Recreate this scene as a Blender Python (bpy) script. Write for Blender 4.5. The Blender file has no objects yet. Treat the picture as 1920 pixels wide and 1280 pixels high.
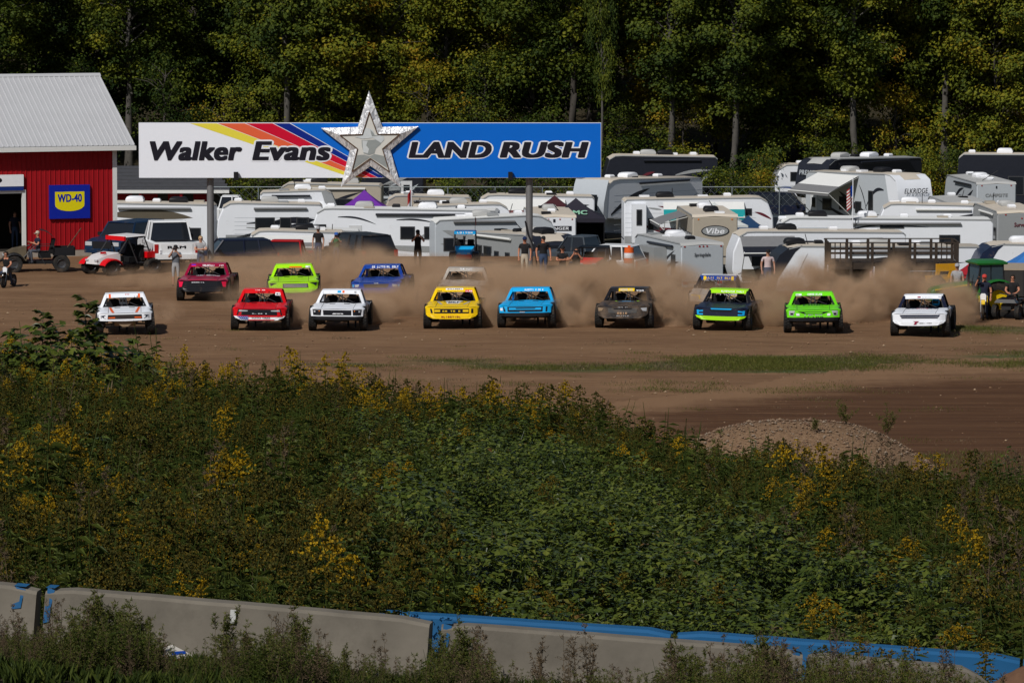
import bpy, math, random
from math import sin, cos, pi, radians, sqrt, exp, atan2, hypot
from mathutils import Vector, Matrix, noise
import numpy as np

# ------------------------------------------------------------------ camera, sky, sun, exposure
SC = bpy.context.scene
COL = SC.collection
F = 9000.0                       # focal length in pixels of the 1920-wide frame
CAMZ = 16.0
TH = math.atan(800.0 / F)
cam_d = bpy.data.cameras.new('camera')
cam_d.sensor_width = 36.0
cam_d.lens = 36.0 * F / 1920.0
cam_d.clip_start = 1.0
cam_d.clip_end = 6000.0
cam = bpy.data.objects.new('camera', cam_d)
COL.objects.link(cam)
cam.location = (0, 0, CAMZ)
cam.rotation_euler = (pi / 2 - TH, 0, 0)
SC.camera = cam

SUN_EL, SUN_AZ = radians(44), radians(212)     # azimuth clockwise from +Y
wd = bpy.data.worlds.new('World')
SC.world = wd
wd.use_nodes = True
nt = wd.node_tree
bg = nt.nodes['Background']
sky = nt.nodes.new('ShaderNodeTexSky')
sky.sky_type = 'NISHITA'
sky.sun_disc = False
sky.sun_elevation = SUN_EL
sky.sun_rotation = SUN_AZ
nt.links.new(sky.outputs[0], bg.inputs[0])
bg.inputs[1].default_value = 0.05
sun_d = bpy.data.lights.new('sun', 'SUN')
sun_d.energy = 4.0
sun_d.angle = radians(0.53)
sun_d.color = (1.0, 0.97, 0.925)
sun = bpy.data.objects.new('sun', sun_d)
COL.objects.link(sun)
sv = Vector((sin(SUN_AZ) * cos(SUN_EL), cos(SUN_AZ) * cos(SUN_EL), sin(SUN_EL)))
sun.rotation_euler = sv.to_track_quat('Z', 'Y').to_euler()
sun.location = (-60, -60, 120)
SC.view_settings.view_transform = 'Standard'
SC.view_settings.look = 'None'
SC.view_settings.exposure = -0.15
SC.view_settings.gamma = 1.0
SC.render.engine = 'CYCLES'
cy = SC.cycles
cy.max_bounces = 6
cy.diffuse_bounces = 2
cy.glossy_bounces = 3
cy.transmission_bounces = 4
cy.volume_bounces = 1
cy.transparent_max_bounces = 12
cy.volume_step_rate = 1.0
cy.volume_max_steps = 256
cy.use_denoising = True
cy.use_adaptive_sampling = True
cy.adaptive_threshold = 0.012

# ------------------------------------------------------------------ helpers
RND = random.Random(7)
_fw = Vector((0, cos(TH), -sin(TH)))
_up = Vector((0, sin(TH), cos(TH)))


def ray(px, py):
    return _fw + Vector(((px - 960) / F, 0, 0)) + _up * ((640 - py) / F)


def W(px, py, Y):
    """the point of the place seen at that spot of the photograph, Y metres away"""
    d = ray(px, py)
    return Vector((0, 0, CAMZ)) + d * (Y / d.y)


def XP(px, Y):
    return (px - 960) / F * Y * 1.0


def ss(a, b, t):
    t = min(1.0, max(0.0, (t - a) / (b - a)))
    return t * t * (3 - 2 * t)


def zt(x, y):
    """height of the terrain"""
    xc = min(26.0, max(-26.0, x))
    zn = 8.62 - 0.085 * (xc + 5)
    zc = 4.25 - 0.085 * (xc + 12)
    t = (y - 46) / 66.0
    z = 0.0
    if y < 112:
        z = zn + (zc - zn) * t
        if y < 40:
            zq = zn + (zc - zn) * (40 - 46) / 66.0
            z = zq + (40 - y) * 0.03
    elif y < 130:
        z = zc * (1 - ss(112, 130, y))
    if y < 45.9:
        z += .36 * (1 - ss(44.7, 45.9, y))
    if 47 < y < 122:
        z += (.42 * noise.noise((x * .42, y * .17, 7.)) + .22 * noise.noise((x * 1.1, y * .4, 3.))) * ss(51, 56, y) * (1 - ss(112, 122, y))
        z -= .38 * exp(-((x - 8.6) / 3.4) ** 2) * ss(88, 104, y)
    z += 2.4 * exp(-abs((x - 7.7) / (4.1 if x > 7.7 else 4.4)) ** 3.0 - ((y - 128.5) / 3.6) ** 2)          # heap of gravel
    k = ss(-18.5, -14.5, x)
    ya = 246 + (225 - 246) * k - 21 * ss(2, 9, x)
    z -= 3.3 * ss(ya, ya + 13, y)
    if y > 316:
        z += (y - 316) * 0.15
    return z


def hit(px, py):
    """where the line of sight through that spot meets the terrain"""
    d = ray(px, py)
    o = Vector((0, 0, CAMZ))
    Y = 40.0
    while Y < 500:
        p = o + d * (Y / d.y)
        if p.z <= zt(p.x, p.y):
            break
        Y += 0.25
    return Vector((p.x, p.y, zt(p.x, p.y)))


def on(px, Y):
    x = XP(px, Y)
    return Vector((x, Y, zt(x, Y)))


def lin(h):
    h = h.lstrip('#')
    c = [int(h[i:i + 2], 16) / 255 for i in (0, 2, 4)]
    return tuple((u / 12.92 if u <= .04045 else ((u + .055) / 1.055) ** 2.4) for u in c)


MATS = {}


def mat(key, col=(.5, .5, .5), rough=.5, metal=0., var=.12, vscale=6., dust=0., dcol=(.23, .15, .09), coat=0., bump=0., spec=.2, emit=0.):
    if key in MATS:
        return MATS[key]
    if isinstance(col, str):
        col = lin(col)
    m = bpy.data.materials.new(key)
    m.use_nodes = True
    n = m.node_tree.nodes
    L = m.node_tree.links
    b = n['Principled BSDF']
    b.inputs['Roughness'].default_value = rough
    b.inputs['Metallic'].default_value = metal
    b.inputs['Specular IOR Level'].default_value = spec
    b.inputs['Coat Weight'].default_value = coat
    tc = n.new('ShaderNodeTexCoord')
    nz = n.new('ShaderNodeTexNoise')
    nz.inputs['Scale'].default_value = vscale
    nz.inputs['Detail'].default_value = 5
    L.new(tc.outputs['Object'], nz.inputs['Vector'])
    mx = n.new('ShaderNodeMix')
    mx.data_type = 'RGBA'
    mx.inputs['A'].default_value = tuple(c * (1 - var) for c in col) + (1,)
    mx.inputs['B'].default_value = tuple(min(1, c * (1 + var)) for c in col) + (1,)
    L.new(nz.outputs['Fac'], mx.inputs['Factor'])
    out = mx.outputs['Result']
    if dust > 0:
        nd = n.new('ShaderNodeTexNoise')
        nd.inputs['Scale'].default_value = 3.1
        nd.inputs['Detail'].default_value = 8
        nd.inputs['Roughness'].default_value = .7
        L.new(tc.outputs['Object'], nd.inputs['Vector'])
        mr = n.new('ShaderNodeMapRange')
        mr.inputs['From Min'].default_value = .62 - .35 * dust
        mr.inputs['From Max'].default_value = .85
        mr.inputs['To Max'].default_value = min(1, .55 + .4 * dust)
        L.new(nd.outputs['Fac'], mr.inputs['Value'])
        m2 = n.new('ShaderNodeMix')
        m2.data_type = 'RGBA'
        m2.inputs['B'].default_value = dcol + (1,)
        L.new(mr.outputs['Result'], m2.inputs['Factor'])
        L.new(out, m2.inputs['A'])
        out = m2.outputs['Result']
        rr = n.new('ShaderNodeMapRange')
        rr.inputs['To Min'].default_value = rough
        rr.inputs['To Max'].default_value = .9
        L.new(mr.outputs['Result'], rr.inputs['Value'])
        L.new(rr.outputs['Result'], b.inputs['Roughness'])
    L.new(out, b.inputs['Base Color'])
    if emit:
        b.inputs['Emission Strength'].default_value = emit
        b.inputs['Emission Color'].default_value = col + (1,)
    if bump:
        bp = n.new('ShaderNodeBump')
        bp.inputs['Strength'].default_value = bump
        bp.inputs['Distance'].default_value = .05
        L.new(nz.outputs['Fac'], bp.inputs['Height'])
        L.new(bp.outputs[0], b.inputs['Normal'])
    MATS[key] = m
    return m


class MB:
    """collects shapes and links them as one mesh object"""

    def __init__(s):
        s.v = []
        s.f = []
        s.m = []

    def add(s, vs, fs, mi=0):
        o = len(s.v)
        s.v += [tuple(v) for v in vs]
        s.f += [tuple(i + o for i in f) for f in fs]
        s.m += [mi] * len(fs)
        return s

    def box(s, x0, x1, y0, y1, z0, z1, mi=0):
        vs = [(x, y, z) for x in (x0, x1) for y in (y0, y1) for z in (z0, z1)]
        return s.add(vs, [(0, 1, 3, 2), (4, 6, 7, 5), (0, 4, 5, 1), (2, 3, 7, 6), (0, 2, 6, 4), (1, 5, 7, 3)], mi)

    def cbox(s, c, d, M=None, mi=0):
        vs = [Vector((x * d[0] / 2, y * d[1] / 2, z * d[2] / 2)) for x in (-1, 1) for y in (-1, 1) for z in (-1, 1)]
        if M is not None:
            vs = [M @ v for v in vs]
        c = Vector(c)
        return s.add([v + c for v in vs], [(0, 1, 3, 2), (4, 6, 7, 5), (0, 4, 5, 1), (2, 3, 7, 6), (0, 2, 6, 4), (1, 5, 7, 3)], mi)

    def loft(s, loops, cap=True, closed=True, mi=0):
        n = len(loops[0])
        vs = [p for l in loops for p in l]
        fs = []
        for i in range(len(loops) - 1):
            for j in range(n if closed else n - 1):
                k = (j + 1) % n
                fs.append((i * n + j, i * n + k, (i + 1) * n + k, (i + 1) * n + j))
        if cap:
            fs.append(tuple(range(n - 1, -1, -1)))
            fs.append(tuple((len(loops) - 1) * n + j for j in range(n)))
        return s.add(vs, fs, mi)

    def tube(s, pts, r, n=6, mi=0, cap=True):
        pts = [Vector(p) for p in pts]
        loops = []
        for i, p in enumerate(pts):
            a = pts[max(i - 1, 0)]
            b = pts[min(i + 1, len(pts) - 1)]
            d = (b - a)
            d = d.normalized() if d.length > 1e-9 else Vector((0, 0, 1))
            u = d.cross(Vector((0, 0, 1)))
            if u.length < 1e-3:
                u = d.cross(Vector((0, 1, 0)))
            u.normalize()
            w = u.cross(d)
            rr = r[i] if isinstance(r, (list, tuple)) else r
            loops.append([p + (u * cos(2 * pi * k / n) + w * sin(2 * pi * k / n)) * rr for k in range(n)])
        return s.loft(loops, cap, True, mi)

    def prism(s, poly, axis, a, b, mi=0):
        """outline in the plane across the axis, pushed from a to b along it"""
        def P(p, t):
            if axis == 'x':
                return (t, p[0], p[1])
            if axis == 'y':
                return (p[0], t, p[1])
            return (p[0], p[1], t)
        return s.loft([[P(p, a) for p in poly], [P(p, b) for p in poly]], True, True, mi)

    def lathe(s, prof, n=20, axis='x', c=(0, 0, 0), mi=0, cap=True):
        loops = []
        for r, h in prof:
            l = []
            for k in range(n):
                a = 2 * pi * k / n
                if axis == 'x':
                    l.append((c[0] + h, c[1] + r * cos(a), c[2] + r * sin(a)))
                elif axis == 'y':
                    l.append((c[0] + r * cos(a), c[1] + h, c[2] + r * sin(a)))
                else:
                    l.append((c[0] + r * cos(a), c[1] + r * sin(a), c[2] + h))
            loops.append(l)
        return s.loft(loops, cap, True, mi)

    def grid(s, pts, mi=0):
        n = len(pts[0])
        vs = [p for r in pts for p in r]
        fs = [(i * n + j, i * n + j + 1, (i + 1) * n + j + 1, (i + 1) * n + j) for i in range(len(pts) - 1) for j in range(n - 1)]
        return s.add(vs, fs, mi)

    def mesh(s, name, mats, smooth=0):
        me = bpy.data.meshes.new(name)
        me.from_pydata(s.v, [], s.f)
        if not isinstance(mats, (list, tuple)):
            mats = [mats]
        for m in mats:
            me.materials.append(m)
        if len(mats) > 1:
            me.polygons.foreach_set('material_index', s.m)
        if smooth:
            me.shade_smooth()
            if smooth < 180:
                me.set_sharp_from_angle(angle=radians(smooth))
        me.update()
        return me

    def build(s, name, mats, parent=None, loc=(0, 0, 0), rot=(0, 0, 0), smooth=0):
        return link(name, s.mesh(name, mats, smooth), parent, loc, rot)


def recalc(me):
    import bmesh
    bm = bmesh.new()
    bm.from_mesh(me)
    bmesh.ops.recalc_face_normals(bm, faces=bm.faces)
    bm.to_mesh(me)
    bm.free()


def link(name, me, parent=None, loc=(0, 0, 0), rot=(0, 0, 0)):
    o = bpy.data.objects.new(name, me)
    COL.objects.link(o)
    o.parent = parent
    o.location = loc
    o.rotation_euler = rot
    return o


def tag(o, label=None, cat=None, group=None, kind=None):
    for k, v in (('label', label), ('category', cat), ('group', group), ('kind', kind)):
        if v:
            o[k] = v
    return o


def thing(name, label, cat, loc=(0, 0, 0), rz=0., group=None):
    o = link(name, None, None, loc, (0, 0, rz))
    o.empty_display_size = .3
    return tag(o, label, cat, group)


def copy_tree(o, parent=None):
    c = o.copy()
    COL.objects.link(c)
    c.parent = parent
    for ch in o.children:
        copy_tree(ch, c)
    return c


def text(s, m, parent, x0, x1, z0, z1, y, shear=0., bold=.02, out=0., face='-y', rot=0., name='lettering', depth=.004, outm=None):
    """flat lettering fitted to the box x0..x1, z0..z1 on a face at y; out: a wider copy behind it as outline"""
    cu = bpy.data.curves.new('t', 'FONT')
    cu.body = s
    cu.size = 1
    cu.shear = shear
    cu.resolution_u = 4
    cu.space_character = 1.05
    ob = bpy.data.objects.new('t', cu)
    me0 = bpy.data.meshes.new_from_object(ob)
    bpy.data.objects.remove(ob)
    bpy.data.curves.remove(cu)
    n = len(me0.vertices)
    a = np.empty(n * 3, np.float32)
    me0.vertices.foreach_get('co', a)
    a = a.reshape(-1, 3)
    fs0 = [tuple(p.vertices) for p in me0.polygons]
    bpy.data.meshes.remove(me0)
    bx_, bz_ = bold, bold * .55
    T = (a[:, 0].min() - bx_, a[:, 0].max() + bx_, a[:, 1].min() - bz_, a[:, 1].max() + bz_)
    inner = [(bx_ * i / 3, bz_ * k) for i in range(-3, 4) for k in (-1, 0, 1)] if bold > .035 else [(bx_ * i, bz_ * k) for i in (-1, 0, 1) for k in (-1, 1)]
    res = None
    for offs, mm, dy in ((inner, m, 0.), ([((bx_ + out) * cos(2 * pi * i / 20) * q, (bz_ + out) * sin(2 * pi * i / 20) * q) for i in range(20) for q in (1., .55)], outm, .009)):
        if mm is None:
            continue
        mb = MB()
        for c, (ox, oz) in enumerate(offs):
            u = x0 + (a[:, 0] + ox - T[0]) / (T[1] - T[0]) * (x1 - x0)
            w = z0 + (a[:, 1] + oz - T[2]) / (T[3] - T[2]) * (z1 - z0)
            d = y + (dy + c * .00018) * (-1 if face == '+x' else 1)
            if face == '-y':
                vs = [(p, d, q) for p, q in zip(u.tolist(), w.tolist())]
            elif face == '+x':
                vs = [(d, p, q) for p, q in zip(u.tolist(), w.tolist())]
            else:
                vs = [(d, -p, q) for p, q in zip(u.tolist(), w.tolist())]
            mb.add(vs, fs0)
        o = mb.build(name if dy == 0 else name + '_outline', mm, parent)
        if res is None:
            res = o
    return res


BLACK = mat('black plastic', (.012, .012, .014), .5, var=.2)
RUBBER = mat('tyre rubber', (.022, .021, .02), .85, var=.3, dust=.35, dcol=(.13, .085, .055))
STEEL = mat('steel', (.32, .33, .34), .38, .8)
DSTEEL = mat('dark steel', (.04, .04, .042), .5, .5)
WHITE = mat('white paint', (.76, .77, .80), .35, var=.04)
GLASS = mat('dark glass', (.012, .014, .018), .06, var=.05, spec=.6)
CHROME = mat('chrome', (.75, .76, .78), .15, 1.)
REDL = mat('red lamp', (.35, .012, .012), .25)
AMBER = mat('amber lamp', (.75, .2, .02), .3)

# ------------------------------------------------------------------ ground
def axis(cuts):
    out = []
    for a, b, st in cuts:
        k = max(1, round((b - a) / st))
        out += [a + (b - a) * i / k for i in range(k)]
    return out + [cuts[-1][1]]


def ground_mat():
    m = bpy.data.materials.new('ground')
    m.use_nodes = True
    n = m.node_tree.nodes
    L = m.node_tree.links
    b = n['Principled BSDF']
    b.inputs['Roughness'].default_value = .95
    b.inputs['Specular IOR Level'].default_value = .15
    tc = n.new('ShaderNodeTexCoord')

    def nz(scale, det=6, rough=.6, sx=1., sy=1.):
        mp = n.new('ShaderNodeMapping')
        mp.inputs['Scale'].default_value = (sx, sy, 1)
        L.new(tc.outputs['Object'], mp.inputs['Vector'])
        t = n.new('ShaderNodeTexNoise')
        t.inputs['Scale'].default_value = scale
        t.inputs['Detail'].default_value = det
        t.inputs['Roughness'].default_value = rough
        L.new(mp.outputs[0], t.inputs['Vector'])
        return t.outputs['Fac']

    def ramp(fac, stops):
        r = n.new('ShaderNodeValToRGB')
        e = r.color_ramp.elements
        while len(e) < len(stops):
            e.new(.5)
        for k, (p, c) in enumerate(stops):
            e[k].position = p
            e[k].color = tuple(c) + (1,)
        L.new(fac, r.inputs[0])
        return r.outputs[0]

    def mix(f, a, c):
        x = n.new('ShaderNodeMix')
        x.data_type = 'RGBA'
        L.new(f, x.inputs['Factor'])
        L.new(a, x.inputs['A'])
        L.new(c, x.inputs['B'])
        return x.outputs['Result']

    def edge(name, fac, w=.5):
        at = n.new('ShaderNodeAttribute')
        at.attribute_name = name
        ad = n.new('ShaderNodeMath')
        ad.operation = 'MULTIPLY_ADD'
        L.new(fac, ad.inputs[0])
        ad.inputs[1].default_value = w
        L.new(at.outputs['Fac'], ad.inputs[2])
        mr = n.new('ShaderNodeMapRange')
        mr.interpolation_type = 'SMOOTHSTEP'
        mr.inputs['From Min'].default_value = .5 + w * .5 - .12
        mr.inputs['From Max'].default_value = .5 + w * .5 + .16
        L.new(ad.outputs[0], mr.inputs['Value'])
        return mr.outputs[0]
    dirt = ramp(nz(.30, 9, .68, .28, 1.), [(.30, (.112, .058, .029)), (.46, (.168, .092, .047)), (.56, (.205, .117, .061)), (.72, (.26, .156, .085))])
    fine = ramp(nz(1.6, 10, .8, .22, 1.), [(.36, (.078, .041, .021)), (.5, (.168, .093, .048)), (.64, (.27, .16, .086))])
    d = n.new('ShaderNodeMix')
    d.data_type = 'RGBA'
    d.inputs['Factor'].default_value = .5
    L.new(dirt, d.inputs['A'])
    L.new(fine, d.inputs['B'])
    dirtc = d.outputs['Result']
    green = ramp(nz(1.6, 8, .75, .5, 1.), [(.25, (.030, .046, .014)), (.48, (.062, .076, .024)), (.62, (.125, .10, .046)), (.8, (.19, .125, .066))])
    soil = ramp(nz(1.2, 8, .7), [(.3, (.018, .017, .009)), (.6, (.05, .04, .022)), (.8, (.10, .08, .05))])
    lot = ramp(nz(.5, 8, .7), [(.3, (.06, .07, .03)), (.5, (.12, .105, .06)), (.7, (.19, .15, .10))])
    grav = ramp(nz(9, 9, .8), [(.3, (.095, .056, .031)), (.5, (.185, .113, .064)), (.72, (.28, .185, .115))])
    big = nz(.22, 7, .7, .45, 1.6)
    c = mix(edge('verge', big, 1.1), dirtc, green)
    c = mix(edge('lot', big, .4), c, lot)
    c = mix(edge('hill', nz(.6, 6, .6), .4), c, soil)
    c = mix(edge('gravel', nz(1.2, 6, .6), .3), c, grav)
    L.new(c, b.inputs['Base Color'])
    bp = n.new('ShaderNodeBump')
    bp.inputs['Strength'].default_value = .8
    bp.inputs['Distance'].default_value = .08
    L.new(nz(3.2, 10, .75, .6, 1.), bp.inputs['Height'])
    L.new(bp.outputs[0], b.inputs['Normal'])
    return m


GM = ground_mat()
xs = axis([(-3000, -300, 450), (-300, -60, 20), (-60, -24, 2), (-24, 24, .6), (24, 60, 2), (60, 300, 20), (300, 3000, 450)])
ys = axis([(-1500, 0, 300), (0, 40, 5), (40, 135, 1.), (135, 212, .7), (212, 262, 1.), (262, 330, 2.), (330, 480, 10), (480, 1500, 170), (1500, 4500, 600)])


def zg(x, y):
    z = zt(x, min(y, 470.0))
    if 130 < y < 224 and abs(x) < 60:
        z += .035 * noise.noise((x * .35, y * .8, 3.)) + .02 * noise.noise((x * 1.1, y * 1.6, 9.))
    return z


g = MB()
g.grid([[(x, y, zg(x, y)) for x in xs] for y in ys])
ground = g.build('ground', GM, smooth=180)
tag(ground, kind='structure')


def attr(ob, name, fn):
    a = ob.data.attributes.new(name, 'FLOAT', 'POINT')
    a.data.foreach_set('value', [fn(v.co.x, v.co.y) for v in ob.data.vertices])


def verge(x, y):
    # worn strip of turf between the start line and the track
    c = 170.5 + .03 * x + 1.2 * noise.noise((x * .12, 4., 0))
    w = 2.6 + .10 * max(0, x + 6)
    v = exp(-((y - c) / w) ** 2) * ss(-16, 4, x) * 1.15
    v = max(v, .75 * exp(-((y - 186) / 3.5) ** 2) * ss(13.5, 18, x))
    v = max(v, .45 * exp(-((y - 163) / 8.) ** 2) * ss(-14, -4, x) * (1 - ss(10, 16, x)))
    v *= .62 + 1.3 * max(-.3, noise.noise((x * .16, y * .22, 12.)))
    if y < 150:
        v = max(v, .5 * ss(150, 140, y))
    return max(0., v)


attr(ground, 'verge', verge)
attr(ground, 'lot', lambda x, y: max(ss(0.9, 2.8, -zt(x, y) if y > 200 and y < 330 else 0), ss(240, 255, y)))
attr(ground, 'hill', lambda x, y: max(1 - ss(116, 128, y), ss(312, 322, y)))
attr(ground, 'gravel', lambda x, y: 1.25 * exp(-((x - 7.6) / 4.2) ** 4 - ((y - 128.5) / 5.5) ** 4))

# ---- the dark damp track
tm = bpy.data.materials.new('track soil')
tm.use_nodes = True
_n, _L = tm.node_tree.nodes, tm.node_tree.links
_b = _n['Principled BSDF']
_b.inputs['Roughness'].default_value = .95
_b.inputs['Specular IOR Level'].default_value = .1
_tc = _n.new('ShaderNodeTexCoord')
_mp = _n.new('ShaderNodeMapping')
_mp.inputs['Rotation'].default_value = (0, 0, radians(-24))
_mp.inputs['Scale'].default_value = (.10, 1.6, 1)
_L.new(_tc.outputs['Object'], _mp.inputs[0])
_t = _n.new('ShaderNodeTexNoise')
_t.inputs['Scale'].default_value = 1.1
_t.inputs['Detail'].default_value = 9
_t.inputs['Roughness'].default_value = .72
_L.new(_mp.outputs[0], _t.inputs['Vector'])
_r = _n.new('ShaderNodeValToRGB')
_e = _r.color_ramp.elements
_e[0].position, _e[0].color = .36, (.060, .028, .014, 1)
_e[1].position, _e[1].color = .74, (.18, .10, .052, 1)
_e.new(.56).color = (.092, .045, .022, 1)
_L.new(_t.outputs['Fac'], _r.inputs[0])
_at = _n.new('ShaderNodeAttribute')
_at.attribute_name = 'rim'
_n2 = _n.new('ShaderNodeTexNoise')
_n2.inputs['Scale'].default_value = .5
_n2.inputs['Detail'].default_value = 9
_n2.inputs['Roughness'].default_value = .75
_mp2 = _n.new('ShaderNodeMapping')
_mp2.inputs['Scale'].default_value = (.35, 1.3, 1)
_L.new(_tc.outputs['Object'], _mp2.inputs[0])
_L.new(_mp2.outputs[0], _n2.inputs['Vector'])
_ma = _n.new('ShaderNodeMath')
_L.new(_at.outputs['Fac'], _ma.inputs[0])
_L.new(_n2.outputs['Fac'], _ma.inputs[1])
_mr = _n.new('ShaderNodeMapRange')
_mr.inputs['From Min'].default_value = .72
_mr.inputs['From Max'].default_value = 1.12
_L.new(_ma.outputs[0], _mr.inputs['Value'])
_mx = _n.new('ShaderNodeMix')
_mx.data_type = 'RGBA'
_mx.inputs['B'].default_value = (.20, .115, .062, 1)
_L.new(_mr.outputs[0], _mx.inputs['Factor'])
_L.new(_r.outputs[0], _mx.inputs['A'])
_L.new(_mx.outputs['Result'], _b.inputs['Base Color'])
_bp = _n.new('ShaderNodeBump')
_bp.inputs['Strength'].default_value = .9
_bp.inputs['Distance'].default_value = .07
_L.new(_t.outputs['Fac'], _bp.inputs['Height'])
_L.new(_bp.outputs[0], _b.inputs['Normal'])
edge_px = [(2300, 668), (1920, 672), (1750, 677), (1620, 688), (1500, 706), (1380, 728), (1260, 744), (1120, 757), (980, 768), (900, 780)]
ep = [hit(*p) for p in edge_px]
tr = MB()
rows = []
for i in range(321):
    t = i / 320 * (len(ep) - 1)
    k = min(int(t), len(ep) - 2)
    p = ep[k].lerp(ep[k + 1], t - k)
    yy = p.y + .8 * noise.noise((p.x * .4, 1, 0)) + .5 * noise.noise((p.x * 1.7, 2, 0)) + .45 * noise.noise((p.x * 5, 2, 0))
    rows.append([(p.x, max(yy, 135.2) + (135 - max(yy, 135.2)) * q / 30, 0) for q in range(31)])
rows = [[(x, y, zg(x, y) + .03) for x, y, _ in r] for r in rows]
tr.grid(rows)
track = tr.build('dirt_track', tm, smooth=180)
tag(track, kind='structure')
_a = track.data.attributes.new('rim', 'FLOAT', 'POINT')
_a.data.foreach_set('value', [max(max(0., 1 - q / 11) ** 1.3, max(0., (i - 170) / 150) * .9) for i in range(321) for q in range(31)])
# clods and pebbles on the start area and the track
cd = MB()
R = random.Random(31)
for i in range(2600):
    x, y = R.uniform(-21, 22), R.uniform(138, 200)
    z = zg(x, y) + .02
    r = R.choice((.015, .02, .03, .045)) * R.uniform(.6, 1.3)
    vs = [(x + r * R.uniform(.7, 1.4) * a, y + r * R.uniform(.7, 1.3) * b, z + r * R.uniform(.4, .9) * c) for a, b, c in ((1, 0, 0), (-1, 0, 0), (0, 1, 0), (0, -1, 0), (0, 0, 1), (0, 0, -1))]
    cd.add(vs, [(0, 2, 4), (2, 1, 4), (1, 3, 4), (3, 0, 4), (2, 0, 5), (1, 2, 5), (3, 1, 5), (0, 3, 5)], R.choice((0, 0, 1)))
tag(cd.build('dirt_clods', [mat('clod brown', (.20, .12, .07), .95), mat('clod pale', (.34, .24, .15), .95)]), 'loose clods of earth on the start area', 'dirt', kind='stuff')

# ---- stones on the gravel heap
st = MB()
R = random.Random(3)
for i in range(6500):
    x = R.gauss(7.6, 3.2)
    y = R.uniform(123.5, 131)
    z = zt(x, y)
    if z < .4:
        continue
    r = R.choice((.012, .016, .02, .03, .045)) * R.uniform(.6, 1.3) * (2.6 if R.random() < .012 else 1)
    vs = [(x + r * R.uniform(.7, 1.3) * a, y + r * R.uniform(.7, 1.3) * b, z + r * .3 + r * R.uniform(.5, 1.) * c) for a, b, c in ((1, 0, 0), (-1, 0, 0), (0, 1, 0), (0, -1, 0), (0, 0, 1), (0, 0, -1))]
    st.add(vs, [(0, 2, 4), (2, 1, 4), (1, 3, 4), (3, 0, 4), (2, 0, 5), (1, 2, 5), (3, 1, 5), (0, 3, 5)], R.choice((0, 0, 1, 2)))
tag(st.build('gravel', [mat('stone tan', (.205, .137, .088), .9), mat('stone grey', (.22, .17, .125), .9), mat('stone red', (.15, .09, .057), .9)]),
    'tan gravel and stones heaped beside the track', 'gravel', kind='stuff')

# ------------------------------------------------------------------ red barn
RED = mat('barn red', (.30, .006, .010), .55, var=.15, vscale=1.5)
TRIM = mat('barn trim', (.66, .66, .64), .55, var=.06)
TIN = mat('roof tin', (.50, .50, .51), .45, .15, var=.06, vscale=1.2)
CONC = mat('foundation concrete', (.30, .26, .22), .9, var=.2, bump=.2)
DARKIN = mat('barn interior', (.03, .025, .02), .9)


def ribbed(mb, u0, u1, z0, z1, y, pitch=.23, rib=.028, mi=0):
    """upright metal cladding with raised ribs, facing -y"""
    k = max(1, round((u1 - u0) / pitch))
    pr = []
    for i in range(k):
        a = u0 + (u1 - u0) * i / k
        b = u0 + (u1 - u0) * (i + 1) / k
        w = b - a
        pr += [(a, y), (a + w * .72, y), (a + w * .8, y - rib), (a + w * .92, y - rib)]
    pr.append((u1, y))
    mb.grid([[(p, q, z0) for p, q in pr], [(p, q, z1) for p, q in pr]], mi)


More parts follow.
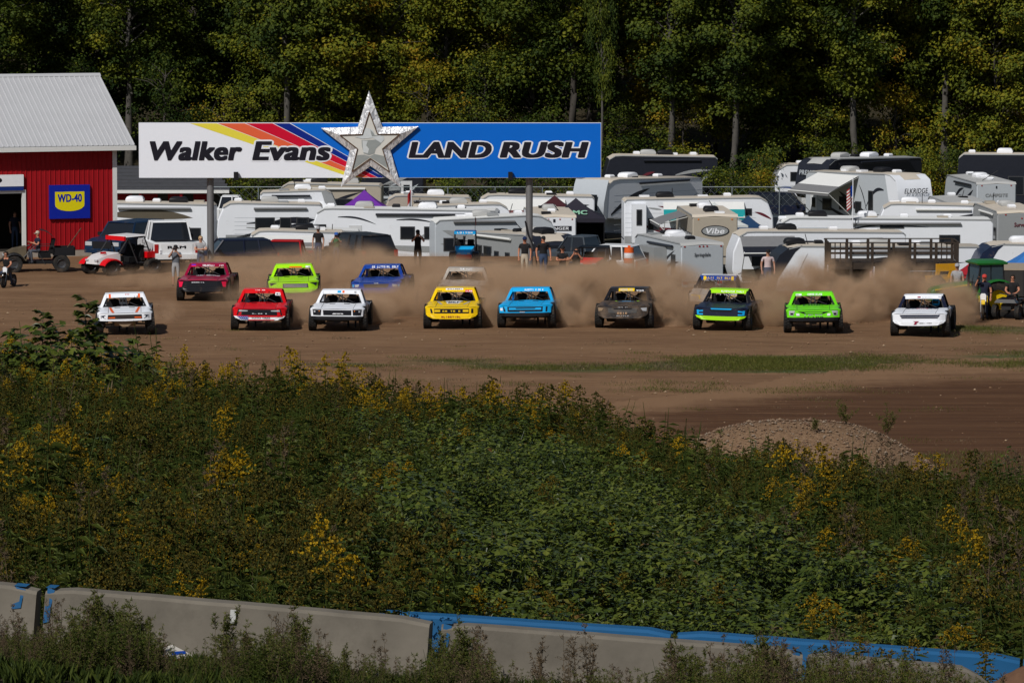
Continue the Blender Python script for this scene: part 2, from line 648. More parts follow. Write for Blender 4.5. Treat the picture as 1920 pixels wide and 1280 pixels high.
def barn():
    phi = radians(19.5)
    base = on(217, 226)
    t = thing('red_barn', 'red metal barn with white trim and pale tin roof', 'barn', base, phi)
    ze = W(217, 281, 226).z
    zd = W(47, 362, 224.5).z
    xd = -4.55
    m = MB()
    ribbed(m, xd, -.16, .3, ze, 0)
    ribbed(m, -9.2, xd, zd, ze, 0)
    ribbed(m, -14, -9.2, .3, ze, 0)
    m.build('wall', RED, t)
    m = MB()
    m.box(-14, -.01, .02, .1, .3, ze, 0) if False else None
    m.box(-.1, -.01, .1, 12, .3, ze)
    m.box(-14, -13.9, .1, 12, .3, ze)
    m.box(-14, -.01, 11.9, 12, .3, ze)
    m.prism([(0.1, ze), (12, ze), (6, ze + 2.95)], 'x', -.1, -.02)
    m.build('wall', RED, t)
    m = MB()
    m.box(-14, -.0, -.03, 12.02, -.3, .28)
    m.build('foundation', CONC, t)
    m = MB()
    m.box(xd + .16, -.1, .06, .1, .3, ze - .05)
    m.box(-9.3, -9.2, .06, .1, .3, ze - .05)
    m.box(-13.8, -.2, 5, 5.1, .3, ze - .05)
    m.box(-13.8, -.2, .1, 5, .281, .29)
    m.build('interior', DARKIN, t)
    for u0, u1 in ((-.18, .03),):
        MB().box(u0, u1, -.06, .05, .28, ze).build('corner_trim', TRIM, t)
    MB().box(xd, xd + .17, -.07, .12, .02, zd + .16).build('door_trim', TRIM, t)
    MB().box(-9.4, xd, -.07, .12, zd, zd + .16).build('door_trim', TRIM, t)
    # roof
    zr0 = W(248, 275, 225).z
    ridge_z = W(170, 142, 231).z
    ov = .55
    for side in (0, 1):
        m = MB()
        k = 62
        us = []
        for i in range(k):
            a = -14.8 + (15.6) * i / k
            w = 15.6 / k
            us += [(a, 0), (a + w * .7, 0), (a + w * .78, .03), (a + w * .92, .03)]
        us.append((.8, 0))
        y0, y1 = (-ov, 6.) if side == 0 else (12 + ov, 6.)
        m.grid([[(u, y0, zr0 + h + .03) for u, h in us], [(u, y1, ridge_z + h + .03) for u, h in us]])
        m.build('roof_sheet', TIN, t)
    m = MB()
    m.prism([(-ov, zr0), (6, ridge_z), (12 + ov, zr0), (12 + ov, zr0 - .12), (6, ridge_z - .14), (-ov, zr0 - .12)], 'x', -14.8, .79)
    m.build('roof_deck', TRIM, t)
    MB().box(-14.82, .83, -ov - .05, -ov - .003, zr0 - .2, zr0 - .0).build('fascia', TRIM, t)
    MB().prism([(5.8, ridge_z - .04), (6, ridge_z + .1), (6.2, ridge_z - .04)], 'x', -14.82, .82).build('ridge_cap', TIN, t)
    # sign over the door
    s = thing('door_sign', 'white sign board with a blue stripe over the barn door', 'sign', base, phi)
    z0, z1 = W(30, 356, 224.5).z, W(30, 327, 224.5).z
    MB().box(-9.2, xd + .05, -.16, -.06, z0 + .18, z1).build('board', WHITE, s)
    MB().box(-9.2, xd + .05, -.15, -.06, z0 - .02, z0 + .178).build('stripe', mat('sign blue', (.01, .03, .17), .4), s)
    text('LAND', BLACK, s, -8.0, xd - .98, z0 + .32, z1 - .1, -.165, bold=.03)
    # square advertising sign
    s = thing('wall_sign', 'square blue sign with yellow shield on the red barn wall', 'sign', base, phi)
    x0, x1 = -3.27, -1.31
    z0, z1 = W(130, 410, 225).z, W(130, 347, 225).z
    MB().box(x0, x1, -.14, -.04, z0, z1).build('board', mat('sign ultramarine', (.006, .018, .30), .35, var=.05), s)
    cx, w, hgt = (x0 + x1) / 2, (x1 - x0), z1 - z0
    sh = [(-.36, .80), (-.18, .795), (0, .80), (.18, .795), (.36, .80), (.36, .42)] + [(.36 * cos(a), .40 + (-.18) * sin(a)) for a in [radians(q) for q in (12, 35, 55, 72, 90, 108, 125, 145, 168)]] + [(-.36, .42)]
    MB().prism([(cx + a * w, z0 + b * hgt) for a, b in sh], 'y', -.15, -.141).build('shield', mat('sign yellow', (.72, .62, .006), .4, var=.03), s)
    text('WD-40', mat('sign ultramarine', (.006, .018, .30)), s, cx - .30 * w, cx + .30 * w, z0 + .49 * hgt, z0 + .73 * hgt, -.156, bold=.045)


barn()


def stable():
    Y = 300.
    xr = XP(415, Y)
    t = thing('stable_building', 'long low stable with grey shingle roof and red stalls behind the barn', 'stable', (xr, Y, zt(xr, Y)))
    g0 = zt(xr, Y)
    ze = W(300, 357, Y).z - g0
    zr = W(300, 311, Y + 4).z - g0
    x0 = -13
    SH = mat('shingle', (.055, .056, .062), .85, var=.25, vscale=3, bump=.3)
    m = MB()
    for r in range(7):
        y0, y1 = -.5 + 4.5 * r / 7, -.5 + 4.5 * (r + 1) / 7
        z0, z1 = ze + (zr - ze) * r / 7, ze + (zr - ze) * (r + 1) / 7
        m.prism([(y0, z0 + .05), (y1, z1), (y1, z1 - .1), (y0, z0 - .05)], 'x', x0, .5 - .18 * r)
    m.prism([(4, zr - .02), (8.5, ze), (8.5, ze - .1), (4, zr - .12)], 'x', x0, -.8)
    m.build('roof', SH, t)
    MB().box(x0, .5, -.56, -.51, ze - .15, ze + .05).build('fascia', TRIM, t)
    MB().box(x0, 0, .6, 8, 0, ze - .06).build('wall', mat('stable wall', (.05, .05, .045), .9), t)
    for i in range(7):
        MB().box(-1.8 - i * 1.6, -1.8 - i * 1.6 + .95, .53, .58, .1, ze - .12).build('stall_door', RED, t)
    for i in range(4):
        MB().box(-2.6 - i * 2.55, -2.44 - i * 2.55, -.4, -.24, 0, ze - .06).build('post', mat('post red', (.55, .012, .02), .5), t)


stable()


# ------------------------------------------------------------------ billboard
def billboard():
    Y = 213.
    k = Y / F
    cx = (260 + 1127) / 2
    base = on(cx, Y)
    t = thing('billboard', 'long white and blue billboard with rainbow stripes on two grey posts', 'billboard', base)
    zc = base.z

    def P(px, py):
        q = W(px, py, Y)
        return (q.x - base.x, q.z - zc)
    x0, z1 = P(260, 230.5)
    x1, z0 = P(1127, 333.5)
    MB().box(x0, x1, 0, .28, z0, z1).build('panel', mat('billboard white', (.76, .78, .84), .4, var=.02), t)

    def poly(name, pts, m, y):
        MB().prism([P(*p) for p in pts], 'y', y, y + .004).build(name, m, t)
    top = [355, 407, 460, 512, 544]
    bot = [658, 676, 693, 708, 721]
    cols = [('stripe yellow', (.72, .62, .06)), ('stripe orange', (.70, .115, .045)), ('stripe red', (.55, .004, .03)), ('stripe navy', (.004, .02, .22))]
    for i in range(4):
        poly('stripe', [(top[i] + 1.2, 231.5), (top[i + 1] - 1.2, 231.5), (bot[i + 1] - .6, 332.8), (bot[i] + .6, 332.8)], mat(cols[i][0], cols[i][1], .4, var=.03), -.005)
    BLU = mat('billboard blue', (.002, .125, .56), .4, var=.05, vscale=1.)
    poly('blue_field', [(545, 231.2), (1126.5, 231.2), (1126.5, 333), (722, 333)], BLU, -.005)
    NAVY = mat('lettering navy black', (.010, .009, .016), .5, var=.02)
    LW = mat('lettering white', (.74, .76, .82), .45, var=.02)
    for s, a, b, c, d, o, bold in (('Walker', 281, 454, 301, 265, .0, .047), ('Evans', 473, 620, 301, 265, .062, .047), ('LAND', 766, 922, 296, 266, .06, .055), ('RUSH', 937, 1104, 296, 266, .06, .055)):
        u0, w0 = P(a, c)
        u1, w1 = P(b, d)
        text(s, NAVY, t, u0, u1, w0, w1, -.022, shear=.18, bold=bold, out=o, outm=LW if o else None)
    # star
    tip = [(692, 170), (717, 238), (785, 237), (732, 282), (753, 352), (695, 311), (639, 351), (656, 282), (602, 240), (671, 238)]
    tip = [P(*p) for p in tip]
    scx = sum(p[0] for p in tip) / 10
    scz = sum(p[1] for p in tip) / 10
    star = MB()
    loopb = [(p[0], -.05, p[1]) for p in tip]
    loopf = [(p[0], -.17, p[1]) for p in tip]
    inn = [(scx + (p[0] - scx) * .62, -.27, scz - .03 + (p[1] - scz) * .62) for p in tip]
    inn2 = [(scx + (p[0] - scx) * .60, -.19, scz - .03 + (p[1] - scz) * .60) for p in tip]
    star.loft([loopb, loopf, inn, inn2], True, True)
    sm = bpy.data.materials.new('hammered aluminium')
    sm.use_nodes = True
    n, L = sm.node_tree.nodes, sm.node_tree.links
    b = n['Principled BSDF']
    b.inputs['Metallic'].default_value = .35
    b.inputs['Roughness'].default_value = .34
    tc = n.new('ShaderNodeTexCoord')
    mp = n.new('ShaderNodeMapping')
    mp.inputs['Scale'].default_value = (3.2, 1.5, 1.4)
    mp.inputs['Rotation'].default_value = (0, .5, 0)
    nz = n.new('ShaderNodeTexNoise')
    nz.inputs['Scale'].default_value = 2.2
    nz.inputs['Detail'].default_value = 3
    nz.inputs['Distortion'].default_value = 1.5
    L.new(tc.outputs['Object'], mp.inputs[0])
    L.new(mp.outputs[0], nz.inputs['Vector'])
    rp = n.new('ShaderNodeValToRGB')
    rp.color_ramp.elements[0].position = .35
    rp.color_ramp.elements[0].color = (.40, .41, .44, 1)
    rp.color_ramp.elements[1].position = .65
    rp.color_ramp.elements[1].color = (.97, .97, .98, 1)
    L.new(nz.outputs['Fac'], rp.inputs[0])
    L.new(rp.outputs[0], b.inputs['Base Color'])
    bp = n.new('ShaderNodeBump')
    bp.inputs['Strength'].default_value = 1.
    bp.inputs['Distance'].default_value = .05
    L.new(nz.outputs['Fac'], bp.inputs['Height'])
    L.new(bp.outputs[0], b.inputs['Normal'])
    so = star.build('star', sm, t)
    recalc(so.data)
    rim = [(scx + (p[0] - scx) * .615, scz - .03 + (p[1] - scz) * .615) for p in tip]
    rm = MB()
    for i in range(10):
        a, c = rim[i], rim[(i + 1) % 10]
        rm.tube([(a[0], -.285, a[1]), (c[0], -.285, c[1])], .022, 4)
    rm.build('star_rim', mat('rust brown', (.12, .07, .04), .7), so)
    MB().prism([(scx + (p[0] - scx) * .598, scz - .03 + (p[1] - scz) * .598) for p in tip], 'y', -.25, -.20).build('star_face', mat('star cream', (.58, .57, .53), .6, var=.06), so)
    # two-tone portrait panel of a hatted figure: plain shapes
    G1 = mat('portrait grey', (.26, .28, .275), .6)
    G2 = mat('portrait light', (.52, .55, .56), .6)

    def Z(zx, zy):
        return P(590 + zx / 6.4, 160 + zy / 6.4)

    def zpoly(pts, m, y):
        MB().prism([Z(*p) for p in pts], 'y', y, y + .004).build('portrait_shape', m, so)
    zpoly([(515, 835), (600, 830), (660, 850), (720, 822), (850, 850), (872, 990), (668, 862), (470, 1000)], G1, -.2545)
    zpoly([(565, 655), (790, 650), (800, 700), (735, 760), (720, 815), (655, 838), (590, 815), (570, 730)], G1, -.2585)
    zpoly([(575, 660), (640, 665), (620, 720), (655, 760), (640, 815), (585, 800)], G2, -.2625)
    zpoly([(485, 620), (580, 640), (700, 628), (800, 690), (835, 650), (830, 610), (770, 595), (720, 590), (700, 540), (650, 512), (600, 520), (580, 600)], G2, -.2665)
    zpoly([(670, 530), (712, 575), (720, 595), (770, 605), (690, 612), (680, 580)], G1, -.2705)
    # posts, lamps
    for px in (394, 992.5):
        u, _ = P(px, 500)
        zz = zt(base.x + u, Y + .5) - zc
        MB().lathe([(.155, zz - .3), (.155, z1 - .2)], 20, 'z', (u, .46, 0)).build('post', mat('post steel', (.20, .20, .205), .5, .4, vscale=2), t, smooth=40)
    for px in (443, 957):
        u, w = P(px, 328)
        m = MB()
        m.box(u - .10, u + .10, -.25, -.06, w - .22, w + .14)
        m.tube([(u, -.1, w - .2), (u, .05, z0 - .03)], .03)
        m.build('floodlight', BLACK, t)
    u, w = P(992, 500)
    MB().tube([(u - .17, .28, P(0, 415)[1]), (u - .05, .2, P(0, 440)[1]), (u + .3, .1, P(0, 470)[1]), (u + .34, .0, P(0, 500)[1])], .035).build('cable', BLACK, t)


billboard()


# ------------------------------------------------------------------ concrete barriers near the camera
BC = mat('barrier concrete', (.15, .132, .106), .9, var=.38, vscale=2.2, bump=.35, dust=.35, dcol=(.075, .065, .05))
BB = mat('barrier blue paint', (.010, .085, .205), .6, var=.2, vscale=3, dust=.07, dcol=(.13, .125, .11))
BW = mat('worn white paint', (.5, .5, .48), .7)


def barrier(label, a, b, Ya, Yb, blue=False, paint=None, endcut=0, tagpx=None, fall=0.):
    A = W(a[0], a[1], Ya)
    B = W(b[0], b[1], Yb)
    d = B - A
    L = hypot(d.x, d.y)
    h = .84
    t = thing('concrete_barrier', label, 'barrier', (A.x, A.y, A.z - h), atan2(d.y, d.x), 'concrete barriers along the foot of the hill')
    t.rotation_euler[1] = -atan2(d.z, L)
    m = MB()
    pr = [(-.27, -.25), (-.27, .08), (-.17, .22), (-.13, h - .03), (-.10, h), (.10, h), (.13, h - .03), (.17, .22), (.27, .08), (.27, -.25)]
    loops = []
    n = 14
    for i in range(n + 1):
        u = L * i / n
        e = min(u, L - u)
        k = 1 - .05 * exp(-e / .03)
        dz = -.035 * exp(-e / .05)
        q = u / L
        if fall:
            dz -= fall * ss(.62, 1., q) * h
        loops.append([(u, y * k, z + (dz if z > .3 else 0) + .006 * noise.noise((u * 3 + A.x, z * 2, 1))) for y, z in pr])
    m.loft(loops)
    o = m.build('body', BB if blue else BC, t, smooth=35)
    recalc(o.data)
    if paint:
        for u0, u1, z0, z1 in paint:
            q = MB()
            pts_ = [(u0, z0), (u0 + .02, z1), (u1, z1 - .02), (u1 - .02, (z0 + z1) / 2), (u1 - .03, z0 + .02)]
            fy = lambda z: -(.17 - .04 * (min(z, h - .03) - .22) / (h - .25)) - .005 + (.03 if z > h - .03 else 0)
            q.add([(u, fy(z), z) for u, z in pts_], [tuple(range(5))])
            q.add([(u0, -.105, h + .004), (u0, .10, h + .004), (u1, .10, h + .004), (u1, -.105, h + .004)], [(0, 1, 2, 3)])
            q.build('paint_patch', BB, t)
    if tagpx:
        u0, z0 = tagpx
        MB().box(u0, u0 + .055, -.165, -.14, z0, z0 + .13).build('paint_mark', BW, t)
    for u in (L * .25, L * .75):
        MB().box(u - .16, u + .16, -.272, .272, -.24, -.02).build('lifting_slot', BLACK, t)
    return t


barrier('bare concrete barrier with a chipped blue corner, cut off at the frame edge', (-660, 1034), (64, 1099), 46.8, 46.4, paint=[(3.62, 3.74, .62, .84)])
barrier('long bare concrete barrier with a small white mark near its top', (80, 1098), (800, 1160), 46.3, 45.8, paint=[(.0, .09, .5, .845)], tagpx=(1.84, .66))
barrier('bare concrete barrier with a blue stripe left at its upper corner', (816, 1165), (1494, 1217), 46.0, 46.0, paint=[(.0, .10, .55, .845), (3.38, 3.47, .3, .84)])
barrier('short concrete barrier sloping down to the ground beside the dirt pile', (1502, 1222), (1950, 1262), 46.2, 46.4, fall=.55, tagpx=(.12, .5))
barrier('blue painted barrier half hidden behind the bare concrete ones', (676, 1142), (1255, 1180), 50.2, 49.6, blue=True)
barrier('blue painted barrier with goldenrod growing over its top', (1262, 1181), (1905, 1229), 49.6, 49.2, blue=True)
barrier('blue painted barrier at the frame edge behind the dirt pile', (1910, 1231), (2500, 1275), 49.2, 48.9, blue=True)

# ------------------------------------------------------------------ race trucks
def paint(key, col, rough=.36, dust=.18):
    return mat('paint ' + key, col, rough, 0, var=.05, vscale=2.5, dust=dust, dcol=(.24, .16, .10), coat=.08)


P_WHITE = paint('white', (.76, .78, .82), dust=.12)
P_ORANGE = paint('orange', (.80, .11, .008), dust=.03)
P_RED = paint('racing red', (.62, .004, .008), dust=.06)
P_BLACK = paint('black', (.010, .010, .013), .3, dust=.12)
P_YEL = paint('yellow', (.80, .52, .004), dust=.08)
P_CYAN = paint('cyan', (.008, .36, .74), dust=.06)
P_LIME = paint('lime', (.34, .72, .006), dust=.05)
P_NAVY = paint('navy', (.010, .013, .032), .35, dust=.15)
P_GREEN = paint('bright green', (.15, .66, .010), dust=.06)
P_CRIM = paint('crimson', (.26, .003, .035), .3, dust=.12)
P_BLUE = paint('deep blue', (.006, .045, .28), .3, dust=.16)
P_GREY = paint('dusty grey', (.40, .37, .33), .5, dust=.6)
P_MUD = paint('muddy black', (.014, .014, .016), .45, dust=.75)
P_PINK = paint('bright pink red', (.75, .008, .06), dust=.05)
GREYL = mat('lamp grey', (.42, .43, .45), .25)
SKIN1 = mat('skin', (.42, .22, .15), .6, var=.06)
TANP = mat('tan panel', (.27, .19, .12), .8)
SEATM = mat('seat cloth', (.008, .008, .009), .9)
CAGE = mat('cage tube', (.035, .035, .038), .45)
CAGEL = mat('cage tube grey', (.10, .10, .10), .45)


def wheel_mesh(R, w, knob=26):
    m = MB()
    r0 = R * .56
    m.lathe([(r0, -w * .42), (R * .80, -w * .5), (R * .955, -w * .46), (R * .965, 0), (R * .955, w * .46), (R * .80, w * .5), (r0, w * .42)], 30, 'x', cap=False)
    for i in range(knob):
        a = 2 * pi * i / knob
        for s, off in ((-1, 0), (0, .5), (1, 0)):
            b = a + off * 2 * pi / knob
            M = Matrix.Rotation(b, 3, 'X')
            m.cbox(M @ Vector((s * w * .31, 0, R * .975)), (w * .27, 2 * pi * R / knob * .62, R * .05), M)
    tm_ = m.mesh('tyre', RUBBER, 40)
    m = MB()
    m.lathe([(r0 * 1.02, w * .40), (r0 * .95, w * .42), (r0 * .86, w * .25), (r0 * .35, w * .16), (.09, w * .22), (0.001, w * .22)], 20, 'x', cap=False)
    m.lathe([(r0 * 1.02, -w * .40), (r0 * .95, -w * .42), (r0 * .86, -w * .25), (r0 * .35, -w * .16), (.09, -w * .22), (0.001, -w * .22)], 20, 'x', cap=False)
    rm = m.mesh('rim', mat('rim alloy', (.09, .09, .095), .4, .7), 40)
    return tm_, rm


TW_F = wheel_mesh(.48, .31)
TW_R = wheel_mesh(.48, .34)


def add_wheel(t, loc, meshes, rz=0., cam_=0.):
    o = link('wheel', None, t, loc, (0, cam_, rz))
    o.empty_display_size = .1
    link('tyre', meshes[0], o)
    link('rim', meshes[1], o)
    return o


def hw(y):
    return 1.00 + .07 * exp(-((y + 1.5) / .55) ** 2) - .03 * ss(-1.0, -.4, y)


def surf(x, y):
    a = abs(x)
    t = (y + 2.2) / 1.7
    z = .93 + (1.15 - .93) * (t ** .8 if t > 0 else 0)
    z += .07 * exp(-((a - .84) / .17) ** 2) * exp(-((y + 1.45) / .6) ** 2)
    z -= .035 * exp(-((a - .52) / .10) ** 2) * ss(-2.1, -1.6, y)
    z += .02 * exp(-(a / .4) ** 2)
    z -= .10 * ss(.93, 1.08, a)
    return z


def yf(x, z):
    return -2.2 + .9 * max(0., abs(x) - .70) ** 1.5 + .14 * (z - .5)


def shell(mb, rows, back):
    """front surface from a grid of points plus a skirt going back"""
    mb.grid(rows)
    per = rows[0] + [r[-1] for r in rows[1:]] + rows[-1][-2::-1] + [r[0] for r in rows[-2:0:-1]]
    mb.loft([per, [(p[0], p[1] + back, p[2]) for p in per]], False)


def patch(t, name, m, quad, proud=.01, nx=8, nz=3, back=.03):
    """a panel set on the nose: quad = corners (x,z) top-left, top-right, bottom-right, bottom-left"""
    (xa, za), (xb, zb), (xc, zc), (xd, zd) = quad
    rows = []
    for j in range(nz + 1):
        v = j / nz
        r = []
        for i in range(nx + 1):
            u = i / nx
            x = (xa + (xb - xa) * u) * (1 - v) + (xd + (xc - xd) * u) * v
            z = (za + (zb - za) * u) * (1 - v) + (zd + (zc - zd) * u) * v
            r.append((x, yf(x, z) - proud, z))
        rows.append(r)
    mb = MB()
    shell(mb, rows, back)
    return mb.build(name, m, t)


def hood_strip(t, m, x0a, x1a, x0b, x1b, ya, yb, name='hood_decal', lift=.006):
    rows = []
    for j in range(9):
        v = j / 8
        y = ya + (yb - ya) * v
        a, b = x0a + (x0b - x0a) * v, x1a + (x1b - x1a) * v
        rows.append([(a + (b - a) * i / 4, y, surf(a + (b - a) * i / 4, y) + lift) for i in range(5)])
    mb = MB()
    mb.grid(rows)
    return mb.build(name, m, t)


def vis(x, v, lift=0.):
    """point on the visor above the windscreen: v 0 bottom .. 1 top"""
    return (x, -.13 + .12 * v - lift, 1.475 + .15 * v + .012 * (1 - (x / .75) ** 2) - lift * .5)


def vpatch(t, name, m, x0, x1, v0, v1, lift=.008):
    mb = MB()
    mb.grid([[vis(x0 + (x1 - x0) * i / 6, v, lift) for i in range(7)] for v in (v0, v1)])
    return mb.build(name, m, t)


def marks(t, m, pts, n, seed=0, name='lettering'):
    """a row of small letter-like marks; pts(u, v) gives the point at u along, v up"""
    R = random.Random(seed)
    mb = MB()
    for i in range(n):
        u0 = (i + .12) / n
        u1 = (i + .84) / n
        if R.random() < .1:
            continue
        k = R.choice(('I', 'O', 'L', 'E', 'T', 'N'))
        w = (u1 - u0) * .34
        seg = {'I': [((u0 + u1 - w) / 2, (u0 + u1 + w) / 2, 0, 1)],
               'O': [(u0, u0 + w, 0, 1), (u1 - w, u1, 0, 1), (u0 + w, u1 - w, .78, 1), (u0 + w, u1 - w, 0, .22)],
               'L': [(u0, u0 + w, 0, 1), (u0 + w, u1, 0, .25)],
               'E': [(u0, u0 + w, 0, 1), (u0 + w, u1, 0, .22), (u0 + w, u1, .4, .6), (u0 + w, u1, .78, 1)],
               'T': [((u0 + u1 - w) / 2, (u0 + u1 + w) / 2, 0, .75), (u0, u1, .75, 1)],
               'N': [(u0, u0 + w, 0, 1), (u1 - w, u1, 0, 1), (u0 + w, u1 - w, .4, .8)]}[k]
        for a, b, c, d in seg:
            mb.add([pts(a, c), pts(b, c), pts(b, d), pts(a, d)], [(0, 1, 2, 3)])
    return mb.build(name, m, t)


def vmarks(t, m, x0, x1, v0, v1, n, seed, name='banner_lettering'):
    return marks(t, m, lambda u, v: vis(x0 + (x1 - x0) * u, v0 + (v1 - v0) * v, .014), n, seed, name)


def fmarks(t, m, x0, x1, z0, z1, n, seed, proud=.03):
    def f(u, v):
        x, z = x0 + (x1 - x0) * u, z0 + (z1 - z0) * v
        return (x, yf(x, z) - proud, z)
    return marks(t, m, f, n, seed)


def truck(label, px, py, yaw, body, roof=None, hood=None, fend=None, nose=None, pil=None, bump='bar', bumpm=None, bed=None):
    roof, hood, fend, nose, pil = roof or body, hood or body, fend or body, nose or body, pil or body
    p = hit(px, py)
    # the given spot is between the front tyres
    a = radians(yaw)
    off = Vector((-sin(a) * 1.5, -cos(a) * 1.5, 0)) * -1
    loc = p + Vector((sin(a) * 1.5, cos(a) * 1.5, 0))
    loc.z = zg(loc.x, loc.y) + .0
    t = thing('race_truck', label, 'race truck', loc, -a, 'race trucks charging off the start line')
    for x, y, me, rz, cm in ((-.97, -1.5, TW_F, .03, .05), (.97, -1.5, TW_F, .03, -.05), (-.93, 1.55, TW_R, 0, 0), (.93, 1.55, TW_R, 0, 0)):
        add_wheel(t, (x, y, .468), me, rz, cm)
    # hood and fenders
    ys_ = [-2.2 + .05 + i * .125 for i in range(14)]
    m = MB()
    rows = []
    for y in ys_:
        rows.append([(x, max(y, yf(x, .93)), surf(x, y)) for x in [-.62 + 1.24 * i / 14 for i in range(15)]])
    rows[0] = [(x, yf(x, .9) - .0, surf(x, -2.15) - .02) for x, _, _ in rows[0]]
    m.grid(rows)
    m.build('hood', hood, t, smooth=50)
    for s in (-1, 1):
        m = MB()
        rows = []
        for k, y in enumerate(ys_):
            w = hw(y)
            xs_ = [.625 + (w - .625) * i / 6 for i in range(7)]
            lo = .60
            d = abs(y + 1.5)
            if d < .62:
                lo = max(lo, .42 + sqrt(.62 ** 2 - d * d))
            r = [(s * x, max(y, yf(x, .93)), surf(x, y)) for x in xs_]
            if k == 0:
                r = [(s * x, yf(x, .9), surf(x, -2.15) - .02) for x in xs_]
            zt_ = r[-1][2]
            r += [(s * w * 1.004, r[-1][1], zt_ + (lo - zt_) * q / 3) for q in (1, 2, 3)]
            rows.append(r)
        m.grid(rows)
        m.build('fender', fend, t, smooth=50)
    # nose
    m = MB()
    lowz = .60 if bump != 'chin' else .58
    rows = [[(x, yf(x, z), z - (.0 if z > lowz else .03 * (1 - abs(x)))) for x in [-1. + 2. * i / 20 for i in range(21)]] for z in (.915, .84, .72, lowz)]
    shell(m, rows, .06)
    m.build('nose', nose, t, smooth=50)
    if bump == 'bar':
        m = MB()
        rows = [[(x, yf(x, .5) - .07 + .1 * abs(x) ** 3, z) for x in [-.94 + 1.88 * i / 12 for i in range(13)]] for z in (.605, .59, .47, .455)]
        shell(m, rows, .15)
        m.build('bumper', bumpm or BLACK, t)
    elif bump == 'chin':
        m = MB()
        rows = []
        for z, w in ((.60, .99), (.52, .93), (.43, .72)):
            rows.append([(x * w, yf(x * w, z) - .035, z - .02 * (1 - x * x)) for x in [-1 + i / 6 for i in range(13)]])
        shell(m, rows, .2)
        m.build('bumper', bumpm or body, t)
    # underside
    m = MB()
    zb = .57
    m.prism([(-.42, zb), (.42, zb), (.10, .34), (-.10, .34)], 'y', -2.08, -2.03)
    m.loft([[(-.40, -2.05, .55), (.40, -2.05, .55), (.40, -1.9, .36), (-.40, -1.9, .36)], [(-.45, -.6, .55), (.45, -.6, .55), (.45, -.6, .33), (-.45, -.6, .33)], [(-.6, 1.0, .6), (.6, 1.0, .6), (.6, 1.0, .36), (-.6, 1.0, .36)]])
    m.build('skid_plate', TANP if bump == 'none' else DSTEEL, t)
    for s in (-1, 1):
        m = MB()
        for y in (-1.62, -1.35):
            m.tube([(s * .36, y, .40), (s * .84, -1.5, .38)], .035)
            m.tube([(s * .36, y, .62), (s * .84, -1.5, .58)], .03)
        m.tube([(s * .5, -1.45, .95), (s * .72, -1.5, .45)], .06, 8)
        m.tube([(s * .84, -1.5, .36), (s * .84, -1.5, .62)], .05)
        m.build('suspension', CAGEL, t)
        MB().tube([(s * .45, .5, .5), (s * .8, 1.5, .45)], .045).build('trailing_arm', CAGEL, t)
    MB().tube([(-.88, 1.55, .46), (.88, 1.55, .46)], .08, 8).build('rear_axle', CAGEL, t)
    # small sponsor marks on doors and bedsides, seams on the hood
    R_ = random.Random(int(px))
    for s in (-1, 1):
        for k, (y0, z0) in enumerate(((-.3, .86), (.15, .72), (1.0, .78))):
            x_ = s * (1.0 if k < 2 else 1.03)
            marks(t, R_.choice((WHITE, BLACK, P_YEL, GREYL)), lambda u, v, x_=x_, y0=y0, z0=z0: (x_, y0 + .5 * u, z0 + .12 * v), 5, k + int(px), 'lettering')
        hood_strip(t, BLACK, s * .615, s * .63, s * .615, s * .63, -2.08, -.6, 'hood_seam', .004)
        hood_strip(t, SEATM, s * .28 - .12, s * .28 + .12, s * .28 - .10, s * .28 + .10, -.70, -.86, 'hood_vent', .007)
    # cab
    m = MB()
    rr = []
    for v, y in ((0, -.01), (.5, .35), (1, .80)):
        rr.append([(x * (1 - .03 * v), y, 1.625 + .012 * (1 - (x / .75) ** 2) + .03 * sin(pi * v)) for x in [-.75 + 1.5 * i / 8 for i in range(9)]])
    rr = [[vis(x, 0) for x, _, _ in rr[0]], [vis(x, .9) for x, _, _ in rr[0]]] + rr
    rr += [[(x * 1.0, .86, 1.5) for x, _, _ in rr[-1]]]
    m.grid(rr)
    m.build('roof', roof, t, smooth=40)
    for s in (-1, 1):
        m = MB()
        m.loft([[(s * x, y, z) for x, y, z in q] for q in ([(.86, -.60, 1.08), (.96, -.56, 1.08), (.96, -.44, 1.10), (.87, -.46, 1.10)], [(.685, -.14, 1.49), (.775, -.10, 1.49), (.77, -.02, 1.60), (.70, -.06, 1.60)])])
        m.build('pillar', pil, t)
        m = MB()
        m.loft([[(s * x, y, z) for x, y, z in q] for q in ([(.70, .74, 1.60), (.77, .74, 1.60), (.77, .86, 1.56), (.70, .86, 1.56)], [(.80, 1.30, .98), (.88, 1.30, .98), (.88, 1.46, .95), (.80, 1.46, .95)])])
        m.build('pillar', pil, t)
        m = MB()
        m.grid([[(s * x, y, z) for y in (-.50, -.1, .4, .95)] for x, z in ((.93, 1.13), (.99, .95), (.99, .70), (.95, .5))])
        m.build('door', fend, t)
        # rear bedside with flare
        m = MB()
        rows = []
        for i in range(13):
            y = .92 + 1.65 * i / 12
            d = abs(y - 1.55)
            fl = exp(-(d / .55) ** 2)
            lo = .62
            if d < .60:
                lo = max(lo, .44 + sqrt(.6 ** 2 - d * d))
            zt_ = .93 + .06 * fl
            rows.append([(s * .66, y, zt_ - .02), (s * (.92 + .05 * fl), y, zt_), (s * (1.0 + .07 * fl), y, zt_ - .08), (s * (1.0 + .08 * fl), y, (zt_ + lo) / 2), (s * (.99 + .08 * fl), y, lo)])
        m.grid(rows)
        m.build('bedside', bed or fend, t, smooth=50)
    # cowl and dashboard
    m = MB()
    m.grid([[(x, -.50, surf(x, -.52)) for x in [-.9 + .15 * i for i in range(13)]], [(x, -.20, 1.08) for x in [-.9 + .15 * i for i in range(13)]]])
    m.box(-.86, .86, -.2, -.12, .75, 1.09)
    m.build('dashboard', SEATM, t)
    m = MB()
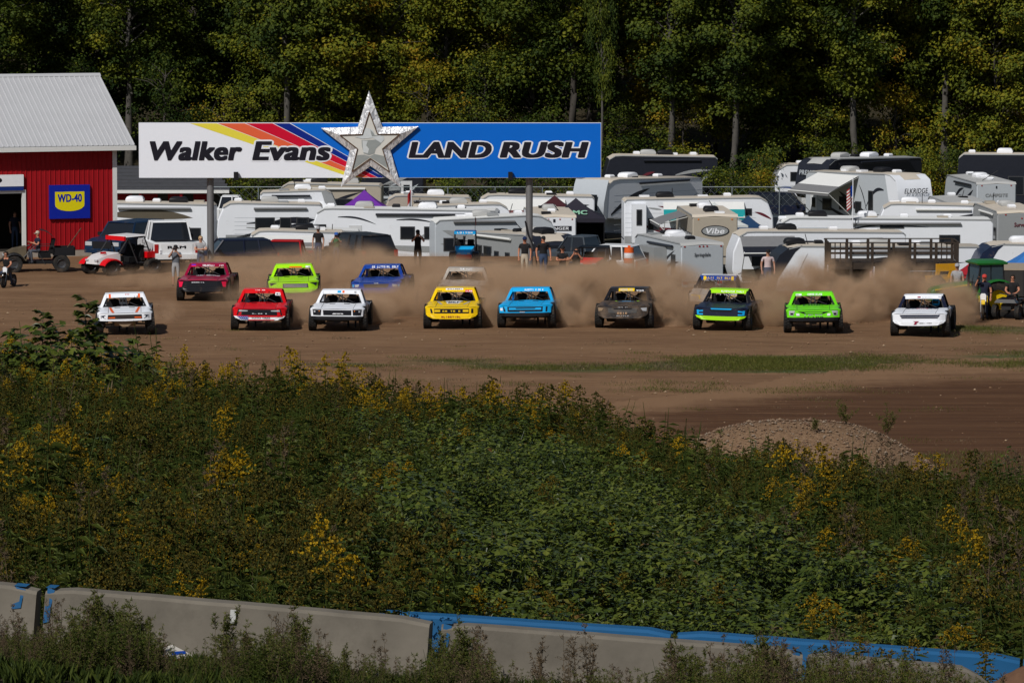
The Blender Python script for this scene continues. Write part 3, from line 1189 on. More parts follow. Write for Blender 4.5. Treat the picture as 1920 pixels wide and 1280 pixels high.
    m.box(-.9, .9, -.5, .9, .50, .56)
    m.box(-.14, .14, -.4, .85, .56, .86)
    m.box(-.9, .9, .92, .97, .5, 1.02)
    m.build('cab_tub', SEATM, t)
    for s in (-1, 1):
        m = MB()
        m.loft([[(s * .42 + q * w, y, z) for q, y in ((-1, y0), (1, y0), (1, y1), (-1, y1))] for z, w, y0, y1 in ((.58, .25, .2, .75), (.80, .26, .25, .8), (1.15, .27, .58, .82), (1.36, .17, .66, .80))])
        m.build('seat', SEATM, t)
    m = MB()
    for s in (-1, 1):
        m.tube([(s * .80, -.40, 1.05), (s * .68, -.02, 1.55), (s * .66, .75, 1.57), (s * .74, 1.3, 1.10)], .032)
        m.tube([(s * .66, .75, 1.57), (s * .72, .82, .56)], .032)
        m.tube([(s * .62, .78, 1.52), (s * -.10, .86, 1.02)], .028)
        m.tube([(s * .12, -.42, 1.08), (s * .02, -.04, 1.54)], .022)
    m.tube([(-.68, -.02, 1.55), (.68, -.02, 1.55)], .03)
    m.tube([(-.66, .75, 1.57), (.66, .75, 1.57)], .03)
    m.tube([(-.7, .80, 1.15), (.7, .80, 1.15)], .026)
    m.tube([(.55, -.30, 1.12), (-.45, .72, 1.52)], .024)
    m.build('roll_cage', CAGE, t)
    m = MB()
    for s in (-1, 1):
        m.tube([(s * .5, .95, 1.05), (s * .5, 2.5, .9)], .035)
        m.tube([(s * .5, 2.5, .9), (s * .5, 2.45, .5)], .035)
    m.tube([(-.5, 2.5, .9), (.5, 2.5, .9)], .035)
    m.box(-.5, .5, 1.7, 1.78, .6, .95)
    m.build('bed_frame', CAGE, t)
    R_ = random.Random(int(px) + 5)
    t.rotation_euler[0] = radians(R_.uniform(-1.4, .2))
    t.rotation_euler[1] = radians(R_.uniform(-1.3, 1.3))
    return t


ZA, ZB = (0, .46, .60, .93, 1.15, 1.475, 1.625, 1.8), (0, .47, .59, .875, .985, 1.30, 1.44, 1.58)


def squat(t):
    """lower the long-travel body over its wheels: hood, cab and roof heights"""
    for c in t.children:
        if c.type == 'MESH':
            me = c.data
            a = np.empty(len(me.vertices) * 3, np.float32)
            me.vertices.foreach_get('co', a)
            a[2::3] = np.interp(a[2::3], ZA, ZB)
            me.vertices.foreach_set('co', a)
            me.update()


# ---- front row
t1 = truck('white race truck with orange stripes, leftmost of the front row', 235, 627, -4.6, P_WHITE, bump='none')
for s in (-1, 1):
    hood_strip(t1, P_ORANGE, s * .44 - .05, s * .44 + .05, s * .56 - .05, s * .56 + .05, -2.1, -.6)
    vpatch(t1, 'roof_stripe', P_ORANGE, s * .56 - .04, s * .56 + .04, 0, 1.)
patch(t1, 'grille', mat('grille dark', (.03, .022, .02), .6), [(-.64, .86), (.64, .86), (.66, .68), (-.66, .68)], .012)
for s in (-1, 1):
    patch(t1, 'grille_end', P_ORANGE, [(s * .63 - .0, .75), (s * .63 - s * .26, .76), (s * .63 - s * .26, .71), (s * .63, .71)], .022, 4, 1)
    patch(t1, 'headlight', P_NAVY, [(s * .93, .82), (s * .72, .85), (s * .86, .76), (s * .72, .68)], .012, 4, 2)
    patch(t1, 'headlight', GREYL, [(s * .92, .80), (s * .88, .80), (s * .88, .72), (s * .92, .70)], .014, 2, 2)
vmarks(t1, BLACK, .36, .52, .05, .4, 3, 2)
vmarks(t1, P_RED, .02, .26, .65, .95, 4, 3)

t2 = truck('red race truck with a stars-and-stripes bumper', 488, 619, 0.5, P_RED, bump='chin', bumpm=WHITE)
patch(t2, 'grille', P_BLACK, [(-.82, .90), (.82, .90), (.88, .64), (-.88, .64)], .012)
for s in (-1, 1):
    patch(t2, 'headlight', GREYL, [(s * .78, .87), (s * .44, .85), (s * .46, .81), (s * .80, .80)], .02, 4, 1)
patch(t2, 'flag_field', P_BLUE, [(-.86, .60), (-.42, .60), (-.42, .44), (-.74, .46)], .05, 4, 2)
for i in range(3):
    for j in range(5):
        patch(t2, 'flag_star', WHITE, [(-.80 + j * .08 + .03 * (i % 2), .575 - i * .045), (-.775 + j * .08 + .03 * (i % 2), .575 - i * .045), (-.775 + j * .08 + .03 * (i % 2), .55 - i * .045), (-.80 + j * .08 + .03 * (i % 2), .55 - i * .045)], .055, 1, 1)
patch(t2, 'flag_stripe', P_RED, [(-.42, .605), (.90, .60), (.90, .575), (-.42, .565)], .05, 8, 1)
patch(t2, 'flag_stripe', P_RED, [(-.42, .45), (.60, .455), (.55, .43), (-.42, .42)], .05, 8, 1)
text('TOYO TIRES', BLACK, t2, -.30, .42, .495, .555, -2.262, bold=.03, shear=.1)
vpatch(t2, 'number_plate', WHITE, .50, .70, -.45, .35)
text('81', BLACK, t2, .54, .66, 1.43, 1.50, -.175, bold=.03)
vmarks(t2, P_BLACK, -.2, .3, .2, .5, 6, 5)
vmarks(t2, WHITE, -.3, .1, .75, 1., 6, 15)
fmarks(t2, WHITE, -.3, .38, .70, .725, 3, 9)

t3 = truck('white race truck with black square headlights and black bumper', 634, 620, 2.5, P_WHITE, bump='bar')
patch(t3, 'grille', P_BLACK, [(-.54, .88), (.56, .88), (.56, .66), (-.52, .66)], .012)
for s in (-1, 1):
    patch(t3, 'headlight', P_BLACK, [(s * .95, .90), (s * .60, .90), (s * .62, .655), (s * .92, .655)], .012, 4, 2)
    patch(t3, 'headlight_lens', GREYL, [(s * .90, .85), (s * .83, .85), (s * .83, .78), (s * .90, .78)], .02, 2, 1)
    patch(t3, 'marker', AMBER, [(s * .70, .86), (s * .66, .86), (s * .66, .82), (s * .70, .82)], .02, 2, 1)
patch(t3, 'grille_badge', WHITE, [(-.14, .745), (.22, .745), (.26, .70), (-.18, .70)], .02, 4, 1)
fmarks(t3, BLACK, -.1, .18, .708, .738, 5, 31, .03)
vpatch(t3, 'decal', P_CYAN, -.14, 0, .3, .9)
vpatch(t3, 'decal', P_ORANGE, .05, .13, .3, .9)
vmarks(t3, BLACK, .50, .60, .3, .8, 2, 4)

t4 = truck('yellow race truck with a white decal on its hood', 849, 616, 3.2, P_YEL, bump='chin')
patch(t4, 'grille', P_BLACK, [(-.84, .86), (.84, .86), (.84, .66), (-.80, .66)], .012)
for s in (-1, 1):
    patch(t4, 'grille_end', P_YEL, [(s * .66, .81), (s * .44, .81), (s * .44, .72), (s * .66, .72)], .022, 3, 1)
    hood_strip(t4, GREYL, s * .62 - .07, s * .62 + .05, s * .42 - .03, s * .42 + .03, -.62, -1.5)
fmarks(t4, P_YEL, -.36, .36, .72, .79, 7, 8, .02)
hood_strip(t4, WHITE, -.34, .34, -.22, .22, -.58, -1.35)
marks(t4, P_BLACK, lambda u, v: (-.2 + .4 * u, -1.25 + .5 * v, surf(0, -1.25 + .5 * v) + .016), 5, 41)
fmarks(t4, P_CRIM, -.40, .36, .47, .54, 9, 12, .05)
vpatch(t4, 'banner', WHITE, -.36, .32, .55, 1.)
vmarks(t4, BLACK, -.3, .28, .65, .92, 8, 14)
vpatch(t4, 'number_plate', P_RED, .40, .70, .0, .6)
vmarks(t4, WHITE, .42, .68, .08, .5, 4, 17)
vmarks(t4, BLACK, -.68, -.5, .1, .5, 3, 19)

t5 = truck('sky blue race truck with black bumper', 988, 615, 6.2, P_CYAN, bump='bar')
patch(t5, 'grille', P_BLACK, [(-.86, .88), (.88, .88), (.86, .655), (-.82, .655)], .012)
patch(t5, 'grille_centre', P_CYAN, [(-.62, .83), (.64, .83), (.64, .74), (-.62, .74)], .022)
patch(t5, 'grille_slot', P_BLACK, [(-.36, .82), (.42, .82), (.38, .785), (-.34, .785)], .03)
patch(t5, 'grille_slot', P_NAVY, [(-.60, .725), (.60, .725), (.58, .70), (-.58, .70)], .022)
patch(t5, 'decal', WHITE, [(-.97, .82), (-.87, .82), (-.87, .70), (-.97, .70)], .012, 2, 2)
vmarks(t5, WHITE, -.22, .52, .25, .75, 14, 21)
fmarks(t5, WHITE, -.2, 0, .625, .655, 4, 22, .012)

t6 = truck('mud-spattered black race truck with a yellow banner', 1171, 614.5, 8.8, P_MUD, roof=P_BLACK, pil=P_BLACK, bump='chin', bumpm=P_MUD)
patch(t6, 'grille', mat('grille grey', (.06, .06, .06), .6, dust=.5), [(-.56, .86), (.60, .86), (.56, .64), (-.54, .64)], .012)
patch(t6, 'grille_slot', P_BLACK, [(-.36, .86), (.40, .86), (.34, .82), (-.30, .82)], .03)
for s in (-1, 1):
    patch(t6, 'headlight', GREYL if s > 0 else TANP, [(s * .95, .88), (s * .72, .86), (s * .80, .74), (s * .94, .72)], .012, 3, 2)
vpatch(t6, 'banner', P_YEL, -.40, .22, .1, .9)
vmarks(t6, GREYL, -.36, .18, .2, .8, 9, 24)
text('928', WHITE, t6, .30, .60, 1.49, 1.56, -.165, bold=.03)
hood_strip(t6, P_LIME, -.50, -.42, -.32, -.30, -.58, -.9)
hood_strip(t6, P_LIME, .42, .50, .30, .32, -.58, -.9)
hood_strip(t6, P_CYAN, -.42, .42, -.32, .32, -.78, -.9)
fmarks(t6, WHITE, -.18, .22, .885, .91, 7, 25, .02)
fmarks(t6, mat('tan lettering', (.45, .28, .16), .7), -.2, .22, .60, .68, 4, 26, .06)
fmarks(t6, GREYL, -.22, .28, .50, .54, 6, 27, .05)

t7 = truck('navy race truck with lime green bumper and visor', 1355, 619, 11., P_NAVY, roof=P_LIME, pil=P_BLACK, bump='chin', bumpm=P_LIME)
patch(t7, 'grille', P_BLACK, [(-.44, .87), (.46, .87), (.40, .79), (-.38, .79)], .012)
patch(t7, 'decal', P_CYAN, [(-.40, .93), (.44, .93), (.40, .875), (-.36, .875)], .012)
for s in (-1, 1):
    patch(t7, 'headlight', P_CYAN, [(s * .94, .84), (s * .86, .84), (s * .84, .63), (s * .92, .63)], .02, 2, 2)
    patch(t7, 'headlight', P_CYAN, [(s * .86, .82), (s * .68, .84), (s * .68, .78), (s * .86, .76)], .02, 3, 1)
    patch(t7, 'headlight', P_CYAN, [(s * .86, .69), (s * .68, .69), (s * .68, .63), (s * .86, .63)], .02, 3, 1)
vmarks(t7, WHITE, -.3, .6, .3, .75, 15, 33)
vmarks(t7, GREYL, -.35, .35, -.5, -.2, 8, 34)

t8 = truck('bright green race truck, second from the end of the front row', 1525, 624.5, 3.2, P_GREEN, bump='bar')
patch(t8, 'grille', P_BLACK, [(-.60, .86), (.62, .86), (.36, .76), (-.34, .76)], .012)
patch(t8, 'grille_centre', P_GREEN, [(-.36, .83), (.38, .83), (.30, .78), (-.28, .78)], .022)
for s in (-1, 1):
    patch(t8, 'headlight', GREYL, [(s * .93, .90), (s * .70, .90), (s * .78, .68), (s * .92, .70)], .012, 4, 2)
    patch(t8, 'headlight_lens', P_BLACK, [(s * .88, .80), (s * .76, .80), (s * .78, .72), (s * .88, .72)], .02, 2, 1)
    patch(t8, 'decal', WHITE, [(s * .60 - .06, .78), (s * .60 + .06, .78), (s * .58 + .06, .68), (s * .58 - .06, .68)], .014, 2, 1)
fmarks(t8, P_BLACK, -.40, .40, .60, .64, 5, 36, .02)
fmarks(t8, GREYL, -.34, .34, .69, .74, 10, 46, .02)
vmarks(t8, WHITE, -.24, .36, .15, .7, 10, 37)
vpatch(t8, 'number_plate', WHITE, -.66, -.44, .1, .6)
vmarks(t8, BLACK, -.64, -.46, .2, .5, 3, 38)
marks(t8, P_NAVY, lambda u, v: (-.4 + .7 * u, -.95 + .3 * v, surf(0, -.95 + .3 * v) + .012), 7, 39)

t9 = truck('white race truck with deep white chin and red emblem, rightmost of the row', 1726, 630.5, 9.6, P_WHITE, bed=P_NAVY, pil=P_NAVY, bump='chin', bumpm=P_WHITE)
patch(t9, 'grille', P_NAVY, [(-.74, .88), (.80, .88), (.70, .73), (-.66, .73)], .012)
patch(t9, 'grille_slot', GREYL, [(-.70, .80), (.74, .80), (.72, .785), (-.68, .785)], .022)
fmarks(t9, BLACK, .0, .5, .50, .54, 12, 42, .045)
for q in ([(-.22, .60), (.0, .60), (-.04, .55), (-.10, .55)], [(-.14, .57), (-.06, .57), (-.10, .46), (-.20, .46)]):
    patch(t9, 'emblem', P_CRIM, q, .05, 2, 1)
vpatch(t9, 'emblem', P_CRIM, -.22, -.10, .25, .6)
vmarks(t9, GREYL, -.08, .36, .3, .5, 12, 43)
vmarks(t9, BLACK, .58, .68, .3, .7, 2, 44)
hood_strip(t9, P_NAVY, -.62, .62, -.62, .62, -.55, -.75)
marks(t9, P_RED, lambda u, v: (-.2 + .45 * u, -.95 + .16 * v, surf(0, -.95 + .16 * v) + .012), 6, 45)

# ---- second row
t10 = truck('crimson race truck with black nose in the second row', 383, 564, 2.8, P_CRIM, nose=P_BLACK, bump='chin', bumpm=P_BLACK)
for s in (-1, 1):
    patch(t10, 'headlight', P_PINK, [(s * .99, .88), (s * .80, .88), (s * .86, .64), (s * .97, .62)], .012, 3, 2)
vmarks(t10, WHITE, -.22, .30, .15, .7, 11, 51)
text('129', WHITE, t10, .50, .68, 1.51, 1.58, -.165, bold=.03)
vpatch(t10, 'decal', P_PINK, -.70, -.48, .15, .4)
vpatch(t10, 'decal', paint('violet', (.14, .02, .45)), -.68, -.50, .45, .8)
marks(t10, WHITE, lambda u, v: (-.42 + 1.0 * u, -.80 + .2 * v, surf(-.42 + 1.0 * u, -.80 + .2 * v) + .012), 20, 52)
fmarks(t10, WHITE, -.45, .1, .83, .87, 7, 53, .012)
hood_strip(t10, P_PINK, -.6, .6, -.6, .6, -2.0, -2.1)

t11 = truck('yellow-green race truck half lost in dust behind the red one', 551, 566, -2, P_LIME, bump='chin')
patch(t11, 'grille', mat('grille grey', (.06, .06, .06)), [(-.44, .84), (.60, .84), (.62, .64), (-.44, .64)], .012)
for i in range(3):
    patch(t11, 'grille_bar', GREYL, [(-.40, .80 - i * .055), (.56, .80 - i * .055), (.56, .78 - i * .055), (-.40, .78 - i * .055)], .03)
for s in (-1, 1):
    patch(t11, 'headlight', P_NAVY, [(s * .98, .88), (s * .66, .88), (s * .80, .82), (s * .94, .72)], .012, 3, 2)
vpatch(t11, 'banner', P_ORANGE, -.18, .34, .1, .45)
vpatch(t11, 'number_plate', WHITE, .50, .72, .1, .6)
vmarks(t11, BLACK, .53, .69, .2, .5, 2, 55)

t12 = truck('deep blue race truck kicking up dust in the second row', 709, 568, 6., P_BLUE, bump='chin')
patch(t12, 'grille', mat('grille brown', (.07, .055, .04), .7), [(-.52, .86), (.56, .86), (.48, .68), (-.46, .68)], .012)
for s in (-1, 1):
    patch(t12, 'headlight', GREYL, [(s * .88, .82), (s * .68, .84), (s * .72, .72), (s * .86, .70)], .012, 3, 2)
    patch(t12, 'decal', P_CYAN, [(s * .98, .82), (s * .91, .82), (s * .91, .70), (s * .98, .70)], .012, 2, 2)
fmarks(t12, WHITE, -.12, .12, .87, .91, 5, 57, .02)
vmarks(t12, WHITE, -.42, .70, .2, .8, 16, 58)

t13 = truck('dust-coated grey race truck behind the yellow one', 870, 573, 2., P_GREY, bump='chin')
patch(t13, 'grille', mat('grille brown', (.07, .055, .04)), [(-.40, .87), (.50, .87), (.40, .83), (-.30, .83)], .012)
for s in (-1, 1):
    patch(t13, 'headlight', BLACK, [(s * .95, .90), (s * .66, .89), (s * .70, .86), (s * .94, .86)], .012, 3, 1)
vmarks(t13, WHITE, -.25, .25, .5, 1., 8, 61)

t14 = truck('dusty race truck with yellow markings and blue visor behind the navy one', 1342, 592, 6., P_GREY, roof=P_BLUE, pil=P_BLACK, bump='chin', bumpm=P_MUD)
vmarks(t14, P_YEL, -.5, .5, .3, .8, 12, 63)
for s in (-1, 1):
    vpatch(t14, 'decal', P_YEL, s * .56 - .04, s * .56 + .06, 0, 1)
    patch(t14, 'headlight', P_YEL, [(s * .96, .90), (s * .62, .88), (s * .62, .85), (s * .94, .87)], .012, 3, 1)
    patch(t14, 'headlight', P_YEL, [(s * .64, .88), (s * .60, .88), (s * .60, .72), (s * .64, .72)], .012, 1, 1)
hood_strip(t14, P_YEL, -.5, .5, -.5, .5, -.60, -.70)
MB().grid([[(x, y, 1.66) for x in (-.7, .7)] for y in (.05, .8)]).build('roof_panel', WHITE, t14)

for t_ in (t1, t2, t3, t4, t5, t6, t7, t8, t9, t10, t11, t12, t13, t14):
    squat(t_)

# ------------------------------------------------------------------ campers in the lower lot
RVW = mat('camper white', (.72, .74, .78), .35, var=.05, vscale=1.5, dust=.05, dcol=(.3, .26, .22))
RVG = mat('camper pale grey', (.42, .45, .48), .4, var=.05)
RVM = mat('camper mid grey', (.27, .28, .285), .45, var=.06)
RVT = mat('camper tan', (.38, .335, .27), .45, var=.05)
RVD = mat('camper dark', (.018, .020, .028), .3, var=.2)
RVBR = mat('camper brown', (.10, .085, .062), .4, var=.08)
ROOFB = mat('camper roof membrane', (.52, .46, .38), .7, var=.12, vscale=1.)
ROOFG = mat('camper roof grey', (.40, .40, .39), .7, var=.1, vscale=1.)
MAROON = mat('maroon stripe', (.12, .02, .03), .4)
FRAMEM = mat('window frame', (.05, .05, .052), .5)
AWG = mat('awning grey', (.17, .17, .175), .8, var=.1)
AWW = mat('awning white', (.66, .66, .64), .8, var=.05)
AWT = mat('awning teal', (.01, .26, .27), .8, var=.08)
AWM = mat('awning maroon', (.15, .055, .055), .8, var=.08)
CWHEEL = wheel_mesh(.36, .22, 4)


def swoosh(u0, v0, u1, v1, th, bend, n=9):
    """a crescent between two points on the side of a camper"""
    a, b = [], []
    for i in range(n + 1):
        t = i / n
        u = u0 + (u1 - u0) * t
        v = v0 + (v1 - v0) * t + bend * sin(pi * t)
        w = th * sin(pi * min(1, t * .92 + .08)) ** .8
        a.append((u, v + w / 2))
        b.append((u, v - w / 2))
    return a + b[::-1]


def rv(label, px, Y, yaw, kind='trailer', L=8., H=3.2, Wd=2.44, flip=False, body=None, roofm=None, cap=None, capw=1.2, wins=(), ends=(), sw=(), door=None,
       acs=(.5,), vents=(.3, .7), awn=None, slide=None, lower=None, txt=None, awnz=0., awnout=1.6, name='camper_trailer', cat='camper', ladder=False, zoff=0., rib=True):
    body = body or RVW
    x = XP(px, Y)
    t = thing(name, label, cat, (x, Y, zt(x, Y) + zoff), radians(yaw), 'campers parked behind the start area')
    h = Wd / 2
    if kind == 'fifth':
        out = [(2.5, .55), (2.5, 1.45), (.25, 1.55), (.0, 1.85), (.06, 2.5), (.35, H - .35), (.9, H - .06), (1.5, H), (L - .25, H - .22), (L - .04, H - .4), (L, H - .6), (L, .55)]
    elif kind == 'bus':
        out = [(.1, .5), (.0, .9), (.12, 1.6), (.3, H - .25), (.6, H), (L - .1, H), (L, H - .12), (L, .5)]
    elif kind == 'wedge':
        out = [(.9, .5), (.45, .65), (.12, 1.0), (.0, 1.35), (.06, 1.8), (.28, 2.4), (.62, H - .45), (1.05, H - .12), (1.6, H), (L - .25, H - .12), (L - .04, H - .3), (L, H - .5), (L, .5)]
    else:
        out = [(.45, .55), (.12, .8), (.0, 1.2), (.05, H * .68), (.35, H - .25), (.75, H - .02), (1.2, H), (L - .15, H - .1), (L, H - .24), (L, .55)]

    def X(u):
        return (L / 2 - u) if flip else (u - L / 2)
    pol = [(X(u), v) for u, v in out]
    m = MB()
    e = .05
    cx = sum(p[0] for p in pol) / len(pol)
    cz = sum(p[1] for p in pol) / len(pol)
    ins = [(p[0] + (.05 if p[0] < cx else -.05), p[1] + (.05 if p[1] < cz else -.05)) for p in pol]
    m.loft([[(p[0], y, p[1]) for p in q] for q, y in ((ins, -h), (pol, -h + e), (pol, h - e), (ins, h))])
    o = m.build('body', body, t, smooth=35)
    recalc(o.data)
    # roof membrane
    top = [p for p in out if p[1] > H - .45]
    m = MB()
    m.grid([[(X(u), y, v + .025) for u, v in top] for y in (-h - .02, -h + .2, 0, h - .2, h + .02)])
    for k in range(5):
        pass
    vs = m.v
    m.v = [(a, b, c + (.05 if abs(b) < h - .3 else 0)) for a, b, c in vs]
    ro = m.build('roof', roofm or ROOFB, t, smooth=40)
    MB().loft([[(X(u), -h - .015, v + .03), (X(u), -h - .03, v - .03)] for u, v in top], False, False).build('roof_rail', RVM, ro)

    def zr(u):
        for a, b in zip(top, top[1:]):
            if a[0] <= u <= b[0]:
                return a[1] + (b[1] - a[1]) * (u - a[0]) / max(1e-6, b[0] - a[0])
        return H - .1
    for i, f in enumerate(acs):
        u = f * L
        m = MB()
        c = X(u)
        z = zr(u) + .06
        m.loft([[(c - a, -b, z + q), (c + a, -b, z + q), (c + a, b, z + q), (c - a, b, z + q)] for a, b, q in ((.48, .36, 0), (.5, .38, .12), (.42, .33, .26), (.30, .26, .30))])
        m.build('air_conditioner', BLACK if (int(px) + i) % 3 == 0 else (ROOFG if (int(px) + i) % 3 == 1 else WHITE), ro, smooth=50)
    for f in vents:
        u = f * L
        c = X(u)
        z = zr(u) + .06
        m = MB()
        m.loft([[(c - a, -a, z + q), (c + a, -a, z + q), (c + a, a, z + q), (c - a, a, z + q)] for a, q in ((.2, 0), (.22, .1), (.16, .18))])
        m.build('roof_vent', BLACK if (int(f * 100) % 2) else WHITE, ro)
    if cap:
        cp = [p for p in out if p[0] <= capw]
        lo = min(p[1] for p in cp)
        cp = [(capw, zr(capw) if zr(capw) < H else H)] + [p for p in reversed(cp)]
        if kind == 'wedge':
            cp = [(1.75, H - .0), (1.05, H - .12), (.62, H - .45), (.28, 2.4), (.06, 1.8), (.0, 1.35), (.12, 1.0), (.30, .85), (.38, 1.3), (.55, 1.9), (.95, 2.5), (1.4, H - .3)]
        else:
            cp = [(capw, H - .02)] + [p for p in sorted([p for p in out if p[0] < capw and p[1] > 1.5], key=lambda p: -p[1])] + [(capw * .55, 1.45)]
        m = MB()
        q = [(X(u - .03), v + (.03 if v > H * .8 else 0)) for u, v in cp]
        m.loft([[(p[0], y, p[1]) for p in q] for y in (-h - .02, -h * .5, h * .5, h + .02)])
        oc = m.build('front_cap', cap, t, smooth=50)
        recalc(oc.data)
    RD = random.Random(int(px * 7 + Y))
    if kind != 'bus':
        dk = RD.choice((RVD, RVM, RVBR, RVM, MAROON)) if body not in (RVD,) else RVG
        sw = list(sw)
        if len(sw) < 4:
            a0 = RD.uniform(.5, 1.4)
            for k in range(5 - len(sw)):
                u0 = a0 + RD.uniform(0, L * .45)
                sw.append((dk if k % 2 else RD.choice((RVM, RVD, RVD)), swoosh(u0, RD.uniform(.9, 1.9), min(L - .3, u0 + RD.uniform(2.2, 5.0)), RD.uniform(1.2, H - .45), RD.uniform(.12, .42), RD.uniform(-.25, .4))))
        wins = list(wins)
        used = [(w_[0], w_[1]) for w_ in wins] + ([(door, door + .7)] if door else []) + ([slide[:2]] if slide else [])
        for k in range(10):
            if len(wins) >= 4:
                break
            u0 = RD.uniform(1.3 if kind != 'fifth' else 2.8, L - 1.1)
            wd_ = RD.uniform(.6, 1.15)
            if all(u0 > b_ + .15 or u0 + wd_ < a_ - .15 for a_, b_ in used):
                wins.append((u0, u0 + wd_, 1.5, 2.2))
                used.append((u0, u0 + wd_))
        if door is None:
            for k in range(8):
                u0 = RD.uniform(1.5 if kind != 'fifth' else 2.8, L - 1.2)
                if all(u0 > b_ + .1 or u0 + .7 < a_ - .1 for a_, b_ in used):
                    door = u0
                    break
        lo_ = 2.7 if kind == 'fifth' else 1.0
        if not lower and RD.random() < .55:
            lower = (.62, RD.uniform(1.1, 1.35), RD.choice((RVM, RVG, RVBR, RVD)))
        for k in range(3):
            u0 = RD.uniform(lo_, L - 1.4)
            a, b = sorted((X(u0), X(u0 + RD.uniform(.5, 1.1))))
            MB().box(a, b, -h - .008, -h + .02, .66, 1.0).build('storage_hatch', RVM if RD.random() < .5 else RVG, t)
        if not awn:
            a, b = sorted((X(L * .35), X(L * .85)))
            MB().tube([(a, -h - .09, H - .30), (b, -h - .09, H - .30)], .065, 8).build('awning_roll', RD.choice((AWW, RVD, AWG)), t)
        MB().box(min(X(lo_), X(L - .05)), max(X(lo_), X(L - .05)), -h - .018, -h + .02, .50, .62).build('skirt', RVD, t)
        xe = L / 2 if not flip else -L / 2
        se = 1 if not flip else -1
        m = MB()
        m.box(min(xe + se * .004, xe + se * .02), max(xe + se * .004, xe + se * .02), -h + .1, h - .1, .95, 1.0)
        m.build('end_trim', RVD, t)
        MB().box(min(xe, xe + se * .14), max(xe, xe + se * .14), -h + .1, h - .1, .42, .54).build('bumper', DSTEEL, t)
    for k in range(3):
        u = RD.uniform(.15, .9) * L
        c = X(u)
        z = zr(u) + .05
        m = MB()
        if k == 0:
            m.tube([(c, RD.uniform(-.6, .6), z), (c, RD.uniform(-.6, .6), z + RD.uniform(.3, .6))], .02)
            m.build('aerial', BLACK, ro)
        else:
            yy_ = RD.uniform(-.6, .6)
            m.box(c - .28, c + .28, yy_ - .25, yy_ + .25, z, z + RD.uniform(.05, .16))
            m.build('roof_box', RD.choice((BLACK, RVM, WHITE, RVT)), ro)
    if lower:
        a, b, mm = lower
        MB().box(min(X(.5), X(L - .01)), max(X(.5), X(L - .01)), -h - .012, -h + .02, a, b).build('lower_panel', mm, t)
    if rib and body is RVW:
        m = MB()
        for k in range(7):
            z = .8 + k * (H - 1.4) / 7
            m.box(min(X(1.), X(L - .06)), max(X(1.), X(L - .06)), -h - .005, -h + .01, z, z + .02)
        m.build('siding_seam', RVG, t)
    for q in wins:
        u0, u1, v0, v1 = q[:4]
        a, b = sorted((X(u0), X(u1)))
        f = MB().box(a, b, -h - .03, -h + .02, v0, v1).build('window', FRAMEM, t)
        MB().box(a + .05, b - .05, -h - .036, -h - .0305, v0 + .05, v1 - .05).build('pane', GLASS, f)
    if door:
        a, b = sorted((X(door), X(door + .7)))
        d = MB().box(a, b, -h - .025, -h + .02, .6, 2.45).build('door', mat('door white', (.55, .56, .57), .4), t)
        MB().box(a + .15, b - .15, -h - .032, -h - .0255, 1.6, 2.2).build('pane', GLASS, d)
        MB().box(a + .06, a + .11, -h - .06, -h - .0255, 1.3, 1.45).build('handle', BLACK, d)
    for mm, q in sw:
        MB().prism([(X(u), v) for u, v in q], 'y', -h - .012, -h - .004).build('graphic', mm, t)
    # far end faces: +x and -x
    for side, u0, u1, v0, v1, mm in ends:
        xx = L / 2 if side == 'E' else -L / 2
        s = 1 if side == 'E' else -1
        a = xx + s * .006
        MB().box(min(a, a + s * .02), max(a, a + s * .02), u0, u1, v0, v1).build('tail_lamp' if mm is REDL else ('window' if mm is GLASS else 'panel'), mm, t)
    if txt:
        side, s, u0, u1, v0, v1, mm = txt
        if side == 'S':
            text(s, mm, t, u0, u1, v0, v1, -h - .045, shear=.15)
        else:
            text(s, mm, t, u0, u1, v0, v1, (L / 2 + .035) if side == 'E' else (-L / 2 - .03), face='+x' if side == 'E' else '-x', shear=.15)
    if slide:
        u0, u1, v0, v1, mm = slide
        a, b = sorted((X(u0), X(u1)))
        s_ = MB().box(a, b, -h - .7, -h + .1, v0, v1).build('slide_out', mm, t)
        f = MB().box(a + (b - a) * .3, b - (b - a) * .3, -h - .73, -h - .7, (v0 + v1) / 2 - .1, v1 - .3).build('window', FRAMEM, s_)
        MB().box(a + (b - a) * .3 + .05, b - (b - a) * .3 - .05, -h - .735, -h - .731, (v0 + v1) / 2 - .05, v1 - .35).build('pane', GLASS, s_)
    if awn:
        u0, u1, m1, m2 = awn
        a, b = sorted((X(u0), X(u1)))
        z0 = H - .22
        z1 = z0 - (.5 if not awnz else awnz)
        yo = -h - awnout
        fr = .52 if m2 is AWT else .65
        ym, zm = (-h - .05) * (1 - fr) + yo * fr, z0 * (1 - fr) + z1 * fr
        w_ = MB()
        w_.grid([[(a, -h - .05, z0), (b, -h - .05, z0)], [(a, ym, zm + .04), (b, ym, zm + .04)]])
        ao = w_.build('awning', m1, t)
        w_ = MB()
        w_.grid([[(a, ym, zm + .04), (b, ym, zm + .04)], [(a, yo, z1), (b, yo, z1)], [(a, yo, z1 - .16), (b, yo, z1 - .16)]])
        w_.build('awning_edge', m2, ao)
        w_ = MB()
        for c in (a + .05, b - .05):
            w_.tube([(c, yo, z1), (c, -h - .03, .9)], .025)
            w_.tube([(c, yo, z1), (c, -h - .03, z0 - .1)], .02)
        w_.tube([(a, yo, z1), (b, yo, z1)], .04)
        w_.build('awning_arm', AWW, ao)
    if ladder:
        w_ = MB()
        for y in (.55, .95):
            w_.tube([(L / 2 + .08, y, .8), (L / 2 + .08, y, H)], .018)
        for k in range(7):
            w_.tube([(L / 2 + .08, .55, 1. + k * .3), (L / 2 + .08, .95, 1. + k * .3)], .015)
        w_.build('ladder', STEEL, t)
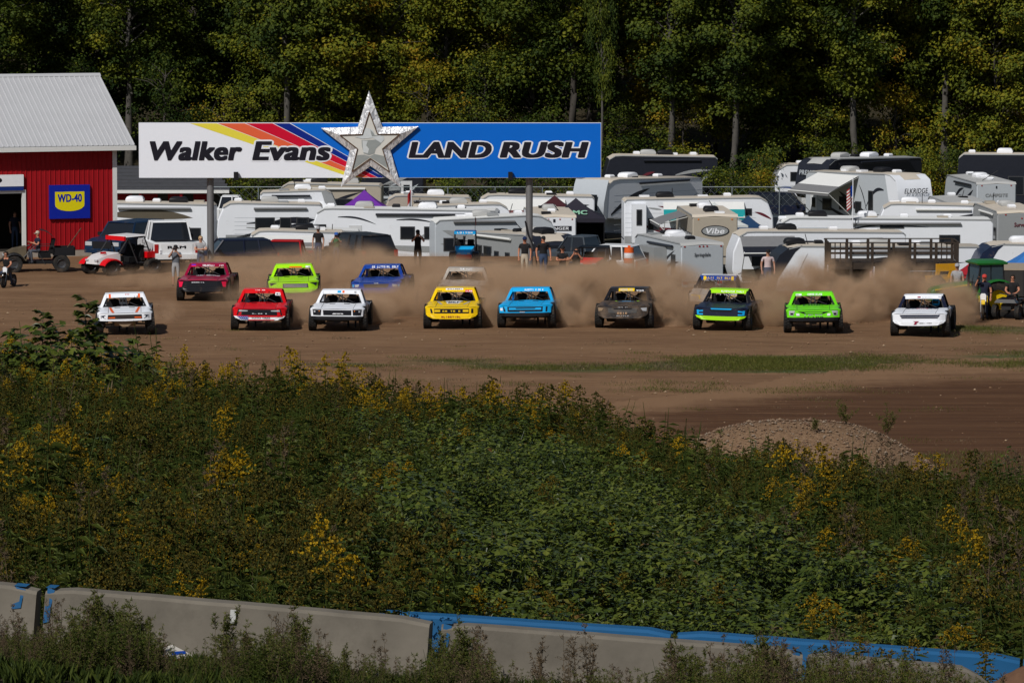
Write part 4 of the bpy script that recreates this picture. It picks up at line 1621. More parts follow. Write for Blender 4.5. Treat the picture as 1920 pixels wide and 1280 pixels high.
    for u in (L * .58, L * .58 + .85):
        for y in (-h + .12, h - .12):
            o = link('wheel', None, t, (X(u), y, .36), (0, 0, pi / 2))
            link('tyre', CWHEEL[0], o)
            link('rim', CWHEEL[1], o)
    m = MB()
    m.box(min(X(.6), X(L - .1)), max(X(.6), X(L - .1)), -h + .25, h - .25, .32, .56)
    m.tube([(X(.5), 0, .45), (X(-.7), 0, .45)], .06)
    m.tube([(X(-.6), 0, .5), (X(-.6), 0, 0)], .04)
    m.build('chassis', DSTEEL, t)
    return t


SWB = RVD
rv('white camper squeezed between the white pickup and the purple tent', 505, 273, 3, L=6, H=3.0, acs=(.5,), vents=(.2, .8))
rv('cream camper in the far row left of the purple tent', 618, 291, -2, L=6.4, H=3.1, body=RVT, rib=False, acs=(.4, .7))
rv('white camper end peeping out above the pale fifth-wheel', 868, 270, 4, L=5.6, H=3.1, flip=True, acs=(.55,))
rv('white camper with brown roof in the row under the lettered cap', 1748, 272, -3, L=6.2, H=3.0, acs=(.3,), vents=(.5, .8))
rv('pale grey travel trailer with its back end toward the dust, red lamps on top', 1271, 243.3, -71, L=7, H=3.0, Wd=2.28, body=RVG, roofm=ROOFG, rib=False,
   wins=[(1.2, 2.1, 1.5, 2.2), (5.6, 6.2, 1.3, 2.3)], slide=(2.6, 5., .9, 2.6, RVM), acs=(.45,), vents=(.25, .75),
   ends=[('E', -1.0, -.92, 2.72, 2.78, REDL), ('E', -.2, -.12, 2.72, 2.78, REDL), ('E', 0, .08, 2.72, 2.78, REDL), ('E', .2, .28, 2.72, 2.78, REDL), ('E', .95, 1.03, 2.72, 2.78, REDL), ('E', -1.05, -.8, .86, 1.0, REDL), ('E', .8, 1.05, .86, 1.0, REDL), ('E', -1.0, 1.0, .6, .75, RVM)],
   txt=('E', 'Springdale', -.45, .42, 2.2, 2.42, RVD))
rv('tan travel trailer with a dark oval emblem on its back end', 1325, 261.5, -85, L=7.5, H=3.3, body=RVT, rib=False, awn=(1.5, 5.5, AWG, AWG), awnz=.5,
   ends=[('E', -.95, -.87, 2.95, 3.01, AMBER), ('E', .87, .95, 2.95, 3.01, AMBER)], acs=(.4, .75))
_t = [o for o in bpy.context.scene.objects if str(o.get('label', '')).startswith('tan travel trailer')][0]
_m = MB()
_m.prism([(.9 * cos(a) * .85, 2.35 + .30 * sin(a)) for a in [2 * pi * k / 24 for k in range(24)]], 'x', 3.756, 3.775)
_m.build('emblem', RVD, _t)
_m = MB()
_m.prism([(.9 * cos(a) * .78, 2.35 + .25 * sin(a)) for a in [2 * pi * k / 24 for k in range(24)]], 'x', 3.776, 3.79)
_m.build('emblem', RVM, _t)
text('Vibe', WHITE, _t, -.5, .5, 2.2, 2.5, 3.80, face='+x', shear=.2)
rv('white travel trailer with a white and teal awning let down', 1308, 273, 2.5, L=8.5, H=3.3, flip=True, awn=(1.7, 6.3, AWW, AWT), awnz=.85, awnout=.75, slide=(7.3, 8.1, .8, 3.0, RVW),
   wins=[(1.25, 1.6, 2.3, 2.7), (6.5, 7.15, 1.5, 2.15)], sw=[(MAROON, swoosh(.15, 2.1, 1.1, 2.5, .16, .05)), (MAROON, swoosh(5.3, 2.4, 6.6, 2.85, .12, .08)), (RVM, swoosh(6.4, 2.65, 7.2, 2.75, .1, .0))], acs=(.72,), vents=(.3,))
rv('grey and white fifth-wheel camper with two tall windows beside the dark tent', 1196, 285, 50, 'fifth', L=9.5, H=3.8, body=RVW, ends=[('W', -.75, -.25, 2.0, 2.95, GLASS), ('W', .1, .6, 2.0, 2.95, GLASS)], cap=RVG, capw=.5,
   wins=[(4.5, 5.4, 1.6, 2.3)], sw=[(RVM, swoosh(2.5, 1.2, 6, 2.4, .2, .2))], acs=(.4,), vents=(.22, .7))
rv('white fifth-wheel camper with black swirls and lettered cap facing forward', 1629, 288.3, -60, 'fifth', L=10, H=3.95, flip=True, body=RVG, cap=RVW, capw=1.5, rib=False, awn=(4.2, 8.6, AWW, AWG), awnz=1.0, awnout=2.2, acs=(.35, .7), vents=(.2, .55),
   wins=[(2.7, 3.2, 1.7, 2.9), (5.5, 6.3, 1.6, 2.4)], sw=[(RVD, swoosh(1.6, 3.0, 3.6, 1.7, .22, .5)), (RVD, swoosh(3.3, 1.5, 4.2, 3.2, .15, .2))], txt=('E', 'ELKRIDGE', -.85, .85, 2.85, 3.15, RVD))
rv('white travel trailer with plain lettered back end below the black coach', 1838, 294, -81, L=8, H=3.25, body=RVG, rib=False, roofm=ROOFG, txt=('E', 'CAMPSITE', -.7, .7, 2.3, 2.5, RVM), vents=(.2, .4, .6, .8),
   ends=[('E', -.95, -.87, 2.95, 3.01, REDL), ('E', .87, .95, 2.95, 3.01, REDL), ('E', -.04, .04, 2.8, 2.95, RVD), ('E', -1.1, 1.1, 1.5, 1.53, RVM)])
rv('dark navy fifth-wheel camper behind the white lettered one', 1612, 306, 48, 'fifth', L=10, H=3.95, body=RVD, cap=RVD, rib=False, roofm=ROOFG, acs=(.3, .6), vents=(.45, .8), txt=('W', 'PREMIER', -.9, .6, 2.95, 3.25, RVG))
rv('small white camper with a blue stripe beyond the fence', 1512, 312, 4, L=4.4, H=3.15, wins=[(1., 1.6, 2.1, 2.7)], sw=[(mat('rv blue', (.02, .06, .3), .4), swoosh(.2, 1.7, 1.6, 1.6, .12, .06)), (RVM, swoosh(1.6, 2., 3., 2.8, .08, 0))], acs=(), vents=(.4,))
rv('tall black coach with pale roof at the edge of the woods', 1925, 303, -8, 'bus', L=9, H=4.25, body=RVD, rib=False, roofm=ROOFB, wins=[(.6, 1.7, 1.9, 2.9), (3.4, 4.4, 1.7, 2.9)], acs=(.35,), vents=(.12, .7), name='motor_coach')
rv('very long white trailer with a dark looping swirl on its side', 1655, 258, 2, L=11.7, H=3.1, roofm=AWW, body=RVW, rib=False, acs=(.43, .2), vents=(.04, .12, .6, .8), wins=[(5.6, 6.9, 2.55, 2.85)],
   sw=[(RVD, swoosh(3.8, 2.45, 6.2, 2.75, .09, .08)), (RVD, swoosh(3.75, 2.45, 6.1, 2.1, .13, -.22)), (RVD, swoosh(6.6, 2.72, 8.2, 2.6, .05, .0)), (RVG, [(1.2, 1.5), (3., 1.5), (3., 2.6), (1.2, 2.6)])], txt=('W', 'M', -.5, .3, 2.2, 2.6, RVM))
rv('white fifth-wheel camper with a black rounded cap behind the wooden platform', 1638, 238, 7, 'wedge', L=11, H=3.45, body=RVW, cap=RVD, capw=1.35, rib=False, acs=(.14, .52), vents=(.25, .42, .7, .85), zoff=-.45,
   wins=[(3.6, 4.7, 1.6, 2.5)], sw=[(RVD, swoosh(1.3, 1.2, 3.9, 2.05, .22, -.12)), (RVD, swoosh(1.2, .9, 3.2, 1.5, .16, -.1)), (RVD, swoosh(3.4, 2.3, 6.5, 2.9, .10, .12)), (RVD, swoosh(5, 1.2, 9, 2.2, .12, .2)), (RVD, swoosh(6, 2.0, 10, 2.6, .1, .1)), (RVM, swoosh(1.35, 1.6, 2.0, 3.1, .1, .1))])
rv('white camper with dark slide window and open awning beside the pale grey trailer', 1530, 246.5, 6, L=9, H=3.15, body=RVW, rib=False, acs=(.33,), vents=(.2, .6), wins=[(1.0, 2.0, 1.4, 2.0)], awn=(.4, 3.2, AWG, RVD), awnz=.8, awnout=1.2,
   sw=[(RVD, swoosh(.9, 2.5, 2.6, 2.7, .1, .05)), (RVD, swoosh(.3, 1.0, 1.5, 1.3, .08, 0))])
rv('white trailer with black brand oval on its ribbed back end beside the post', 1030, 265.5, -86, L=7, H=3.0, Wd=2.4, ends=[('E', -.06, .06, 2.55, 2.72, RVD), ('E', -.35, -.28, 2.68, 2.74, REDL), ('E', .28, .35, 2.68, 2.74, REDL), ('E', .95, 1.02, 2.68, 2.74, REDL), ('E', -.55, .95, 2.08, 2.34, RVD)],
   txt=('E', 'ZINGER', -.35, .8, 2.13, 2.29, WHITE), acs=(.5,))
rv('grey camper back end with dark red script by the blue tent', 1888, 266, -84, L=7, H=3.2, body=RVM, rib=False, txt=('E', 'Surveyor', -.3, .7, 2.2, 2.5, MAROON), ladder=True, ends=[('E', -.8, -.72, 2.9, 2.96, REDL), ('E', .1, .18, 2.7, 2.76, REDL), ('E', .3, .38, 2.7, 2.76, REDL)])
rv('white fifth-wheel camper with blue-black cap above the green tractor', 1982, 237, 5, 'wedge', L=9, H=3.5, body=RVW, cap=paint('cap navy', (.012, .02, .05)), capw=1.5, rib=False, zoff=-.35, acs=(.3,), sw=[(RVD, swoosh(1.6, 2.2, 5, 2.8, .14, .1))])
rv('white camper with broad brown swirls behind the white pickup', 266, 264, -2, L=8, H=3.55, body=RVW, rib=False, acs=(.45, .75), vents=(.6,), sw=[(RVBR, swoosh(2.5, 2.9, 6.9, 2.75, .55, .12)), (RVBR, swoosh(.5, 2.2, 3.5, 1.8, .12, -.1)), (RVBR, swoosh(5.6, 2.2, 7.6, 1.3, .12, .5)), (RVBR, swoosh(5.4, 1.5, 7.3, 1.0, .5, .15)), (RVD, swoosh(5.4, 1.9, 7.75, 1.2, .06, .62))], lower=(.6, .95, RVBR))
rv('long white camper with tall dark windows in the middle of the lot', 760, 262, -3, L=10.2, H=3.35, rib=False, roofm=AWW, acs=(.28, .62), vents=(.1, .45, .8), wins=[(.9, 1.4, 1.5, 2.2), (4.9, 5.7, 1.7, 2.4), (6.2, 6.9, 1.7, 2.4), (3.0, 3.3, 1.5, 2.1)],
   sw=[(RVD, swoosh(1.5, 2.9, 3.6, 2.5, .10, .15)), (RVD, swoosh(4.7, 2.75, 6.8, 2.6, .10, .1)), (RVM, swoosh(3.6, 1.3, 9.5, 1.2, .35, -.1)), (RVM, swoosh(5.5, 1.6, 9, 2.6, .16, .2)), (RVD, swoosh(2.6, 1.4, 4.2, .9, .1, 0))], door=2.1)
rv('beige trailer with small square windows beside the purple tent', 800, 281, 1, L=5.2, H=2.95, body=RVT, rib=False, wins=[(.6, .95, 1.9, 2.4), (1.5, 1.85, 1.9, 2.4), (2.4, 2.8, 1.8, 2.4)], acs=(.6,), vents=(.3,), sw=[(RVD, swoosh(2.9, 1.9, 3.9, 2.3, .12, .1))])
rv('white camper under a long cream and maroon awning', 1002, 279, 1.5, L=6.9, H=3.1, rib=True, awn=(.6, 5.2, AWW, AWM), awnz=1.0, awnout=.8, acs=(.35,), vents=(.15, .62, .8))
rv('pale grey fifth-wheel camper with a lettered plate behind the blue buggy', 925, 256, 8, 'fifth', L=6.6, H=3.35, flip=True, body=RVG, rib=False, roofm=AWW, acs=(.6,), wins=[(4.6, 5.1, 1.5, 2.3)], sw=[(RVM, swoosh(3.6, 1.2, 6.2, 2.6, .5, .2)), (WHITE, [(1.9, 2.1), (3.0, 2.1), (3.0, 2.62), (1.9, 2.62)])])
rv('olive-grey fifth-wheel camper with a black cap facing the post', 978, 247.5, -62, 'fifth', L=8, H=3.0, flip=True, body=RVM, cap=RVD, capw=1.3, rib=False, acs=(.2, .35), vents=(.55,), wins=[(3.0, 3.5, .9, 2.0), (4.2, 4.7, .9, 2.0)], ends=[('E', -1.0, -.9, 2.7, 2.77, AMBER), ('E', .9, 1.0, 2.7, 2.77, AMBER)])
rv('small white camper with an open awning behind the red pickup', 552, 249, 3, L=5.2, H=3.0, rib=False, awn=(.5, 3.8, AWW, AWG), awnz=.5, awnout=2., wins=[(3.9, 4.3, 1.4, 2.0)], acs=(.6,))
rv('pale rounded camper end jutting out behind the dark hatchback', 606, 251.5, 4, L=3.9, H=2.9, body=RVG, rib=False, roofm=AWW, wins=[(3.4, 3.8, 1.6, 2.3)], acs=(), vents=(.3,), lower=(.55, 1.3, RVD))
rv('small white camper with a grey hood in the far row', 560, 287, 2, L=4.6, H=2.9, flip=True, cap=RVM, capw=1.0, acs=(.45,), vents=(.2,), rib=True)
rv('dark toy hauler with silver swirls parked along the woods', 1236, 308, 3, L=7.3, H=3.95, body=RVD, rib=False, wins=[(3.6, 4.9, 1.6, 2.5)], sw=[(RVG, swoosh(2.0, 2.2, 3.4, 2.5, .3, .1)), (RVG, swoosh(5.0, 1.4, 7, 2.8, .35, .1)), (RVM, swoosh(4.6, 2.7, 7, 3.0, .2, .1)), (MAROON, swoosh(2.2, 2.4, 3.3, 2.9, .2, .1))], acs=(.55, .4), vents=(.3, .8))
rv('dark camper half hidden under the billboard star', 705, 306, -3, L=6.2, H=3.7, body=RVD, rib=False, roofm=ROOFG, wins=[(1, 2, 1.7, 2.6)], sw=[(RVG, swoosh(2.5, 1.6, 5.5, 2.4, .2, .2))], acs=(.4,))
rv('grey trailer with black window band below the lettered camper', 1797, 281, -83, L=6, H=2.75, body=mat('trailer silver', (.5, .5, .51), .3, .4), rib=False, roofm=ROOFG, ends=[('E', -1.05, 1.05, 1.3, 2.45, GLASS)], txt=('E', 'Weber', -.25, .45, 1.9, 2.15, RVG), acs=(), vents=(.2,))
rv('grey rounded teardrop trailer next to the billboard post', 1022, 248, -78, L=4.5, H=2.6, Wd=2.0, body=RVM, rib=False, roofm=ROOFG, acs=(), vents=(), ends=[('E', .6, .7, 1.7, 1.78, REDL)])


# ------------------------------------------------------------------ cars and pickups
def car(label, px, Y, yaw, kind, body, L=5.6, Wd=1.95, H=1.9, name='pickup_truck', cat='pickup', lift=0., Z=None, glassm=None):
    x = XP(px, Y)
    t = thing(name, label, cat, (x, Y, zt(x, Y) if Z is None else Z), radians(yaw), 'cars parked around the start area')
    h = Wd / 2
    gl = glassm or GLASS
    b = H * .60
    fl = .38 + lift
    wr = .40
    wx = (-L / 2 + .95, L / 2 - 1.15)

    def arch(c):
        return [(c + .48 * cos(a), fl + .05 + .44 * sin(a)) for a in [radians(q) for q in (0, 30, 60, 90, 120, 150, 180)]]
    low = [(L / 2, fl + .1)] + [(L / 2 - .1, fl)] + [p for p in arch(wx[1])] + arch(wx[0]) + [(-L / 2 + .15, fl), (-L / 2, fl + .2)]
    if kind == 'pickup':
        topl = [(-L / 2 + .04, b - .12), (-L / 2 + .5, b), (-L * .17, b + .03), (L * .12, b + .03), (L / 2 - .02, b + .05)]
        cab = (-L * .19, L * .13)
    else:
        topl = [(-L / 2 + .04, b - .14), (-L / 2 + .5, b - .02), (-L * .22, b + .03), (L / 2 - .05, b + .04)]
        cab = (-L * .24, L / 2 - .12)
    pol = low + topl
    cz = b * .6
    m = MB()
    ins = [(p[0] * .985, p[1] + (-.05 if p[1] > cz else .0)) for p in pol]
    m.loft([[(p[0], y, p[1]) for p in q] for q, y in ((ins, -h), (pol, -h + .09), (pol, h - .09), (ins, h))])
    o = m.build('body', body, t, smooth=40)
    recalc(o.data)
    if kind == 'pickup':
        MB().box(L * .16, L / 2 - .08, -h + .16, h - .16, b - .02, b + .045).build('bed', BLACK, t)
    c0, c1 = cab
    zb, zt_ = b + .02, H - .05
    f = .52
    k = .22 if kind == 'pickup' else .3
    g = MB()
    g.loft([[(c0, -h + .10, zb), (c1, -h + .10, zb), (c1, h - .10, zb), (c0, h - .10, zb)], [(c0 + f, -h + .26, zt_), (c1 - k, -h + .26, zt_), (c1 - k, h - .26, zt_), (c0 + f, h - .26, zt_)]])
    g.build('window_glass', gl, t)
    g = MB()
    g.loft([[(c0 + f - .06, -h + .24, zt_ - .01), (c1 - k + .05, -h + .24, zt_ - .01), (c1 - k + .05, h - .24, zt_ - .01), (c0 + f - .06, h - .24, zt_ - .01)], [(c0 + f + .05, -h + .32, H), (c1 - k - .05, -h + .32, H), (c1 - k - .05, h - .32, H), (c0 + f + .05, h - .32, H)]])
    g.build('roof', body, t)
    mid = (c0 + c1) / 2
    for s in (-1, 1):
        for (a0, a1) in (((c0 + .02), (c0 + f)), (mid, mid), (c1 - .02, c1 - k)) + (() if kind == 'pickup' else (((mid + c1) / 2, (mid + c1) / 2 - .08),)):
            MB().tube([(a0, s * (h - .09), zb - .02), (a1, s * (h - .25), zt_ + .02)], .045, 4).build('pillar', body, t)
        MB().cbox((c0 + .3, s * (h + .10), b + .12), (.14, .18, .16)).build('mirror', BLACK, t)
        MB().box(mid - .32, mid - .16, s * (h + .005) - .012, s * (h + .005) + .012, b - .2, b - .16).build('door_handle', BLACK, t)
        MB().box(L / 2 - .06, L / 2 + .012, s * (h - .12) - .09, s * (h - .12) + .09, b - .42, b - .02).build('tail_lamp', REDL, t)
        MB().box(-L / 2 - .012, -L / 2 + .1, s * (h - .24) - .18, s * (h - .24) + .18, b - .34, b - .16).build('headlight', GREYL, t)
    for s in (-1, 1):
        for xx in (c0 + .25, mid, c1 - .1):
            MB().box(xx - .008, xx + .008, s * (h + .002) - .006, s * (h + .002) + .006, fl + .12, b - .06).build('door_seam', BLACK, t)
        MB().box(-L / 2 + 1.5, L / 2 - 1.7, s * (h - .02) - .03, s * (h - .02) + .03, fl - .02, fl + .1).build('sill', BLACK, t)
    MB().box(-L / 2 - .015, -L / 2 + .05, -h + .46, h - .46, b - .48, b - .14).build('grille', BLACK, t)
    MB().box(-L / 2 - .1, -L / 2 + .05, -h + .06, h - .06, fl, fl + .2).build('bumper', body if kind != 'pickup' else STEEL, t)
    MB().box(L / 2 - .05, L / 2 + .12, -h + .06, h - .06, fl + .02, fl + .24).build('bumper', body, t)
    MB().box(L / 2 + .12, L / 2 + .13, -.18, .18, fl + .04, fl + .18).build('licence_plate', GREYL, t)
    for wxx in wx:
        for s in (-1, 1):
            o = link('wheel', None, t, (wxx, s * (h - .14), .39 + lift * .6), (0, 0, pi / 2))
            link('tyre', CARW[0], o)
            link('rim', CARW[1], o)
    MB().box(-L / 2 + .3, L / 2 - .3, -h + .25, h - .25, fl - .08, fl + .1).build('underbody', BLACK, t)
    return t


CARW = wheel_mesh(.39, .26, 5)
C_NAVY = paint('car navy', (.008, .012, .03))
C_RED = paint('car red', (.36, .01, .012))
C_GRAPH = paint('car graphite', (.05, .062, .075))
C_WHITE = paint('car white', (.68, .69, .70), dust=.05)
C_DARK = paint('car black', (.012, .013, .016))
C_BLUE = paint('car blue', (.006, .022, .055))
ram = car('white pickup seen from behind with dark tailgate lettering, beside the barn', 314, 217.5, -78, 'pickup', C_WHITE, L=5.6, Wd=2.08, H=2.18, lift=.22)
text('RAM', BLACK, ram, -.42, .42, 1.08, 1.21, 2.816, face='+x', bold=.05)
MB().box(2.801, 2.808, -.72, .72, .78, 1.30).build('tailgate', C_WHITE, ram)
car('dark blue car parked between the barn and the white pickup', 240, 224, 62, 'suv', C_BLUE, L=4.6, H=1.75, name='parked_car', cat='car')
car('white pickup seen from the side in front of the far fence', 431, 297, 180, 'pickup', C_WHITE, L=5.4, H=1.98)
car('dark navy off-road car standing beyond the fence', 1468, 300, 178, 'suv', C_NAVY, L=4.9, H=2.0, lift=.15, name='parked_car', cat='car')
car('red pickup facing the start line through the dust', 536, 231, 84, 'pickup', C_RED, L=5.2, H=1.85)
car('graphite pickup with a covered bed near the orange barrel', 1092, 228, -28, 'pickup', C_GRAPH, L=5.0, H=1.9, lift=.1)
car('white off-road car with black windows next to the orange barrel', 1140, 224, -18, 'suv', C_WHITE, L=3.4, H=1.75, lift=.15, name='parked_car', cat='car')
car('black hatchback half hidden in dust in front of the long camper', 672, 229.5, -62, 'suv', C_DARK, L=4.6, H=1.75, name='parked_car', cat='car')
car('dark car behind the billboard post at the barn side', 432, 230, 14, 'suv', C_NAVY, L=4.3, H=1.6, name='parked_car', cat='car')


# ------------------------------------------------------------------ pop-up tents
def canopy(label, px, py, Y, size, m, h=3.1, walls=False, m2=None, rz=0.):
    x = XP(px, Y)
    zb = zt(x, Y)
    zp = W(px, py, Y).z - zb
    t = thing('canopy_tent', label, 'tent', (x, Y, zb), radians(rz), 'pop-up tents among the campers')
    s = size / 2
    ze = zp - size * .33
    g = MB()
    n = 6
    rows = []
    for i in range(n + 1):
        q = i / n
        r = s * (1 - q)
        sag = .12 * sin(pi * q) * size / 3
        z = ze + (zp - ze) * q - sag
        rows.append([(r * a, r * b, z - .10 * (1 - abs(a * b)) * (1 - q) * 0) for a, b in ((-1, -1), (0, -1), (1, -1), (1, 0), (1, 1), (0, 1), (-1, 1), (-1, 0))])
    g.loft(rows, False)
    rows = [[(s * a, s * b, ze), (s * a, s * b, ze - .22)] for a, b in ((-1, -1), (1, -1), (1, 1), (-1, 1), (-1, -1))]
    g.grid(rows)
    g.build('canopy', m, t)
    for a in (-1, 1):
        for b in (-1, 1):
            MB().box(a * s * .97 - .025, a * s * .97 + .025, b * s * .97 - .025, b * s * .97 + .025, 0, ze).build('leg', AWW if not walls else BLACK, t)
    if walls:
        g = MB()
        g.grid([[(-s, s * .98, 0), (s, s * .98, 0)], [(-s, s * .98, ze - .1), (s, s * .98, ze - .1)]])
        g.grid([[(s * .98, -s, 0), (s * .98, s, 0)], [(s * .98, -s, ze - .1), (s * .98, s, ze - .1)]])
        g.grid([[(-s * .98, -s, 0), (-s * .98, s, 0)], [(-s * .98, -s, ze - .1), (-s * .98, s, ze - .1)]])
        g.build('side_wall', m, t)
    if m2:
        k = 'GMC'
        o = text(k, m2, t, -.62, .62, 0, .38, 0., bold=.04)
        a = atan2(zp - ze, s)
        o.location = (0, -s * .80 - .03, ze + (zp - ze) * .20 + .0)
        o.rotation_euler = (-(pi / 2 - a), 0, 0)
    return t


canopy('purple pop-up tent between the campers', 683, 356, 277, 4.4, mat('tent purple', (.13, .025, .28), .7))
canopy('white pop-up tent next to the purple one', 600, 372, 286, 2.6, mat('tent white', (.66, .68, .70), .7))
canopy('black pop-up tent with green lettering on its roof', 1080, 371, 268, 3.2, mat('tent black', (.022, .02, .03), .7), walls=True, m2=mat('tent green', (.22, .42, .30), .6))
canopy('dark maroon pop-up tent behind the black one', 1040, 366, 275, 3., mat('tent maroon', (.05, .012, .016), .7))
canopy('white peaked tent in front of the teal awning', 1340, 379, 267, 3.6, mat('tent pale grey', (.50, .52, .51), .7))
canopy('blue pop-up tent at the edge beside the tractor', 1945, 455, 216, 4.2, mat('tent blue', (.035, .15, .42), .7))
canopy('red pop-up tent behind the tractor cab', 1822, 492, 222, 2.6, mat('tent red', (.30, .012, .02), .7))
canopy('dark blue pop-up tent behind the tan trailer', 1404, 404, 266, 2.6, mat('tent navy', (.012, .04, .10), .7))


# ------------------------------------------------------------------ chain-link fence
def fence():
    Y = 299.
    x0, x1 = XP(395, Y), XP(1640, Y)
    t = thing('chain_link_fence', 'grey chain-link fence along the back of the lot', 'fence', (0, Y, -3.3))
    FM = mat('galvanised', (.22, .25, .26), .5, .5)
    n = 15
    for i in range(n):
        x = x0 + (x1 - x0) * i / (n - 1)
        MB().lathe([(.04, 0), (.04, 2.4)], 8, 'z', (x, 0, 0)).build('post', FM, t)
    MB().tube([(x0, 0, 2.38), (x1, 0, 2.38)], .03).build('top_rail', FM, t)
    m = MB()
    k = int((x1 - x0) / .5)
    for i in range(k):
        a = x0 + i * .5
        for s in (-1, 1):
            m.tube([(a + (2.3 if s < 0 else 0), .03, .05), (a + (2.3 if s > 0 else 0), .03, 2.35)], .006, 3, cap=False)
    tag(m.build('wire_mesh', FM, t), kind='stuff')


fence()
car('black pickup parked in front of the white lettered fifth-wheel', 1545, 279, -160, 'pickup', C_DARK, L=5.4, H=1.9)
car('dark grey car parked behind the teal-awning trailer', 1462, 280, 10, 'suv', C_GRAPH, L=4.6, H=1.8, name='parked_car', cat='car')
car('silver car in the row left of the red pickup', 486, 232, -12, 'suv', paint('car silver', (.33, .34, .36)), L=4.5, H=1.65, name='parked_car', cat='car')
car('dark red car behind the photographer in black', 815, 236, 8, 'suv', C_RED, L=4.4, H=1.55, name='parked_car', cat='car')

# ------------------------------------------------------------------ people
HAIRD = mat('hair dark', (.02, .014, .01), .7)
HAIRB = mat('hair blond', (.35, .24, .12), .7)


def cloth(key, col):
    return mat('cloth ' + key, col, .85, var=.18, vscale=9)


SK = mat('skin', (.42, .22, .15))
SK2 = mat('skin tan', (.46, .20, .12), .6, var=.06)


def skin_body(name, J, E, mats):
    """one continuous body grown around a skeleton: J name -> (pos, radius, material index), E edges"""
    names = list(J)
    idx = {k: i for i, k in enumerate(names)}
    me = bpy.data.meshes.new(name)
    me.from_pydata([J[k][0] for k in names], [(idx[a], idx[b]) for a, b in E], [])
    ob = bpy.data.objects.new(name, me)
    COL.objects.link(ob)
    md = ob.modifiers.new('s', 'SKIN')
    md.use_smooth_shade = True
    md.branch_smoothing = .3
    sv_ = me.skin_vertices[0].data
    for i, k in enumerate(names):
        r = J[k][1]
        sv_[i].radius = r if isinstance(r, tuple) else (r, r)
        sv_[i].use_root = (k == 'pelvis')
    sb = ob.modifiers.new('u', 'SUBSURF')
    sb.levels = 1
    sb.render_levels = 1
    dg = bpy.context.evaluated_depsgraph_get()
    out = bpy.data.meshes.new_from_object(ob.evaluated_get(dg))
    bpy.data.objects.remove(ob)
    bpy.data.meshes.remove(me)
    out.materials.clear()
    for m in mats:
        out.materials.append(m)
    P = np.array([J[k][0] for k in names])
    Rr = np.array([max(J[k][1]) if isinstance(J[k][1], tuple) else J[k][1] for k in names])
    mi = np.array([J[k][2] for k in names])
    n = len(out.polygons)
    c = np.empty(n * 3, np.float32)
    out.polygons.foreach_get('center', c)
    c = c.reshape(-1, 3)
    d = np.linalg.norm(c[:, None, :] - P[None], axis=2) - Rr[None] * .6
    out.polygons.foreach_set('material_index', mi[d.argmin(1)].astype(np.int32))
    out.polygons.foreach_set('use_smooth', [True] * n)
    return out


